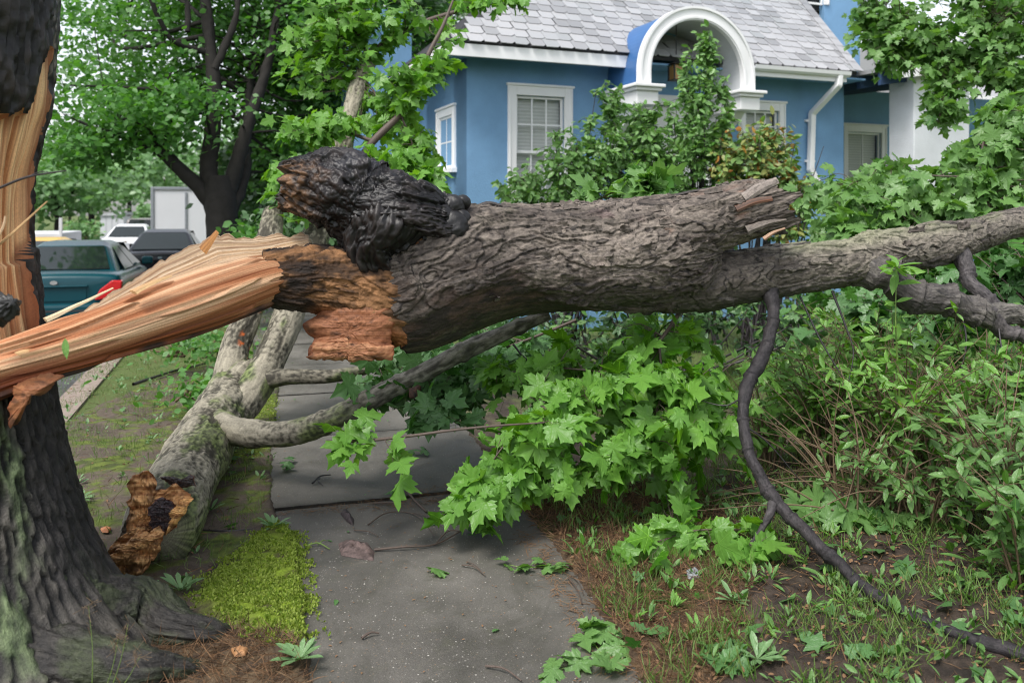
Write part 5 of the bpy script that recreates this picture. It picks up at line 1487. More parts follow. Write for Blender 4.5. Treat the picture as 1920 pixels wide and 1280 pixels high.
chunk('charred_heart', [(276, 960), (300, 935), (330, 948), (326, 975), (306, 1000), (280, 992)], 3.87, 4.0, M['char'], (0.02, 0.016, 0.02), (0.06, 0.045, 0.05), 657, 0.03, 0.02, FT)
chunk('broken_base', [(200, 1042), (240, 1010), (300, 985), (312, 1000), (270, 1025), (215, 1060)], 3.85, 3.97, M['wood'], (0.40, 0.17, 0.05), (0.78, 0.50, 0.24), 659, 0.03, 0.02, FT)
chunk('charred_rim', [(300, 893), (360, 895), (370, 908), (345, 914), (310, 906)], 3.98, 4.12, M['char'], (0.02, 0.016, 0.018), (0.06, 0.045, 0.045), 661, 0.03, 0.012, FT)

# ---------------------------------------------------------------- cars on the road
CAR_MAT = {}
def paint(name, col, rough=0.25):
    if name not in CAR_MAT:
        CAR_MAT[name] = plain(name, col, rough, 0.3, 0.0, 0.06, var=0.06, scale=2)
    return CAR_MAT[name]
M['car_glass'] = plain('dark_car_glass', (0.012, 0.018, 0.018), 0.06, 0.5, var=0.3, scale=2)
M['tyre'] = plain('tyre_rubber', (0.02, 0.02, 0.02), 0.85, 0.2)
M['rim'] = plain('alloy_rim', (0.45, 0.45, 0.46), 0.35, 0.5, 0.8)
M['red_lens'] = plain('red_lamp_lens', (0.50, 0.012, 0.015), 0.15, 0.6, var=0.35, scale=20)
M['plate'] = plain('number_plate_blank', (0.55, 0.56, 0.58), 0.5)
M['bumper_trim'] = plain('black_plastic_trim', (0.025, 0.025, 0.027), 0.6)
M['chrome'] = plain('chrome', (0.7, 0.7, 0.72), 0.2, 0.5, 1.0)

def sedan(label, loc, rz, body_mat, hgt=1.42, wid=1.76, length=4.6, suv=False):
    t = thing('parked_car', label, 'car', loc, rz, 'cars along the road')
    w = wid / 2
    # stations: y, width factor, bottom, deck height
    if suv:
        st = [(0.0, .90, .42, 1.02), (.06, .965, .32, 1.06), (.25, 1, .26, 1.07), (.8, 1, .24, 1.07), (2.0, 1, .22, 1.04), (3.2, 1, .24, 1.02), (4.0, .98, .24, .96), (4.45, .93, .28, .86), (4.6, .80, .36, .70)]
        cab = [(0.10, 1.06, .86), (0.30, hgt - .05, .80), (.75, hgt, .79), (1.9, hgt, .78), (2.55, hgt - .06, .78), (3.25, 1.02, .88)]
    else:
        st = [(0.0, .88, .42, .90), (.06, .95, .34, .955), (.20, .985, .28, .985), (.8, 1, .24, .985), (1.4, 1, .22, .97), (2.4, 1, .22, .95), (3.3, 1, .24, .93), (4.0, .97, .24, .86), (4.45, .92, .28, .76), (4.6, .80, .36, .62)]
        cab = [(0.46, .97, .86), (1.28, hgt - .06, .61), (1.62, hgt, .56), (2.35, hgt, .56), (2.70, hgt - .06, .60), (3.40, .93, .84)]
    sect = [(0.0, 0, 0), (.72, 0, 0), (.93, .07, 0), (1.0, .30, 0), (1.0, .55, 0), (.985, .80, 0), (.94, .95, 0), (.86, 1.0, 0), (.45, 1.025, 0), (0.0, 1.035, 0)]
    rows = []
    for y, wf, zb, zt in st:
        half = [(a * w * wf, zb + (zt - zb) * b_) for a, b_, _ in sect]
        ring = half + [(-x, z) for x, z in half[-2:0:-1]]
        rows.append([(x, y * length / 4.6, z) for x, z in ring])
    n, k = len(rows), len(rows[0])
    V = [p for r_ in rows for p in r_]
    F = []
    for i in range(n - 1):
        for j in range(k):
            F.append((i * k + j, i * k + (j + 1) % k, (i + 1) * k + (j + 1) % k, (i + 1) * k + j))
    F += [tuple(range(k))[::-1], tuple(range((n - 1) * k, n * k))]
    body = mk('body', V, F, body_mat, t, local=True)
    m_ = body.modifiers.new('s', 'SUBSURF'); m_.levels = 2; m_.render_levels = 2
    # greenhouse
    V, F = [], []
    for y, z, wf in cab:
        base = .93 if not suv else 1.0
        y *= length / 4.6
        zb = base - .06
        V += [(-w * .90, y, zb), (-w * wf - .0, y, z - .03 if z > 1.1 else z), (-w * wf * .82, y, z), (w * wf * .82, y, z), (w * wf, y, z - .03 if z > 1.1 else z), (w * .90, y, zb)]
    for i in range(len(cab) - 1):
        for j in range(5):
            F.append((i * 6 + j, (i + 1) * 6 + j, (i + 1) * 6 + j + 1, i * 6 + j + 1))
    F += [tuple(range(6)), tuple(range((len(cab) - 1) * 6, len(cab) * 6))[::-1]]
    cabin = mk('cabin', V, F, body_mat, t, local=True, smooth_=False)
    bv = cabin.modifiers.new('bevel', 'BEVEL'); bv.width = 0.09; bv.segments = 3; bv.limit_method = 'ANGLE'
    def panel(name, q, mat, off=(0, 0, 0), th=0.012):
        q = [vec(*p) + vec(*off) for p in q]
        nn = unit(np.cross(q[1] - q[0], q[2] - q[0]))
        k_ = len(q)
        return mk(name, [p + nn * th * .5 for p in q] + [p - nn * th * .5 for p in q], [tuple(range(k_)), tuple(range(k_, 2 * k_))[::-1]] + [(i, k_ + i, k_ + (i + 1) % k_, (i + 1) % k_) for i in range(k_)], mat, t, local=True, smooth_=False)
    f = length / 4.6
    (y0, z0, a0), (y1, z1, a1) = cab[0], cab[1]
    def mixp(u, v):      # u across -1..1, v up the rear glass
        y = (y0 + (y1 - y0) * v) * f; z = z0 + (z1 - z0) * v
        ww = w * (a0 + (a1 - a0) * v) * .86
        return (u * ww, y - .012 - .02 * (1 - u * u), z + .012)
    b0, b1 = .10, .93
    panel('rear_window', [mixp(-1, b0), mixp(-.5, b0), mixp(0, b0), mixp(.5, b0), mixp(1, b0), mixp(.97, b1), mixp(.5, b1), mixp(0, b1), mixp(-.5, b1), mixp(-.97, b1)], M['car_glass'])
    (y4, z4, a4), (y5, z5, a5) = cab[-2], cab[-1]
    panel('windshield', [(-w * .74, y5 * f - .02, z5 + .05), (w * .74, y5 * f - .02, z5 + .05), (w * .62, y4 * f + .06, z4 - .02), (-w * .62, y4 * f + .06, z4 - .02)], M['car_glass'], (0, .03, .02))
    base = .96 if not suv else 1.03
    for s_ in (-1, 1):
        def sp(y, v):
            return (s_ * (w * (.885 * (1 - v) + cab[2][2] * v) + .012), y * f, base * (1 - v) + (hgt - .05) * v)
        ra, rb = (1.0, 1.62) if not suv else (.32, .5)
        panel('side_window', [sp(ra, .04), sp(2.02, .04), sp(2.02, .88), sp(rb - .08, .88)], M['car_glass'])
        panel('side_window', [sp(2.10, .04), sp(3.02, .04), sp(2.62, .80), sp(2.48, .88), sp(2.10, .88)], M['car_glass'])
        mb = MB(); mb.box(s_ * (w + .02) - .09, s_ * (w + .02) + .09, 3.0 * f, 3.09 * f, base - .02, base + .12); mb.build('wing_mirror', body_mat, t, bevel=.03)
        # rear lamp wraps round the corner
        zl = .60 if not suv else .72
        lamp = MB()
        lamp.prism([(s_ * w * .58, zl), (s_ * w * .965, zl + .02), (s_ * w * .985, zl + .27), (s_ * w * .84, zl + .28), (s_ * w * .66, zl + .15)], (0, -.018, 0), X, Z, Y_, 0, .16)
        lamp.build('rear_lamp', M['red_lens'], t, bevel=.015)
        for yy in (.95, 3.70):
            wh = bpy.data.objects.new('wheel', None); COL.objects.link(wh); wh.parent = t; wh.location = (s_ * (w - .10), yy * f, .315)
            A = np.linspace(0, 2 * math.pi, 28, endpoint=False)
            prof_ = [(.20, -.10), (.29, -.10), (.315, -.07), (.315, .07), (.29, .10), (.20, .10)]
            Vw = [(x_, r_ * math.cos(q), r_ * math.sin(q)) for q in A for r_, x_ in prof_]
            Fw = [(i * 6 + j, ((i + 1) % 28) * 6 + j, ((i + 1) % 28) * 6 + j + 1, i * 6 + j + 1) for i in range(28) for j in range(5)]
            mk('tyre', Vw, Fw, M['tyre'], wh, local=True)
            Vr = [(s_ * .07, 0, 0)] + [(s_ * (.05 if q % 2 else .085), .205 * math.cos(2 * math.pi * q / 20), .205 * math.sin(2 * math.pi * q / 20)) for q in range(20)]
            mk('rim', Vr, [(0, 1 + q, 1 + (q + 1) % 20) for q in range(20)], M['rim'], wh, local=True, smooth_=False)
    bmp = MB(); bmp.box(-w * .94, w * .94, -.07, .25, .36, .56); bmp.build('rear_bumper', body_mat, t, bevel=.05)
    MB().box(-w * .9, w * .9, -.075, -.05, .45, .475).build('bumper_strip', M['bumper_trim'], t)
    zp = .66 if not suv else .80
    MB().box(-.42, .42, -.004, .01, zp - .07, zp + .13).build('plate_recess', body_mat, t, bevel=.01)
    MB().box(-.44, .44, -.035, .02, zp + .13, zp + .16).build('boot_lip', body_mat, t, bevel=.01)
    if 'teal' not in label: MB().box(-.26, .26, -.016, -.005, zp - .055, zp + .065).build('number_plate', M['plate'], t)
    mb = MB(); mb.prism([(.05 * math.cos(q), .03 * math.sin(q)) for q in np.linspace(0, 2 * math.pi, 12, endpoint=False)], (0, -.02, zp + .20), X, Z, Y_, 0, .02); mb.build('emblem', M['chrome'], t)
    MB().box(-w * .8, w * .8, .30, .9, .16, .30).build('underbody', M['bumper_trim'], t)
    return t
RZ = math.atan2(0.3125, 1.0)
RDZ = -0.145
def on_road(px, d):
    return ((px - 960) * d / FPX, d, RDZ)
sedan('dark teal sedan parked at the kerb, seen from behind', on_road(101, 12.1), RZ, paint('teal_paint', (0.003, 0.047, 0.062)), 1.40, 1.80)
sedan('black sedan parked just beyond the teal car', on_road(300, 19.0), RZ, paint('black_paint', (0.006, 0.007, 0.011)), 1.46, 1.76)
sedan('white sedan with red tail lamps further up the road', on_road(235, 29.5), RZ, paint('white_paint', (0.75, 0.76, 0.78)), 1.45, 1.75)
sedan('small grey car far up the road behind the white sedan', on_road(268, 40.0), RZ, paint('grey_paint', (0.22, 0.20, 0.20)), 1.62, 1.8, 4.3, suv=True)
sedan('yellow car mostly hidden between the torn trunk and the teal sedan', on_road(38, 17.5), RZ, paint('yellow_paint', (0.62, 0.36, 0.03)), 1.3, 1.76)

# white box trailer on the verge, white utility trailer, white shed
bx = thing('box_trailer', 'white box trailer with grey metal edge frame beside the dark tree', 'trailer', ((340 - 960) * 25 / FPX, 25, -0.09), RZ)
M['panel_white'] = plain('white_panel', (0.62, 0.63, 0.66), 0.5, 0.4, var=0.06, scale=1.5)
M['edge_grey'] = plain('grey_metal_edge', (0.28, 0.30, 0.33), 0.4, 0.5, 0.4)
MB().box(-.80, 1.1, 0, 4.6, .45, 2.50).build('box', M['panel_white'], bx, bevel=.03)
for (x0, x1, z0, z1) in ((-.83, -.74, .42, 2.56), (1.04, 1.13, .42, 2.56), (-.74, 1.04, 2.47, 2.56), (-.74, 1.04, .42, .50)):
    MB().box(x0, x1, -.035, .03, z0, z1).build('edge_frame', M['edge_grey'], bx, bevel=.012)
MB().box(.10, .16, -.03, -.003, .55, 2.4).build('door_bar', M['edge_grey'], bx)
for s_ in (-.6, .9):
    A = np.linspace(0, 2 * math.pi, 20, endpoint=False)
    MB().prism([(.32 * math.cos(q), .32 * math.sin(q)) for q in A], (s_, 2.2, .33), Y_, Z, X, -.1, .1).build('wheel', M['tyre'], bx)
ut = thing('utility_trailer', 'low white utility trailer with an upright post across the road', 'trailer', ((80 - 960) * 23 / FPX, 23, RDZ), RZ)
MB().box(-1.6, .45, 0, 3, .62, 1.32).build('box', M['panel_white'], ut, bevel=.03)
MB().box(.40, .48, -.05, .03, .3, 1.72).build('post', M['panel_white'], ut, bevel=.01)
MB().box(-1.6, .4, -.02, 2.9, .42, .60).build('chassis', M['bumper_trim'], ut)
for s_ in (-1.3, .25):
    A = np.linspace(0, 2 * math.pi, 20, endpoint=False)
    MB().prism([(.3 * math.cos(q), .3 * math.sin(q)) for q in A], (s_, 1.4, .3), Y_, Z, X, -.09, .09).build('wheel', M['tyre'], ut)
shd = thing('white_shed', 'small white shed with pale lid roof far up the road', 'shed', ((210 - 960) * 56 / FPX, 56, -0.1), 0.2)
MB().box(-.72, .72, 0, 2, 0, 1.62).build('wall', M['panel_white'], shd)
MB().add([(-.82, -.1, 1.62), (.82, -.1, 1.70), (.82, 2.1, 1.70), (-.82, 2.1, 1.62), (-.82, -.1, 1.74), (.82, -.1, 1.88), (.82, 2.1, 1.88), (-.82, 2.1, 1.74)], [(0, 3, 2, 1), (4, 5, 6, 7), (0, 1, 5, 4), (1, 2, 6, 5), (2, 3, 7, 6), (3, 0, 4, 7)]).build('roof', M['trim_grey'], shd)
for i in range(1, 4):
    MB().box(-.72 + .36 * i - .01, -.72 + .36 * i + .01, -.012, -.002, .05, 1.6).build('seam', M['edge_grey'], shd)

# brick house corner beyond the porch
nb = thing('brick_house', 'red brick house wall glimpsed behind the white porch pillar', 'house', (*P(1835, 400, 22)[:2], -0.1), HA)
def brick_mat():
    t = MT('old_brick')
    uv = t.n('TexCoord').outputs['Object']
    sw_ = t.n('Mapping', {'Vector': uv, 'Rotation': (R(90), 0, 0)}).outputs[0]
    bt_ = t.n('TexBrick', {'Vector': sw_, 'Color1': (0.22, 0.085, 0.06, 1), 'Color2': (0.30, 0.13, 0.10, 1), 'Mortar': (0.36, 0.33, 0.30, 1), 'Scale': 4.0, 'Mortar Size': 0.02})
    return t.surf(t.bsdf(bt_.outputs['Color'], 0.85, 0.2, bt_.outputs['Fac'], -0.4, 0.01))
M['brick'] = brick_mat()
MB().box(-.5, 7, 0, 5, 0, 4.6).build('wall', M['brick'], nb)
MB().box(-.9, 7.4, -.5, 5.5, 4.6, 4.75).build('eave', M['trim'], nb)
MB().add([(-.9, -.5, 4.75), (7.4, -.5, 4.75), (7.4, 5.5, 4.75), (-.9, 5.5, 4.75), (-.9, 2.5, 7), (7.4, 2.5, 7)], [(0, 1, 5, 4), (2, 3, 4, 5), (1, 2, 5), (3, 0, 4)]).build('roof', M['slate'], nb)
wq = MB().box(1.0, 2.0, -.04, .02, 1.4, 2.8).build('window', M['trim'], nb)
MB().box(1.1, 1.9, -.05, -.042, 1.5, 2.7).build('pane', M['glass'], wq)

# ---------------------------------------------------------------- trees
def crown_leaves(ells, per, spread, size, seed, up=0.7, rnd=0.6):
    """clumps of leaves inside ellipsoids: (centre, (rx, ry, rz), clumps)"""
    r = np.random.default_rng(seed)
    pos, cen = [], []
    for c, rad, k in ells:
        v = unit(r.normal(size=(k, 3))) * (r.random(k) ** 0.42)[:, None]
        cc = np.asarray(c) + v * np.asarray(rad)
        cen.append(cc)
        n = r.poisson(per, k)
        idx = np.repeat(np.arange(k), n)
        pos.append(cc[idx] + r.normal(size=(len(idx), 3)) * vec(spread, spread, spread * 0.42))
    pos = np.vstack(pos); cen = np.vstack(cen)
    N = len(pos)
    nrm_ = unit(vec(0, -0.25, up) + r.normal(size=(N, 3)) * rnd)
    d = unit(r.normal(size=(N, 3)) * vec(1, 1, 0.3) + vec(0, 0, -0.35))
    return pos, leaf_rot(nrm_, d), size * r.uniform(0.7, 1.25, N), cen

def tree(name, label, base, limbs, ells, per, spread, size, leaf, mat, seed, bark='tree_bark', twigs=50, template=None, group=None):
    t = thing(name, label, 'tree', base, 0, group)
    V, F, uv = thin_tubes(limbs, 14, 0.12)
    dn = fbm(V * 6, 4, seed)
    cen_n = V
    mk('trunk', V + np.stack([dn, dn * 0.7, dn * 0], -1) * 0.025, F, M[bark], t, uv=uv)
    pos, rot, sz, cen = crown_leaves(ells, per, spread, size, seed)
    r = np.random.default_rng(seed + 1)
    nodes = np.vstack([resample(l, 0.25)[0][3:] for l in limbs if len(l) > 1])
    tw = []
    for c in cen[r.permutation(len(cen))[:twigs]]:
        dd = np.linalg.norm(nodes[:, :3] - c, axis=1)
        q = nodes[np.argmin(dd + 0.3 * np.abs(nodes[:, 2] - c[2] + 0.6))]
        mid_ = (q[:3] + c) / 2 + r.normal(size=3) * 0.12 * dd.min() + vec(0, 0, 0.1 * dd.min())
        r0 = min(q[3] * 0.5, 0.012 + 0.012 * np.linalg.norm(q[:3] - c))
        tw.append([(*q[:3], r0), (*mid_, r0 * 0.7), (*c, r0 * 0.25)])
    if tw:
        V, F, uv = thin_tubes(tw, 5, 0.2)
        mk('branches', V, F, M[bark], t, uv=uv)['kind'] = 'stuff'
    scatter('crown', template or L_DIAMOND, pos, rot, sz, M[leaf], t)
    return t

def W(px, py, d, r=None):
    p = P(px, py, d)
    return (*p, r) if r is not None else p
bt_limbs = [
    [W(422, 620, 14, .34), W(420, 560, 14, .30), W(418, 480, 14, .27), W(416, 420, 14, .255), W(412, 370, 14, .26), W(410, 330, 14, .20)],
    [W(405, 395, 14, .13), W(372, 350, 13.9, .125), W(335, 315, 13.8, .11), W(302, 285, 13.7, .09), W(250, 262, 13.5, .05), W(180, 240, 13.3, .025), W(120, 215, 13.2, .012)],
    [W(410, 380, 14, .15), W(392, 320, 14.0, .14), W(398, 250, 14.1, .13), W(402, 170, 14.2, .12), W(394, 90, 14.3, .10), W(385, 0, 14.4, .09), W(370, -120, 14.6, .07), W(372, -260, 14.7, .04)],
    [W(402, 130, 14.2, .07), W(420, 90, 14.3, .065), W(440, 40, 14.4, .05), W(455, -60, 14.6, .03)],
    [W(420, 385, 14, .15), W(440, 320, 14.1, .13), W(458, 260, 14.2, .115), W(474, 205, 14.3, .10), W(500, 130, 14.5, .08), W(520, 20, 14.8, .06), W(540, -120, 15, .04)],
    [W(430, 400, 14, .12), W(455, 340, 14.3, .11), W(462, 270, 14.6, .09), W(470, 160, 15, .06), W(500, 60, 15.4, .03)],
    [W(396, 200, 14.1, .05), W(340, 175, 13.8, .035), W(250, 165, 13.5, .025), W(120, 160, 13.2, .012)],
    [W(394, 100, 14.3, .06), W(330, 80, 13.9, .05), W(300, 40, 13.7, .04), W(270, -40, 13.5, .03)],
    [W(352, 60, 14, .045), W(352, -60, 14.2, .05), W(380, -200, 14.5, .05)],
    [W(300, 282, 13.7, .05), W(270, 235, 13.4, .03), W(190, 215, 13.1, .015)],
]
bt_limbs = [[(x, y, z, r) for x, y, z, r in l] for l in bt_limbs]
tree('broadleaf_tree', 'large dark-trunked spreading tree standing behind the parked cars', (*W(422, 400, 14)[:2], -0.1), bt_limbs,
     [(W(430, -20, 16.0), (2.6, 1.4, 1.3), 150), (W(270, 215, 13.6), (1.5, 1.3, .50), 42), (W(520, 160, 16.0), (1.4, .9, 1.4), 110), (W(570, 30, 15.4), (1.5, 1.4, 1.3), 70), (W(380, -260, 14.5), (3.6, 3.4, 1.3), 90), (W(190, 275, 13.2), (1.1, 1.0, .28), 30), (W(300, 190, 15.6), (1.3, .9, .7), 40), (W(545, 290, 15.6), (.7, .8, .7), 30), (W(200, 20, 13.6), (1.5, 1.2, .8), 17), (W(335, 190, 13.2), (.35, .3, .4), 9), (W(310, 110, 15.4), (1.2, .8, 1.0), 34), (W(230, 80, 16.5), (2.0, .8, 1.3), 60), (W(140, 150, 13.2), (.9, 1.0, .5), 7)],
     44, .28, .12, 'leaf_tree', None, 701, twigs=130)
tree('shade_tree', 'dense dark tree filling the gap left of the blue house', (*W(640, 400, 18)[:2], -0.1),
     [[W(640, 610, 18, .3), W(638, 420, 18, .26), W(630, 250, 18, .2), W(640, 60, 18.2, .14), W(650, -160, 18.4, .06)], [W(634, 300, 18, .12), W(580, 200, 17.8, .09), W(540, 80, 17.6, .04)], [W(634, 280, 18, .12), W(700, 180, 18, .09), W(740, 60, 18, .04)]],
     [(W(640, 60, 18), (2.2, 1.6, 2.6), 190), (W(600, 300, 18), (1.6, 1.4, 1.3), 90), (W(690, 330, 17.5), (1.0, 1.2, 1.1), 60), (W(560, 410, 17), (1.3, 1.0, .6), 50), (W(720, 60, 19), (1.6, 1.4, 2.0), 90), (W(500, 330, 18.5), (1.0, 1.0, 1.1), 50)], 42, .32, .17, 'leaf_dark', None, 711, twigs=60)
tree('shade_tree', 'tall tree behind the roof of the blue house, left of its upper storey', (*W(800, 400, 24)[:2], -0.1),
     [[W(800, 580, 24, .3), W(800, 300, 24, .25), W(810, 60, 24, .18), W(815, -160, 24, .08)]],
     [(W(800, 0, 24), (3.0, 2.0, 3.2), 170), (W(930, -60, 25), (2.2, 2, 1.6), 70), (W(730, 180, 23), (1.6, 1.6, 2.4), 90)], 40, .36, .19, 'leaf_tree', None, 716, twigs=40)
far_spec = [(168, 42, 5.8, 2.6, 'pale green tree with a thin trunk on the far side of the road'), (105, 36, 4.6, 2.2, 'rounded tree beside the torn trunk across the road'), (240, 60, 7.5, 3.4, 'hazy tree behind the small white shed'), (30, 48, 8.5, 3.6, 'tall pale tree at the far left edge'), (330, 66, 9.5, 4.6, 'broad hazy tree behind the box trailer'), (460, 52, 8.0, 3.6, 'pale tree glimpsed right of the dark trunk'), (560, 46, 7.0, 3.2, 'tree far behind the forked limbs'), (130, 95, 11.0, 6.0, 'big distant tree closing the end of the road'), (300, 110, 10.0, 7.0, 'distant round tree above the grey car')]
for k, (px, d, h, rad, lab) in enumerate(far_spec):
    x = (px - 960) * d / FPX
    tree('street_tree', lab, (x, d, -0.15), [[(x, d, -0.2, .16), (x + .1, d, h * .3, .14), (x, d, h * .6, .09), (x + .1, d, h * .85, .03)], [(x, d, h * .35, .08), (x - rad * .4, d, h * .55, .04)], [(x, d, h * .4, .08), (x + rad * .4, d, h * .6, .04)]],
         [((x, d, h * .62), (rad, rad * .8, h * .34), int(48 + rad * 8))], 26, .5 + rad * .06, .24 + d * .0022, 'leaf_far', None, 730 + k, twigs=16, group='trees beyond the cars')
# bushes along the far side, undergrowth below the big tree
def bush(name, label, c, rad, n, leaf, size, seed, cat='bush', group=None):
    t = thing(name, label, cat, (c[0], c[1], c[2] - rad[2] * 0.9), 0, group)
    pos, rot, sz, cen = crown_leaves([(c, rad, n)], 30, .16, size, seed, rnd=0.7)
    V, F, uv = thin_tubes([[(c[0] + 0.1 * math.sin(k), c[1], c[2] - rad[2], .015), ((c[0] + q[0]) / 2, (c[1] + q[1]) / 2, (c[2] + q[2]) / 2 - 0.05, .01), (*q, .003)] for k, q in enumerate(cen[:40])], 5, 0.1)
    mk('stems', V, F, M['stem'], t, uv=uv)['kind'] = 'stuff'
    scatter('foliage', L_DIAMOND, pos, rot, sz, M[leaf], t)
    return t
bush('hedge_bush', 'low green bush below the thin street tree', P(150, 440, 34), (1.1, .8, .55), 40, 'leaf_far', .16, 751)
bush('hedge_bush', 'round bush on the bright lawn beyond the grey car', P(278, 398, 75), (1.5, 1.2, .9), 40, 'leaf_far', .3, 752)
bush('hedge_bush', 'leafy bush at the foot of the dark tree trunk', P(505, 470, 12.5), (.75, .6, .45), 46, 'leaf_tree', .12, 753)
bush('hedge_bush', 'shaded bush behind the rising forked limbs', P(600, 430, 12), (.9, .7, .75), 60, 'leaf_dark', .12, 754)
bush('hedge_bush', 'dark bush beneath the side window of the house', P(745, 420, 12.8), (.75, .7, .8), 60, 'leaf_dark', .12, 755)
bush('hedge_bush', 'weeds sprouting behind the torn strap on the verge', P(330, 650, 8.9), (.5, .4, .10), 8, 'leaf_tree', .075, 756)
bush('hedge_bush', 'weeds beside the forked trunk on the verge', P(345, 730, 7.2), (.22, .3, .10), 5, 'leaf_tree', .07, 757)
bush('hedge_bush', 'clump of weeds left of the forked limbs', P(395, 650, 9.4), (.4, .3, .12), 8, 'leaf_tree', .075, 758)

# ---------------------------------------------------------------- leafy boughs
def clump_leaves(stems, clumps, seed, leaf, size, twig_n, per_twig, petiole=0.07, up=0.75, cam_f=0.30, rnd=0.6, lift=0.0, floor=None):
    """twigs from the nearest stem into each clump, leaves in pairs along the outer half of every twig"""
    r = np.random.default_rng(seed)
    nodes = np.vstack([resample(s, 0.05)[0] for s in stems])
    tw, pos, nr, dr_, petl = [], [], [], [], []
    for c, rad, k in clumps:
        c = np.asarray(c); rad = np.asarray(rad)
        for _ in range(k):
            v = unit(r.normal(size=3)) * r.random() ** 0.45
            tip = c + v * rad
            if floor is not None: tip[2] = max(tip[2], floor + 0.03)
            dd = np.linalg.norm(nodes[:, :3] - tip, axis=1) + 0.25 * r.random(len(nodes))
            q = nodes[np.argmin(dd)]
            a = q[:3]
            L = np.linalg.norm(tip - a)
            mid_ = a * 0.45 + tip * 0.55 + r.normal(size=3) * 0.10 * L + vec(0, 0, 0.08 * L + lift)
            if floor is not None: mid_[2] = max(mid_[2], floor + 0.04)
            r0 = min(max(q[3] * 0.7, 0.0025), 0.003 + 0.005 * L)
            tw.append([(*a, r0), (*mid_, r0 * 0.7), (*tip, 0.0012)])
            Q, u = resample(tw[-1], 0.02)
            n = max(2, int(r.poisson(per_twig)))
            far = min(1.0, max(0.3, 0.42 / max(L, 0.05)))
            ts = 1 - np.sort(r.random(n)) * far
            ts[0] = 1.0
            for q_, t_ in enumerate(ts):
                p = Q[int(t_ * (len(Q) - 1)), :3]
                tang = unit(Q[-1, :3] - Q[max(0, len(Q) - 6), :3])
                out = unit(r.normal(size=3) * vec(1, 1, 0.5) + tang * 0.7 + v * 0.5)
                e = p + out * petiole * r.uniform(0.5, 1.2)
                petl.append([(*p, 0.0011), (*((p + e) / 2 + vec(0, 0, 0.008)), 0.001), (*e, 0.0009)])
                pos.append(e)
                nr.append(unit(vec(0, -cam_f, up) + out * vec(0.35, 0.35, 0.1) + r.normal(size=3) * rnd))
                dr_.append(unit(out * vec(1, 1, 0.4) + vec(0, -0.1, -0.35) + r.normal(size=3) * 0.3))
    pos = np.array(pos)
    return tw, petl, pos, leaf_rot(np.array(nr), np.array(dr_)), size * r.uniform(0.5, 1.3, len(pos))

def bough(name, label, cat, stems, clumps, seed, leaf, mat, size, per_twig=5, far=None, stem_mat='twig', single=300, group=None, petiole=0.07, pet_mat='stem_green', base=None, **kw):
    t = thing(name, label, cat, base if base is not None else stems[0][0][:3], 0, group)
    V, F, uv = thin_tubes(stems, 8, 0.03)
    mk('stem', V, F, M[stem_mat], t, uv=uv)
    tw, petl, pos, rot, sz = clump_leaves(stems, clumps, seed, leaf, size, 1, per_twig, petiole, **kw)
    V, F, uv = thin_tubes(tw, 5, 0.05)
    mk('twigs', V, F, M[stem_mat], t, uv=uv)['kind'] = 'stuff'
    V, F, uv = thin_tubes(petl, 3, 0.05)
    mk('petioles', V, F, M[pet_mat], t, uv=uv)['kind'] = 'stuff'
    place_leaves(t, leaf, far or leaf, pos, rot, sz, M[mat], single)
    return t

def gp(px, py, lift=0.0, r=0.006):
    return (*(G(px, py) + vec(0, 0, lift)), r)
def gd(px, py, d, r=0.006):
    return (*P(px, py, d), r)

# bright maple bough hanging under the log, in front of the sidewalk's right edge
s1 = [[gd(1290, 560, 5.05, .014), gd(1235, 640, 4.9, .011), gd(1160, 700, 4.75, .009), gd(1060, 760, 4.6, .007), gd(960, 820, 4.5, .005), gd(900, 900, 4.45, .003)],
      [gd(1235, 640, 4.9, .009), gd(1240, 740, 4.75, .007), gd(1200, 830, 4.6, .005), gd(1120, 900, 4.5, .003)],
      [gd(1200, 680, 4.8, .008), gd(1300, 740, 4.8, .006), gd(1340, 820, 4.8, .004)],
      [gd(1160, 700, 4.75, .006), gd(1040, 690, 4.9, .005), gd(930, 700, 5.0, .003)],
      [gd(1060, 760, 4.6, .005), gd(1010, 850, 4.45, .004), gd(960, 930, 4.4, .002)]]
bough('maple_bough', 'bright green leafy maple bough drooping under the log onto the sidewalk edge', 'branch', s1,
      [(P(1140, 800, 4.6), (.46, .40, .24), 36), (P(1010, 835, 4.5), (.26, .28, .17), 16), (P(1240, 750, 4.8), (.36, .4, .28), 30), (P(930, 905, 4.42), (.20, .2, .11), 11), (P(885, 950, 4.36), (.13, .14, .05), 6), (P(1110, 690, 4.9), (.46, .35, .15), 22), (P(960, 735, 4.95), (.28, .28, .14), 9), (P(1290, 845, 4.8), (.26, .3, .20), 16), (P(1080, 890, 4.45), (.25, .2, .09), 9), (P(1350, 720, 5.0), (.26, .25, .24), 13), (P(1210, 650, 5.1), (.42, .3, .12), 16)],
      801, L_MAPLE, 'leaf_bough', .130, 6, floor=0.02, cam_f=0.30, rnd=0.62)
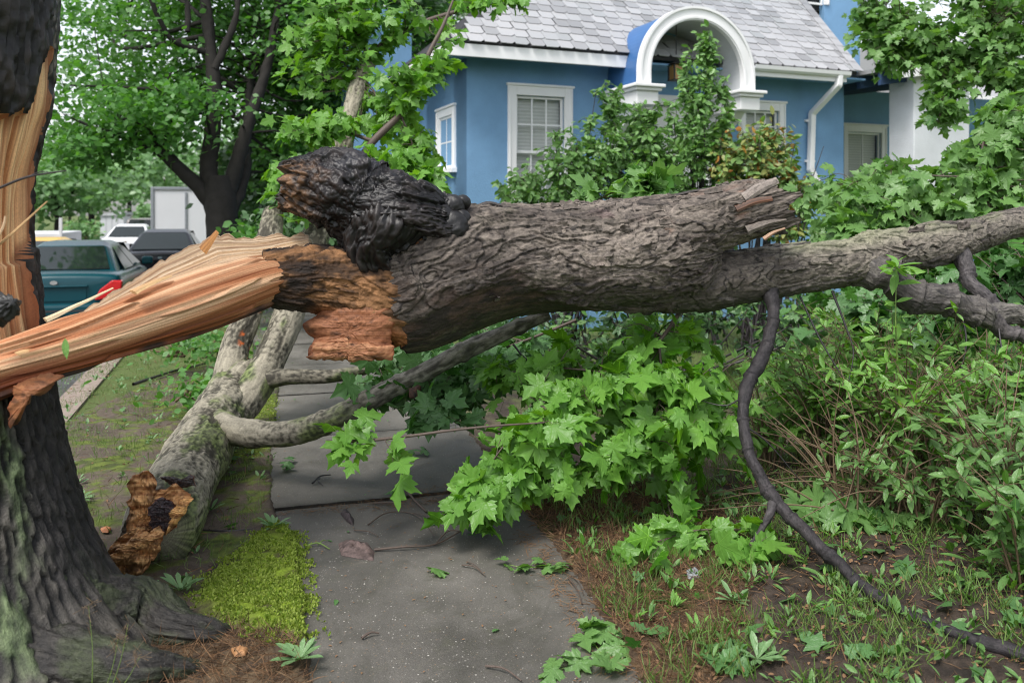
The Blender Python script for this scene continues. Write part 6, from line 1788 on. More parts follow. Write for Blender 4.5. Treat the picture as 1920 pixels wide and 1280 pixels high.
# a darker bough behind it, at the far side of the sidewalk
s2 = [[gd(1080, 600, 5.6, .012), gd(980, 640, 5.6, .009), gd(860, 680, 5.5, .007), gd(760, 700, 5.4, .005), gd(690, 720, 5.3, .003)],
      [gd(860, 680, 5.5, .006), gd(840, 740, 5.2, .004), gd(760, 780, 5.0, .003)], [gd(980, 640, 5.6, .006), gd(920, 620, 5.8, .004), gd(860, 600, 6.0, .003)]]
bough('maple_bough', 'maple bough lying across the sidewalk behind the mossy branch', 'branch', s2,
      [(P(820, 700, 5.4), (.36, .3, .12), 24), (P(705, 735, 5.3), (.24, .25, .06), 8), (P(760, 660, 5.8), (.3, .3, .12), 20), (P(900, 690, 5.4), (.35, .3, .16), 28), (P(830, 770, 5.0), (.22, .2, .08), 12), (P(960, 640, 5.9), (.3, .3, .10), 12)],
      811, L_MAPLE_DEEP, 'leaf_deep', .130, 6, floor=0.02)
# leafy twig from the mossy branch across the sidewalk
s3 = [[gd(612, 828, 4.35, .009), gd(680, 826, 4.32, .009), gd(760, 818, 4.3, .008), gd(850, 806, 4.3, .007), gd(930, 798, 4.32, .006), (*P(1020, 792, 4.36), .004)]]
bough('leafy_twig', 'thin bare-stemmed twig with a few maple leaves over the far slab', 'branch', s3,
      [(P(680, 845, 4.28), (.13, .10, .05), 3), (P(745, 850, 4.26), (.05, .06, .05), 2), (P(650, 800, 4.3), (.08, .06, .06), 2), (P(1000, 800, 4.34), (.12, .1, .06), 3)], 821, L_MAPLE, 'leaf_bough', .135, 2, single=60)
# low sprig on the soil right of the sidewalk
s4 = [[gp(1480, 1010, .05, .006), gp(1400, 1030, .10, .005), gp(1300, 1040, .12, .004), gp(1200, 1050, .06, .003)], [gp(1400, 1030, .10, .004), gp(1420, 1070, .10, .003)], [gp(1300, 1040, .10, .003), gp(1260, 1010, .1, .002)]]
bough('maple_sprig', 'fresh maple sprig lying on brown needles right of the sidewalk', 'branch', s4,
      [(G(1400, 1065) + vec(0, 0, .12), (.18, .10, .06), 7), (G(1290, 1030) + vec(0, 0, .10), (.20, .12, .06), 8), (G(1200, 1060) + vec(0, 0, .06), (.14, .1, .04), 6), (G(1260, 980) + vec(0, 0, .1), (.2, .12, .06), 7)], 831, L_MAPLE, 'leaf_bough', .135, 3, floor=0.03)
# wilted dull leaves heaped below the whip
s5 = [[gp(1700, 1000, .05, .006), gp(1610, 1010, .08, .005), gp(1520, 1010, .06, .003)], [gp(1610, 1010, .08, .004), gp(1600, 980, .12, .003)]]
bough('maple_sprig', 'dull upturned maple leaves on dark soil under the shrubs', 'branch', s5,
      [(G(1600, 1005) + vec(0, 0, .08), (.20, .12, .04), 10), (G(1520, 985) + vec(0, 0, .05), (.15, .1, .03), 5)], 841, L_MAPLE_GREY, 'leaf_grey', .15, 3, floor=0.03)

# crown of the fallen tree to the right, in front of the white pillar
s6 = [[gd(1980, 470, 6.6, .03), gd(1860, 420, 7.0, .024), gd(1740, 380, 7.4, .018), gd(1660, 350, 7.7, .012), gd(1600, 340, 7.9, .006)], [gd(1860, 420, 7.0, .018), gd(1840, 320, 7.2, .014), gd(1850, 240, 7.4, .008), gd(1870, 190, 7.5, .004)], [gd(1740, 380, 7.4, .012), gd(1700, 430, 7.2, .008), gd(1600, 440, 7.2, .005)],
      [gd(1845, 330, 7.2, .010), gd(1760, 330, 7.3, .006), gd(1690, 320, 7.5, .004)]]
bough('maple_bough', 'big leafy maple bough fallen in front of the white porch pillar', 'branch', s6,
      [(P(1640, 400, 7.6), (.55, .5, .28), 60), (P(1760, 370, 7.5), (.55, .5, .33), 70), (P(1885, 330, 7.3), (.45, .5, .45), 56), (P(1890, 225, 7.4), (.26, .3, .25), 14), (P(1560, 420, 7.5), (.28, .3, .2), 22), (P(1700, 330, 7.9), (.4, .4, .2), 28), (P(1900, 450, 6.9), (.4, .4, .3), 30), (P(1530, 370, 8.2), (.2, .3, .15), 10)],
      851, L_MAPLE_GREY, 'leaf_grey', .14, 6, far=L_MAPLE_GREY)
s7 = [[gd(1990, 560, 6.0, .022), gd(1900, 600, 6.0, .016), gd(1800, 620, 6.1, .010), gd(1700, 610, 6.3, .006)], [gd(1900, 600, 6.0, .01), gd(1880, 680, 5.9, .006)]]
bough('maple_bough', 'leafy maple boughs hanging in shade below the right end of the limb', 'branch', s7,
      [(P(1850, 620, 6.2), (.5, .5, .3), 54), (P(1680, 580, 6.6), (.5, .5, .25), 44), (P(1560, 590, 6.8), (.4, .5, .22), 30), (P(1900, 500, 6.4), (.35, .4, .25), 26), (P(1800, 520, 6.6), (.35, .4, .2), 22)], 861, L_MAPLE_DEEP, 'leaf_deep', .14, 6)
# bough draped over the porch roof
s8 = [[gd(2060, 260, 9.6, .05), gd(1900, 180, 9.9, .04), gd(1800, 120, 10.3, .03), gd(1700, 60, 10.7, .02), gd(1620, 40, 11, .008)], [gd(1900, 180, 9.9, .03), gd(1840, 60, 10.2, .02), gd(1800, -40, 10.5, .012)], [gd(1800, 120, 10.3, .02), gd(1770, 180, 10.1, .012), gd(1760, 230, 10.0, .005)], [gd(1700, 60, 10.7, .012), gd(1650, 90, 10.8, .006)]]
bough('draped_bough', 'large leafy bough draped over the porch roof at upper right', 'branch', s8,
      [(P(1720, 70, 10.6), (.75, .6, .42), 90), (P(1640, 40, 10.9), (.45, .5, .34), 46), (P(1850, 60, 10.3), (.8, .6, .5), 90), (P(1790, 150, 10.2), (.4, .5, .35), 50), (P(1770, 205, 10.0), (.28, .3, .20), 24), (P(1905, 140, 9.9), (.35, .5, .35), 34), (P(1680, 120, 10.6), (.3, .3, .2), 18), (P(1760, -40, 10.6), (1.0, .7, .4), 60), (P(1900, 20, 10.0), (.6, .5, .5), 60), (P(1740, 110, 10.4), (.6, .5, .3), 50), (P(1860, 110, 10.1), (.5, .5, .3), 40)],
      871, L_MAPLE_GREY, 'leaf_grey', .125, 7, far=L_FAR)
# leaves on the forked limbs in front of the house's left corner
s9 = [[gd(672, 160, 8.8, .05), gd(690, 110, 9.0, .042), gd(740, 70, 9.1, .035), gd(800, 40, 9.2, .028), gd(880, 15, 9.3, .02), gd(960, -10, 9.4, .01)],
      [gd(650, 330, 7.8, .02), gd(700, 265, 7.8, .035), gd(750, 215, 7.9, .03), gd(780, 170, 8.0, .028), gd(800, 110, 8.1, .024), gd(830, 50, 8.2, .018), gd(850, 0, 8.3, .01)],
      [gd(690, 110, 9.0, .02), gd(665, 40, 9.0, .015), gd(660, -40, 9.0, .01)], [gd(700, 265, 7.8, .02), gd(620, 240, 7.8, .012), gd(560, 250, 7.8, .006)], [gd(650, 330, 7.8, .02), gd(600, 330, 7.6, .014), gd(545, 320, 7.5, .006)], [gd(750, 215, 7.9, .012), gd(770, 260, 7.9, .008), gd(790, 330, 7.9, .004)]]
bough('leaning_bough', 'light green maple bough rising beside the left corner of the house', 'branch', s9,
      [(P(735, 235, 8.6), (.40, .35, .16), 40), (P(760, 160, 8.0), (.34, .3, .24), 34), (P(600, 240, 7.8), (.38, .4, .14), 34), (P(650, 60, 8.9), (.6, .5, .45), 60), (P(560, 330, 7.5), (.25, .3, .22), 24), (P(770, 290, 7.9), (.22, .3, .20), 22), (P(700, 20, 9.0), (.5, .5, .3), 40), (P(590, 120, 9.0), (.4, .5, .4), 34), (P(930, 0, 9.3), (.45, .3, .12), 18), (P(825, 130, 8.1), (.16, .2, .14), 12), (P(610, 300, 7.7), (.3, .3, .12), 16), (P(560, 390, 7.4), (.3, .3, .1), 14), (P(850, 70, 9.0), (.16, .2, .10), 8)],
      881, L_MAPLE, 'leaf_bough', .125, 6, stem_mat='twig', far=L_FAR)
# leaves poking up behind the log, over the laurels
s10 = [[gd(1060, 420, 5.6, .008), gd(1130, 370, 5.7, .006), (*P(1200, 345, 5.8), .004)], [gd(1130, 370, 5.7, .005), gd(1210, 375, 5.7, .003)]]
bough('maple_sprig', 'pale maple leaves showing above the log in front of the laurel', 'branch', s10,
      [(P(1195, 350, 5.75), (.25, .2, .06), 8), (P(1120, 370, 5.7), (.16, .2, .05), 5), (P(1210, 335, 5.8), (.14, .1, .05), 3)], 891, L_MAPLE_GREY, 'leaf_grey', .18, 3, single=80)
# dark fill of foliage behind the log near the forks
s11 = [[gd(640, 360, 7.2, .012), gd(720, 310, 7.2, .008), gd(800, 330, 7.2, .004)]]
bough('maple_sprig', 'pale drooping maple leaves above the burnt end of the log', 'branch', s11,
      [(P(740, 310, 7.2), (.30, .25, .10), 16), (P(800, 335, 7.1), (.16, .2, .08), 8), (P(660, 300, 7.3), (.2, .2, .1), 10)], 895, L_MAPLE, 'leaf_bough', .17, 4, single=200)

# ---------------------------------------------------------------- shrubs
def shrub(name, label, base, n, height, spread, leaf, mat, size, seed, per=20, droop=0.25, r0=.007, single=300, group=None, lean=(0, 0, 0), twig_k=4, stem_mat='stem', start=0.3, cat='shrub'):
    """many stems from one base, arching out, side twigs with leaves"""
    r = np.random.default_rng(seed)
    base = np.asarray(base, float)
    t = thing(name, label, cat, base, 0, group)
    st, tw, pos, nr, dd = [], [], [], [], []
    for k in range(n):
        a = r.uniform(0, 2 * math.pi); s = spread * math.sqrt(r.random())
        h = height * r.uniform(0.65, 1.1)
        b = base + vec(math.cos(a), math.sin(a), 0) * s * 0.12
        tip = base + vec(math.cos(a) * s, math.sin(a) * s, h - droop * s * 0.6) + np.asarray(lean) * r.uniform(0.4, 1.2)
        mid_ = base + vec(math.cos(a) * s * 0.35, math.sin(a) * s * 0.35, h * 0.58) + np.asarray(lean) * 0.3 + r.normal(size=3) * 0.03
        path = [(*b, r0), (*mid_, r0 * .65), (*tip, .0015)]
        st.append(path)
        Q, u = resample(path, 0.02)
        for q in range(twig_k):
            i = int(r.uniform(start, 0.95) * (len(Q) - 1))
            d = unit(r.normal(size=3) * vec(1, 1, .4) + vec(0, 0, .5) + unit(vec(math.cos(a), math.sin(a), 0)) * .4)
            L = r.uniform(.10, .30) * height * .8
            e = Q[i, :3] + d * L - vec(0, 0, droop * L * .5)
            p2 = [(*Q[i, :3], Q[i, 3] * .6), (*(Q[i, :3] + d * L * .5), .0015), (*e, .001)]
            tw.append(p2)
            q2, _ = resample(p2, 0.02)
            for m_ in range(max(2, int(per / (twig_k + 1)))):
                j = int(r.uniform(.25, 1) * (len(q2) - 1))
                o = unit(np.cross(unit(e - Q[i, :3]), r.normal(size=3)) + unit(e - Q[i, :3]) * .8)
                pos.append(q2[j, :3]); dd.append(o + vec(0, 0, -droop * .8)); nr.append(unit(vec(0, -.25, .8) + r.normal(size=3) * .5))
        for m_ in range(max(2, int(per / (twig_k + 1)))):
            j = int(r.uniform(max(start, .45), 1) * (len(Q) - 1))
            tang = unit(Q[min(j + 3, len(Q) - 1), :3] - Q[max(j - 3, 0), :3])
            o = unit(np.cross(tang, r.normal(size=3)) + tang * .6)
            pos.append(Q[j, :3]); dd.append(o + vec(0, 0, -droop * .6)); nr.append(unit(vec(0, -.25, .8) + r.normal(size=3) * .5))
    V, F, uv = thin_tubes(st, 5, 0.06)
    mk('stems', V, F, M[stem_mat], t, uv=uv)['kind'] = 'stuff'
    V, F, uv = thin_tubes(tw, 4, 0.08)
    mk('twigs', V, F, M[stem_mat], t, uv=uv)['kind'] = 'stuff'
    pos = np.array(pos)
    place_leaves(t, leaf, leaf, pos, leaf_rot(np.array(nr), np.array(dd)), size * r.uniform(.6, 1.15, len(pos)), M[mat], single)
    return t
def wb(px, d, z=-0.05):
    return ((px - 960) * d / FPX, d, z)
# laurels and photinia in front of the house
def clump_bush(name, label, px, d, leaf, mat, size, blobs, seed, per=9, nst=9, cat='shrub'):
    base = vec(*wb(px, d)); r = np.random.default_rng(seed)
    st = []
    for c, rad, k in blobs:
        for q in range(max(1, nst * k // 120)):
            tip = np.asarray(c) + r.normal(size=3) * np.asarray(rad) * .5
            st.append([(*(base + vec(r.normal() * .12, r.normal() * .1, 0)), .016), (*(base * .5 + tip * .5 + r.normal(size=3) * .06), .011), (*tip, .004)])
    return bough(name, label, cat, st, blobs, seed, leaf, mat, size, per, petiole=.022, stem_mat='twig_dark', base=base, rnd=.7, cam_f=.25, pet_mat='stem')  # dark stem colour paints the shade low in the bushes
clump_bush('laurel_bush', 'glossy laurel bush in front of the left front window', 1060, 10.6, L_OVATE, 'leaf_laurel', .095,
    [(P(1050, 345, 10.4), (.78, .5, .42), 230), (P(990, 365, 10.3), (.36, .4, .3), 70), (P(1110, 285, 10.5), (.45, .4, .46), 110), (P(1142, 210, 10.6), (.17, .2, .46), 36), (P(1100, 430, 10.4), (.9, .5, .4), 80)], 901)
clump_bush('laurel_bush', 'laurel bush between the window and the arch with upright shoots', 1200, 10.9, L_OVATE, 'leaf_laurel', .095,
    [(P(1200, 300, 10.7), (.55, .4, .55), 190), (P(1205, 230, 10.8), (.32, .3, .40), 60), (P(1180, 380, 10.5), (.6, .4, .4), 80), (P(1160, 190, 10.9), (.10, .15, .3), 10)], 902)
clump_bush('laurel_bush', 'tall pointed laurel covering the front door', 1310, 11.0, L_OVATE, 'leaf_laurel', .095,
    [(P(1310, 320, 10.9), (.66, .5, .62), 250), (P(1312, 220, 10.9), (.48, .4, .55), 170), (P(1318, 140, 11.0), (.33, .3, .45), 80), (P(1325, 80, 11.0), (.13, .14, .30), 20), (P(1330, 400, 10.8), (.7, .4, .4), 80)], 903)
clump_bush('photinia_bush', 'bush with orange young leaves below the right front window', 1420, 10.4, L_PHOT, 'leaf_photinia', .10,
    [(P(1410, 320, 10.4), (.56, .45, .46), 200), (P(1430, 262, 10.5), (.42, .35, .30), 80), (P(1390, 390, 10.3), (.7, .4, .3), 70)], 904)
clump_bush('photinia_bush', 'orange tipped bush beside the downspout', 1480, 10.2, L_PHOT, 'leaf_photinia', .10,
    [(P(1475, 345, 10.2), (.30, .3, .36), 70), (P(1480, 405, 10.1), (.34, .3, .35), 60)], 905)
clump_bush('laurel_bush', 'dark low laurel filling the gap under the log', 1230, 8.6, L_OVATE, 'leaf_dark', .09,
    [(P(1100, 600, 8.7), (.9, .4, .42), 90), (P(1300, 590, 8.6), (.9, .4, .45), 90), (P(1480, 580, 8.7), (.8, .4, .45), 80), (P(940, 620, 9.0), (.6, .4, .35), 50)], 906)  # leaf colour taken dark to paint the shade under the log
shrub('laurel_bush', 'dark leafy bush in front of the porch door', wb(1640, 10.6), 46, 2.0, .75, L_MAPLE_GREY, 'leaf_grey', .14, 907, per=22, twig_k=5)
# lance-leaved thicket on the right
LG = 'lance-leaved shrubs on the right'
shrub('thicket_shrub', 'bushy thicket in bright leaf right behind the dark whip', wb(1545, 5.5), 40, 1.05, .55, L_LANCE, 'leaf_willow', .092, 921, per=32, twig_k=6, group=LG)
shrub('thicket_shrub', 'thicket with long arching brown stems in the middle right', wb(1690, 5.0), 54, 1.15, .75, L_LANCE, 'leaf_willow', .092, 922, per=32, twig_k=6, group=LG)
shrub('thicket_shrub', 'bright thicket along the right edge under the limb', wb(1850, 5.3), 50, 1.20, .75, L_LANCE, 'leaf_willow', .092, 923, per=32, twig_k=6, group=LG)
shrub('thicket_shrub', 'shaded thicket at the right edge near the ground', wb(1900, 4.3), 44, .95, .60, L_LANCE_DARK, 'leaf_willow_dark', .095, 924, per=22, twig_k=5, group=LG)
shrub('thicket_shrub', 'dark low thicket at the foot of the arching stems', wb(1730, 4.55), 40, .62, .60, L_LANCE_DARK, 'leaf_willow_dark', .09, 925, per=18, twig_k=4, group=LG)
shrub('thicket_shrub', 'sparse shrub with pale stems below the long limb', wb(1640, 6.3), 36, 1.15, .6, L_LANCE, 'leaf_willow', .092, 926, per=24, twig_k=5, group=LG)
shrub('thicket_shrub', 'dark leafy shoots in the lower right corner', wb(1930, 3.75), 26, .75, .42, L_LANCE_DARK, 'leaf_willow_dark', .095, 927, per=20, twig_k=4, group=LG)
shrub('thicket_shrub', 'thin weedy shrub between the bright bough and the whip', wb(1440, 5.6), 18, .75, .40, L_LANCE, 'leaf_willow', .105, 928, per=18, twig_k=4, group=LG)
# single upright shoot in front of the limb
shrub('green_shoot', 'single upright green shoot in front of the long limb', (*P(1688, 760, 4.85),), 1, .92, .02, L_LANCE, 'leaf_willow', .14, 931, per=26, twig_k=1, droop=.1, stem_mat='stem_green', start=.2, cat='plant')
# long arching bare stems of the thicket
ar = np.random.default_rng(44)
tk = thing('arching_stems', 'tangle of long bare brown stems arching out of the thicket', 'shrub', G(1700, 980))
paths = []
for k in range(110):
    b = G(ar.uniform(1560, 1860), ar.uniform(930, 1010)); ang = ar.uniform(-1.2, 1.2) + (0.5 if k % 2 else -0.7)
    L = ar.uniform(.5, 1.3)
    e = b + vec(math.sin(ang) * L, ar.uniform(-.3, .3), max(.10, math.cos(ang)) * L * .8)
    m_ = (b + e) / 2 + vec(0, 0, .10 * L) + ar.normal(size=3) * .03
    paths.append([(*b, .0055), (*m_, .0042), (*e, .0015)])
for p in paths:
    V, F, uv = thin_tubes([p], 5, 0.05)
    mk('stem', V, F, M['stem'], tk, uv=uv)

# ---------------------------------------------------------------- weeds, grass, litter
def rosette(label, c, n, size, seed):
    t = thing('weed_rosette', label, 'weed', c, 0, 'broad-leaved weeds by the sidewalk')
    r = np.random.default_rng(seed)
    for k in range(n):
        a = 2 * math.pi * k / n + r.uniform(-.25, .25); el = r.uniform(.15, .75)
        d = vec(math.cos(a) * math.cos(el), math.sin(a) * math.cos(el), math.sin(el))
        nn = vec(-math.cos(a) * math.sin(el), -math.sin(a) * math.sin(el), math.cos(el))
        rot = leaf_rot(nn[None], d[None])[0]; s = size * r.uniform(.7, 1.15)
        o = bpy.data.objects.new('leaf', L_WEED)
        mm = np.eye(4); mm[:3, :3] = rot * s; mm[:3, 3] = (0, 0, 0.01)
        COL.objects.link(o); o.parent = t; o.matrix_basis = Matrix(mm.tolist())
rosette('weed rosette at the bottom edge of the moss', G(562, 1240, .03), 15, .10, 1)
rosette('weed rosette at the corner of the moss near the slab joint', G(512, 992, .03), 13, .10, 2)
rosette('weed rosette beside the standing trunk', G(148, 940, .02), 10, .10, 3)
rosette('small weed in front of the broken base', G(338, 1110, .02), 9, .10, 4)
rosette('weed rosette by the fresh sprig on the right', G(1375, 1130, .03), 12, .09, 5)
rosette('weed rosette at the bottom right of the sidewalk', G(1420, 1240, .03), 14, .10, 6)
rosette('pale weed under the mossy branch', G(395, 960, .02), 8, .08, 7)

GR = leaf_mesh('grass_blade', [(0.0, 0.0), (0.022, 0.08), (0.02, 0.5), (0.0, 1.0)], M['grass'], centre=(0, 0.3), fold=0.2, droop=0.45)
def grass(name, label, polys, n, size, mat, seed, cat='grass', dens=None, flat=0.35):
    r = np.random.default_rng(seed)
    allp = []
    for poly, k in polys:
        lo, hi = poly.min(0), poly.max(0)
        p = r.uniform(lo, hi, (k * 3, 2))
        p = p[in_poly(poly, p[:, 0], p[:, 1])][:k]
        allp.append(p)
    p = np.vstack(allp)
    nz = fbm(np.stack([p[:, 0] * 2.6, p[:, 1] * 2.6, p[:, 0] * 0 + seed], -1), 3, seed)
    p = p[(nz > (dens if dens is not None else -9)) & ~in_poly(WALK, p[:, 0], p[:, 1])]
    N = len(p)
    pos = np.stack([p[:, 0], p[:, 1], gz(p[:, 0], p[:, 1])], -1)
    d = unit(r.normal(size=(N, 3)) * vec(flat * 2, flat * 2, 0.1) + vec(0, 0, 1))
    nn = r.normal(size=(N, 3)) * vec(1, 1, .1)
    o = scatter(name, GR, pos, leaf_rot(nn, d), size * r.uniform(.5, 1.3, N), M[mat])
    return tag(o, label, cat, kind='stuff')
grass('grass', 'short tufts of grass on the verge left of the sidewalk', [(STRIP, 26000)], 0, .065, 'grass', 41, dens=-0.05)
RIGHT = ground_poly([(1000, 985), (950, 900), (1000, 700), (1500, 690), (2100, 760), (2300, 1480), (1260, 1480), (1180, 1250)])
grass('grass', 'grass growing on the soil right of the sidewalk', [(RIGHT, 44000)], 0, .09, 'grass', 42, dens=0.02)
BACK = ground_poly([(600, 640), (700, 560), (2000, 560), (2400, 700), (1000, 720)])
grass('grass', 'shaggy grass beneath the log toward the house', [(BACK, 14000)], 0, .13, 'grass', 43, dens=-0.1)
grass('dry_grass', 'dead brown needles and dry grass right of the sidewalk', [(NEEDLE, 9000), (BROWN, 2500), (MULCH, 4000), (STRIP, 2500)], 0, .075, 'dry', 44, flat=2.5)
# moss tufts
r = np.random.default_rng(50)
p = r.uniform(MOSS.min(0) - .15, MOSS.max(0) + .15, (90000, 2))
q2 = r.uniform(MOSS2.min(0) - .1, MOSS2.max(0) + .1, (14000, 2))
p = np.vstack([p, q2]); p = p[np.clip(soft(MOSS, p[:, 0], p[:, 1], 0.13, 6) + .7 * soft(MOSS2, p[:, 0], p[:, 1], 0.12, 5), 0, 1) > r.random(len(p))]
nz = fbm(np.stack([p[:, 0] * 9, p[:, 1] * 9, p[:, 0] * 0], -1), 4, 31) + 0.7 * np.minimum(0.12 + fbm(np.stack([p[:, 0] * 5, p[:, 1] * 5, p[:, 0] * 0 + 4], -1), 3, 33), 0)
p = p[nz > -0.22][:42000]
TUFT = leaf_mesh('moss_tuft', [(0.0, 0.0), (0.3, 0.3), (0.22, 0.75), (0.0, 1.0)], M['moss_leaf'], centre=(0, .4), fold=.3, droop=.3)
N = len(p)
tag(scatter('moss', TUFT, np.stack([p[:, 0], p[:, 1], np.maximum(gz(p[:, 0], p[:, 1]) - 0.002, 0.004 + 0.012 * (nz[nz > -0.22][:42000] + 0.3))], -1), leaf_rot(r.normal(size=(N, 3)) * vec(1, 1, .5), unit(r.normal(size=(N, 3)) * .6 + vec(0, 0, 1))), .013 * r.uniform(.5, 1.4, N), M['moss_leaf']), 'bright lime green moss cushion along the sidewalk edge', 'moss', kind='stuff')
# dead leaf litter and crumbs
def litter(name, label, polys, n, size, mat, seed, me, on_walk=False, zoff=0.006):
    r = np.random.default_rng(seed); allp = []
    for poly, k in polys:
        p = r.uniform(poly.min(0), poly.max(0), (k * 3, 2)); allp.append(p[in_poly(poly, p[:, 0], p[:, 1])][:k])
    p = np.vstack(allp)
    if not on_walk: p = p[~in_poly(WALK, p[:, 0], p[:, 1])]
    N = len(p)
    z = np.full(N, 0.0) + (0.004 if on_walk else gz(p[:, 0], p[:, 1])) + zoff
    z = np.where(on_walk & (p @ SB[:2] > B0), z + 0.018, z)
    o = scatter(name, me, np.stack([p[:, 0], p[:, 1], z], -1), leaf_rot(unit(r.normal(size=(N, 3)) * (.12 if on_walk else .45) + vec(0, 0, 1)), r.normal(size=(N, 3)) * vec(1, 1, .1)), size * r.uniform(.3, 1.3, N), M[mat])
    return tag(o, label, 'litter', kind='stuff')
LD = leaf_mesh('dead_leaf', OVATE, M['dry'], centre=(0, .45), fold=.5, droop=.5)
litter('leaf_litter', 'brown dead leaves and crumbs scattered over the soil', [(MULCH, 3000), (STRIP, 1500), (NEEDLE, 900), (RIGHT, 2000), (BACK, 1500)], 0, .024, 'dry', 61, LD)
litter('green_litter', 'torn green leaf scraps scattered over the soil', [(MULCH, 160), (RIGHT, 330), (STRIP, 150), (BACK, 500)], 0, .085, 'leaf_deep', 62, L_FAR, zoff=.02)
litter('green_litter', 'broad green leaves fallen on the soil under the shrubs', [(MULCH, 170), (RIGHT, 80)], 0, .10, 'leaf_willow_dark', 65, L_LANCE_DARK, zoff=.03)
def ground_weeds(name, label, polys, seed, size, me, mat, per=7):
    r = np.random.default_rng(seed); cs = []
    for poly, k in polys:
        p = r.uniform(poly.min(0), poly.max(0), (k * 3, 2)); cs.append(p[in_poly(poly, p[:, 0], p[:, 1])][:k])
    p = np.vstack(cs); p = p[~in_poly(WALK, p[:, 0], p[:, 1])]
    p = np.repeat(p, per, 0); N = len(p)
    a = r.uniform(0, 2 * math.pi, N); el = r.uniform(.1, 1.1, N)
    d = np.stack([np.cos(a) * np.cos(el), np.sin(a) * np.cos(el), np.sin(el)], -1)
    n_ = np.stack([-np.cos(a) * np.sin(el), -np.sin(a) * np.sin(el), np.cos(el)], -1) + r.normal(size=(N, 3)) * .2
    pos = np.stack([p[:, 0], p[:, 1], gz(p[:, 0], p[:, 1])], -1) + d * r.uniform(0, .05, N)[:, None]
    o = scatter(name, me, pos, leaf_rot(n_, d), size * r.uniform(.45, 1.2, N), M[mat])
    return tag(o, label, 'weeds', kind='stuff')
ground_weeds('ground_weeds', 'low leafy weeds covering the soil right of the sidewalk', [(RIGHT, 360), (BACK, 400)], 81, .055, L_LANCE, 'leaf_willow')
ground_weeds('ground_weeds', 'dark low weeds on the damp soil under the thicket', [(MULCH, 330), (NEEDLE, 40)], 82, .06, L_LANCE_DARK, 'leaf_willow_dark')
ground_weeds('ground_weeds', 'small weeds sprinkled over the verge left of the sidewalk', [(STRIP, 420)], 83, .045, L_OVATE, 'weed', 6)
litter('walk_crumbs', 'tiny bark crumbs and leaf scraps on the sidewalk', [(WALK, 900)], 0, .014, 'dry', 63, LD, True, .0015)
JOINT = ground_poly([(515, 962), (700, 938), (850, 912), (900, 925), (860, 945), (700, 958), (520, 968)])
EDGE = ground_poly([(1000, 985), (1100, 1130), (1200, 1270), (1130, 1270), (1050, 1140), (960, 1000)])
litter('walk_crumbs', 'needles and bark crumbs caught along the slab joint', [(JOINT, 700)], 0, .05, 'dry', 66, GR, True, .003)
litter('walk_crumbs', 'needles and crumbs drifting over the right edge of the sidewalk', [(EDGE, 700)], 0, .06, 'dry', 67, GR, True, .003)
litter('walk_scraps', 'tiny green leaf scraps on the sidewalk', [(WALK, 40)], 0, .04, 'leaf_deep', 64, LD, True, .002)

# things lying on the sidewalk, each its own
def loose_twig(label, pts, r0, mat='twig', side=()):
    base = G(*pts[0])
    t = thing('fallen_twig', label, 'twig', base, 0, 'twigs on the sidewalk')
    def pth(q, rr):
        return [(*(G(a, b, 0.0) + vec(0, 0, rr + 0.004 + (q_ % 2) * 0.010 + (0.018 if float(G(a, b) @ SB) > B0 else 0))), rr * (1 - 0.7 * i / len(q))) for i, (a, b) in enumerate(q) for q_ in [i]]
    V, F, uv = thin_tubes([pth(pts, r0)], 6, .015)
    mk('stem', V, F, M[mat], t, uv=uv)
    for s_ in side:
        V, F, uv = thin_tubes([pth(s_, r0 * .6)], 5, .015)
        mk('side_twig', V, F, M[mat], t, uv=uv)
loose_twig('short thick twig lying across the slab joint', [(755, 920), (775, 942), (800, 964)], .010)
loose_twig('long curved twig reaching from the bark chunk to the bough', [(702, 1034), (760, 1032), (815, 1024), (865, 1002)], .007, 'twig', [[(815, 1024), (840, 1002), (866, 998)]])
loose_twig('thin forked twig just below the slab joint', [(690, 986), (722, 968), (760, 962), (790, 978), (815, 1008)], .004, 'twig', [[(760, 962), (800, 972), (830, 990)]])
loose_twig('straight thin twig lying along the slab joint', [(700, 946), (730, 948), (757, 947)], .006)
loose_twig('curled dark twig on the far slab', [(586, 914), (600, 904), (620, 898)], .007, 'twig_dark', [[(600, 904), (596, 912), (606, 918)]])
loose_twig('twig near the bottom edge of the sidewalk', [(910, 1252), (945, 1262), (978, 1280)], .005)
loose_twig('short reddish twig in the middle of the near slab', [(678, 1200), (695, 1194), (711, 1191)], .006)
loose_twig('pair of thin twigs by the right edge of the near slab', [(1066, 1086), (1082, 1112), (1092, 1136)], .004, 'twig', [[(1070, 1080), (1086, 1100), (1094, 1118)]])
loose_twig('small forked twig right of the bark chunk', [(866, 1062), (888, 1068), (910, 1082)], .004, 'twig', [[(875, 1055), (892, 1066), (908, 1080)]])
loose_twig('pale green twig beside the moss corner', [(575, 1026), (596, 1024), (618, 1032)], .005, 'stem_green', [[(596, 1024), (606, 1018), (612, 1016)]])
loose_twig('thin twig left of the small bark chip', [(664, 996), (690, 1002), (710, 1008)], .004)
loose_twig('dark stick on the verge behind the torn strap', [(250, 728), (290, 716), (335, 700), (385, 690)], .018, 'twig_dark')
loose_twig('bare twig on the soil right of the sprig', [(1290, 1060), (1320, 1050), (1350, 1048)], .006)
loose_twig('dark stick beside the broken base', [(380, 1000), (430, 1004), (480, 996)], .010, 'twig_dark')
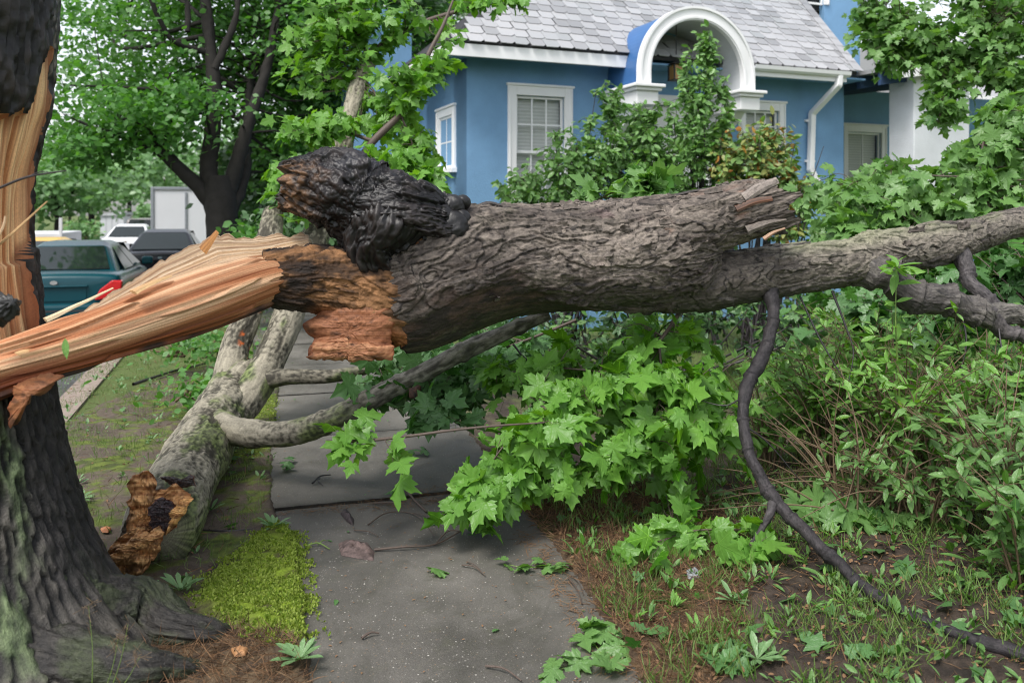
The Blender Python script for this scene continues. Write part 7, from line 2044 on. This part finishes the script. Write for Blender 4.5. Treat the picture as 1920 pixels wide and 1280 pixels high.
def bark_chip(label, poly, h, col, seed, name='bark_chunk', mat='bark', z=0.0):
    poly3 = np.array([G(*q) for q in poly])
    base = poly3.mean(0)
    t = thing(name, label, 'bark', base)
    m = 40
    L = np.concatenate([[0], np.cumsum(np.linalg.norm(np.roll(poly3, -1, 0) - poly3, axis=1))])
    s = np.linspace(0, L[-1], m, endpoint=False)
    cl = np.vstack([poly3, poly3[:1]])
    O = np.stack([np.interp(s, L, cl[:, k]) for k in range(3)], 1)
    V, C = [], []
    for f in np.linspace(0, 1, 12):
        q = base + (O - base) * f
        n_ = fbm(np.stack([q[:, 0] * 30, q[:, 1] * 12, q[:, 0] * 0 + seed], -1), 4, seed)
        zz_ = h * (1 - f ** 2.2) * (0.7 + 0.7 * n_) + 0.008
        q = q.copy(); q[:, 2] = z + np.maximum(zz_, 0.0) * (1 if f < 1 else .3)
        V.append(q); C.append(np.tile(vec(*col), (m, 1)) * (1 + 0.6 * n_)[:, None])
    V = np.vstack(V); i = np.arange(12 * m).reshape(12, m); jn = np.roll(i, -1, 1)
    F = np.stack([i[:-1], i[1:], jn[1:], jn[:-1]], -1).reshape(-1, 4)
    if np.cross(V[F[200, 1]] - V[F[200, 0]], V[F[200, 3]] - V[F[200, 0]])[2] < 0: F = F[:, ::-1]
    mk('chunk', V, F, M[mat], t, uv=V[:, :2], col=np.clip(np.vstack(C), .005, 1))
bark_chip('purplish bark chunk lying on the near slab', [(634, 1020), (652, 1013), (690, 1020), (702, 1034), (700, 1052), (675, 1048), (640, 1042)], .035, (0.10, 0.07, 0.065), 71)
bark_chip('small dark bark curl near the slab joint', [(638, 964), (646, 956), (655, 962), (664, 976), (662, 986), (650, 978)], .03, (0.05, 0.038, 0.04), 72)
bark_chip('orange wood chip on the verge beside the broken base', [(470, 1225), (500, 1222), (540, 1228), (510, 1242), (478, 1240)] if False else [(432, 1228), (450, 1224), (466, 1228), (460, 1240), (440, 1242)], .02, (0.35, 0.18, 0.08), 73, mat='wood', z=.02, name='wood_chip')
bark_chip('rotten wood crumb at the foot of the long root', [(255, 1098), (275, 1094), (300, 1100), (290, 1122), (262, 1124)], .05, (0.035, 0.026, 0.026), 74, z=.0)
bark_chip('orange chip left of the broken base', [(188, 1000), (200, 995), (209, 999), (203, 1006), (192, 1006)], .012, (0.40, 0.17, 0.08), 75, mat='wood', z=.02, name='wood_chip')
bark_chip('grey stone on the needles right of the sprig', [(1284, 1084), (1300, 1076), (1316, 1084), (1310, 1096), (1290, 1096)], .03, (0.20, 0.21, 0.22), 76, name='pale_stone', mat='bark', z=.02)

def ground_sprig(label, spots, size, seed, leaf=L_MAPLE_GREY, mat='leaf_grey', z=0.006):
    r = np.random.default_rng(seed)
    b = G(*spots[0])
    t = thing('fallen_sprig', label, 'leaf', b, 0, 'leaf sprigs dropped on the sidewalk')
    pts = [(*(G(a, c) + vec(0, 0, z + .004)), .0018) for a, c in spots]
    if len(pts) > 1:
        V, F, uv = thin_tubes([pts], 4, .02); mk('stem', V, F, M['stem_green'], t, uv=uv)
    for k, (a, c) in enumerate(spots):
        for q in range(2 if len(spots) > 1 else 1):
            o = bpy.data.objects.new('leaf', leaf[int(r.integers(0, len(leaf)))])
            p = G(a + r.uniform(-9, 9), c + r.uniform(-5, 5)) + vec(0, 0, z + r.uniform(.008, .03)) - b
            rot = leaf_rot(unit(r.normal(size=3) * .22 + vec(0, 0, 1))[None], (r.normal(size=3) * vec(1, 1, .05))[None])[0]
            mm = np.eye(4); mm[:3, :3] = rot * size * r.uniform(.7, 1.15); mm[:3, 3] = p
            COL.objects.link(o); o.parent = t; o.matrix_basis = Matrix(mm.tolist())
ground_sprig('single pale maple leaf in the middle of the near slab', [(803, 1082)], .105, 1)
ground_sprig('row of pale leaflets on a stem at the right edge of the near slab', [(955, 1062), (985, 1068), (1012, 1066), (1035, 1074), (1058, 1072)], .075, 2)
ground_sprig('leafy sprig fallen at the bottom right corner of the sidewalk', [(1040, 1262), (1080, 1250), (1120, 1240), (1150, 1215), (1110, 1200), (1150, 1262)], .11, 3)
ground_sprig('toothed green leaves over the right edge of the sidewalk', [(1095, 1200), (1120, 1190), (1150, 1210), (1165, 1226)], .10, 4, z=.02)
ground_sprig('maple leaf on the slab under the drooping bough', [(900, 1010)], .14, 5, L_MAPLE_DEEP, 'leaf_deep')
ground_sprig('small green sprig on the left of the far slab', [(530, 878), (545, 880)], .085, 6, L_MAPLE_DEEP, 'leaf_deep', z=.022)
ground_sprig('oak-like leaves on the soil at the bottom edge right of the sidewalk', [(1350, 1262), (1390, 1256), (1330, 1240)], .14, 7, L_MAPLE_DEEP, 'leaf_deep', z=.03)
ground_sprig('two small leaves stuck in the slab joint', [(730, 936), (760, 938)], .06, 8, L_MAPLE_DEEP, 'leaf_deep', z=.01)
ground_sprig('torn leaf on the far slab near the mossy branch', [(800, 855), (770, 850)], .08, 9, L_MAPLE_DEEP, 'leaf_deep', z=.022)
# a lance leaf caught on the torn strap, seed heads of grass by the trunk
hl_ = thing('stray_leaf', 'narrow green leaf caught on the torn wood strap', 'leaf', P(122, 655, 3.0))
o = bpy.data.objects.new('leaf', L_LANCE); COL.objects.link(o); o.parent = hl_
mm = np.eye(4); mm[:3, :3] = leaf_rot(vec(0.2, -1, .3)[None], vec(.15, 0, -1)[None])[0] * .075; mm[2, 3] = .04; o.matrix_basis = Matrix(mm.tolist())
sg = thing('seed_grass', 'thin grass stalks with airy seed heads before the standing trunk', 'grass', G(170, 1300))
r = np.random.default_rng(77)
for k, (a, b_) in enumerate([((172, 1300), (166, 1135)), ((205, 1300), (240, 1170)), ((190, 1310), (222, 1195)), ((210, 1310), (262, 1230))]):
    p0, p1 = P(*a, 2.85), P(*b_, 2.85)
    V, F, uv = thin_tubes([[(*p0, .0016), (*((p0 + p1) / 2 + vec(.008, 0, 0)), .0013), (*p1, .0007)]], 4, .03)
    mk('stalk', V, F, M['stem_green'], sg, uv=uv)
    hd = []
    for q in range(16):
        c = p1 + (p0 - p1) * r.uniform(0, .3)
        hd.append([(*c, .0006), (*(c + r.normal(size=3) * .008 + vec(0, 0, .006)), .0005), (*(c + r.normal(size=3) * .018 + vec(0, 0, .012)), .0012)])
    V, F, uv = thin_tubes(hd, 3, .01)
    mk('seed_head', V, F, M['stem'], sg, uv=uv)['kind'] = 'stuff'
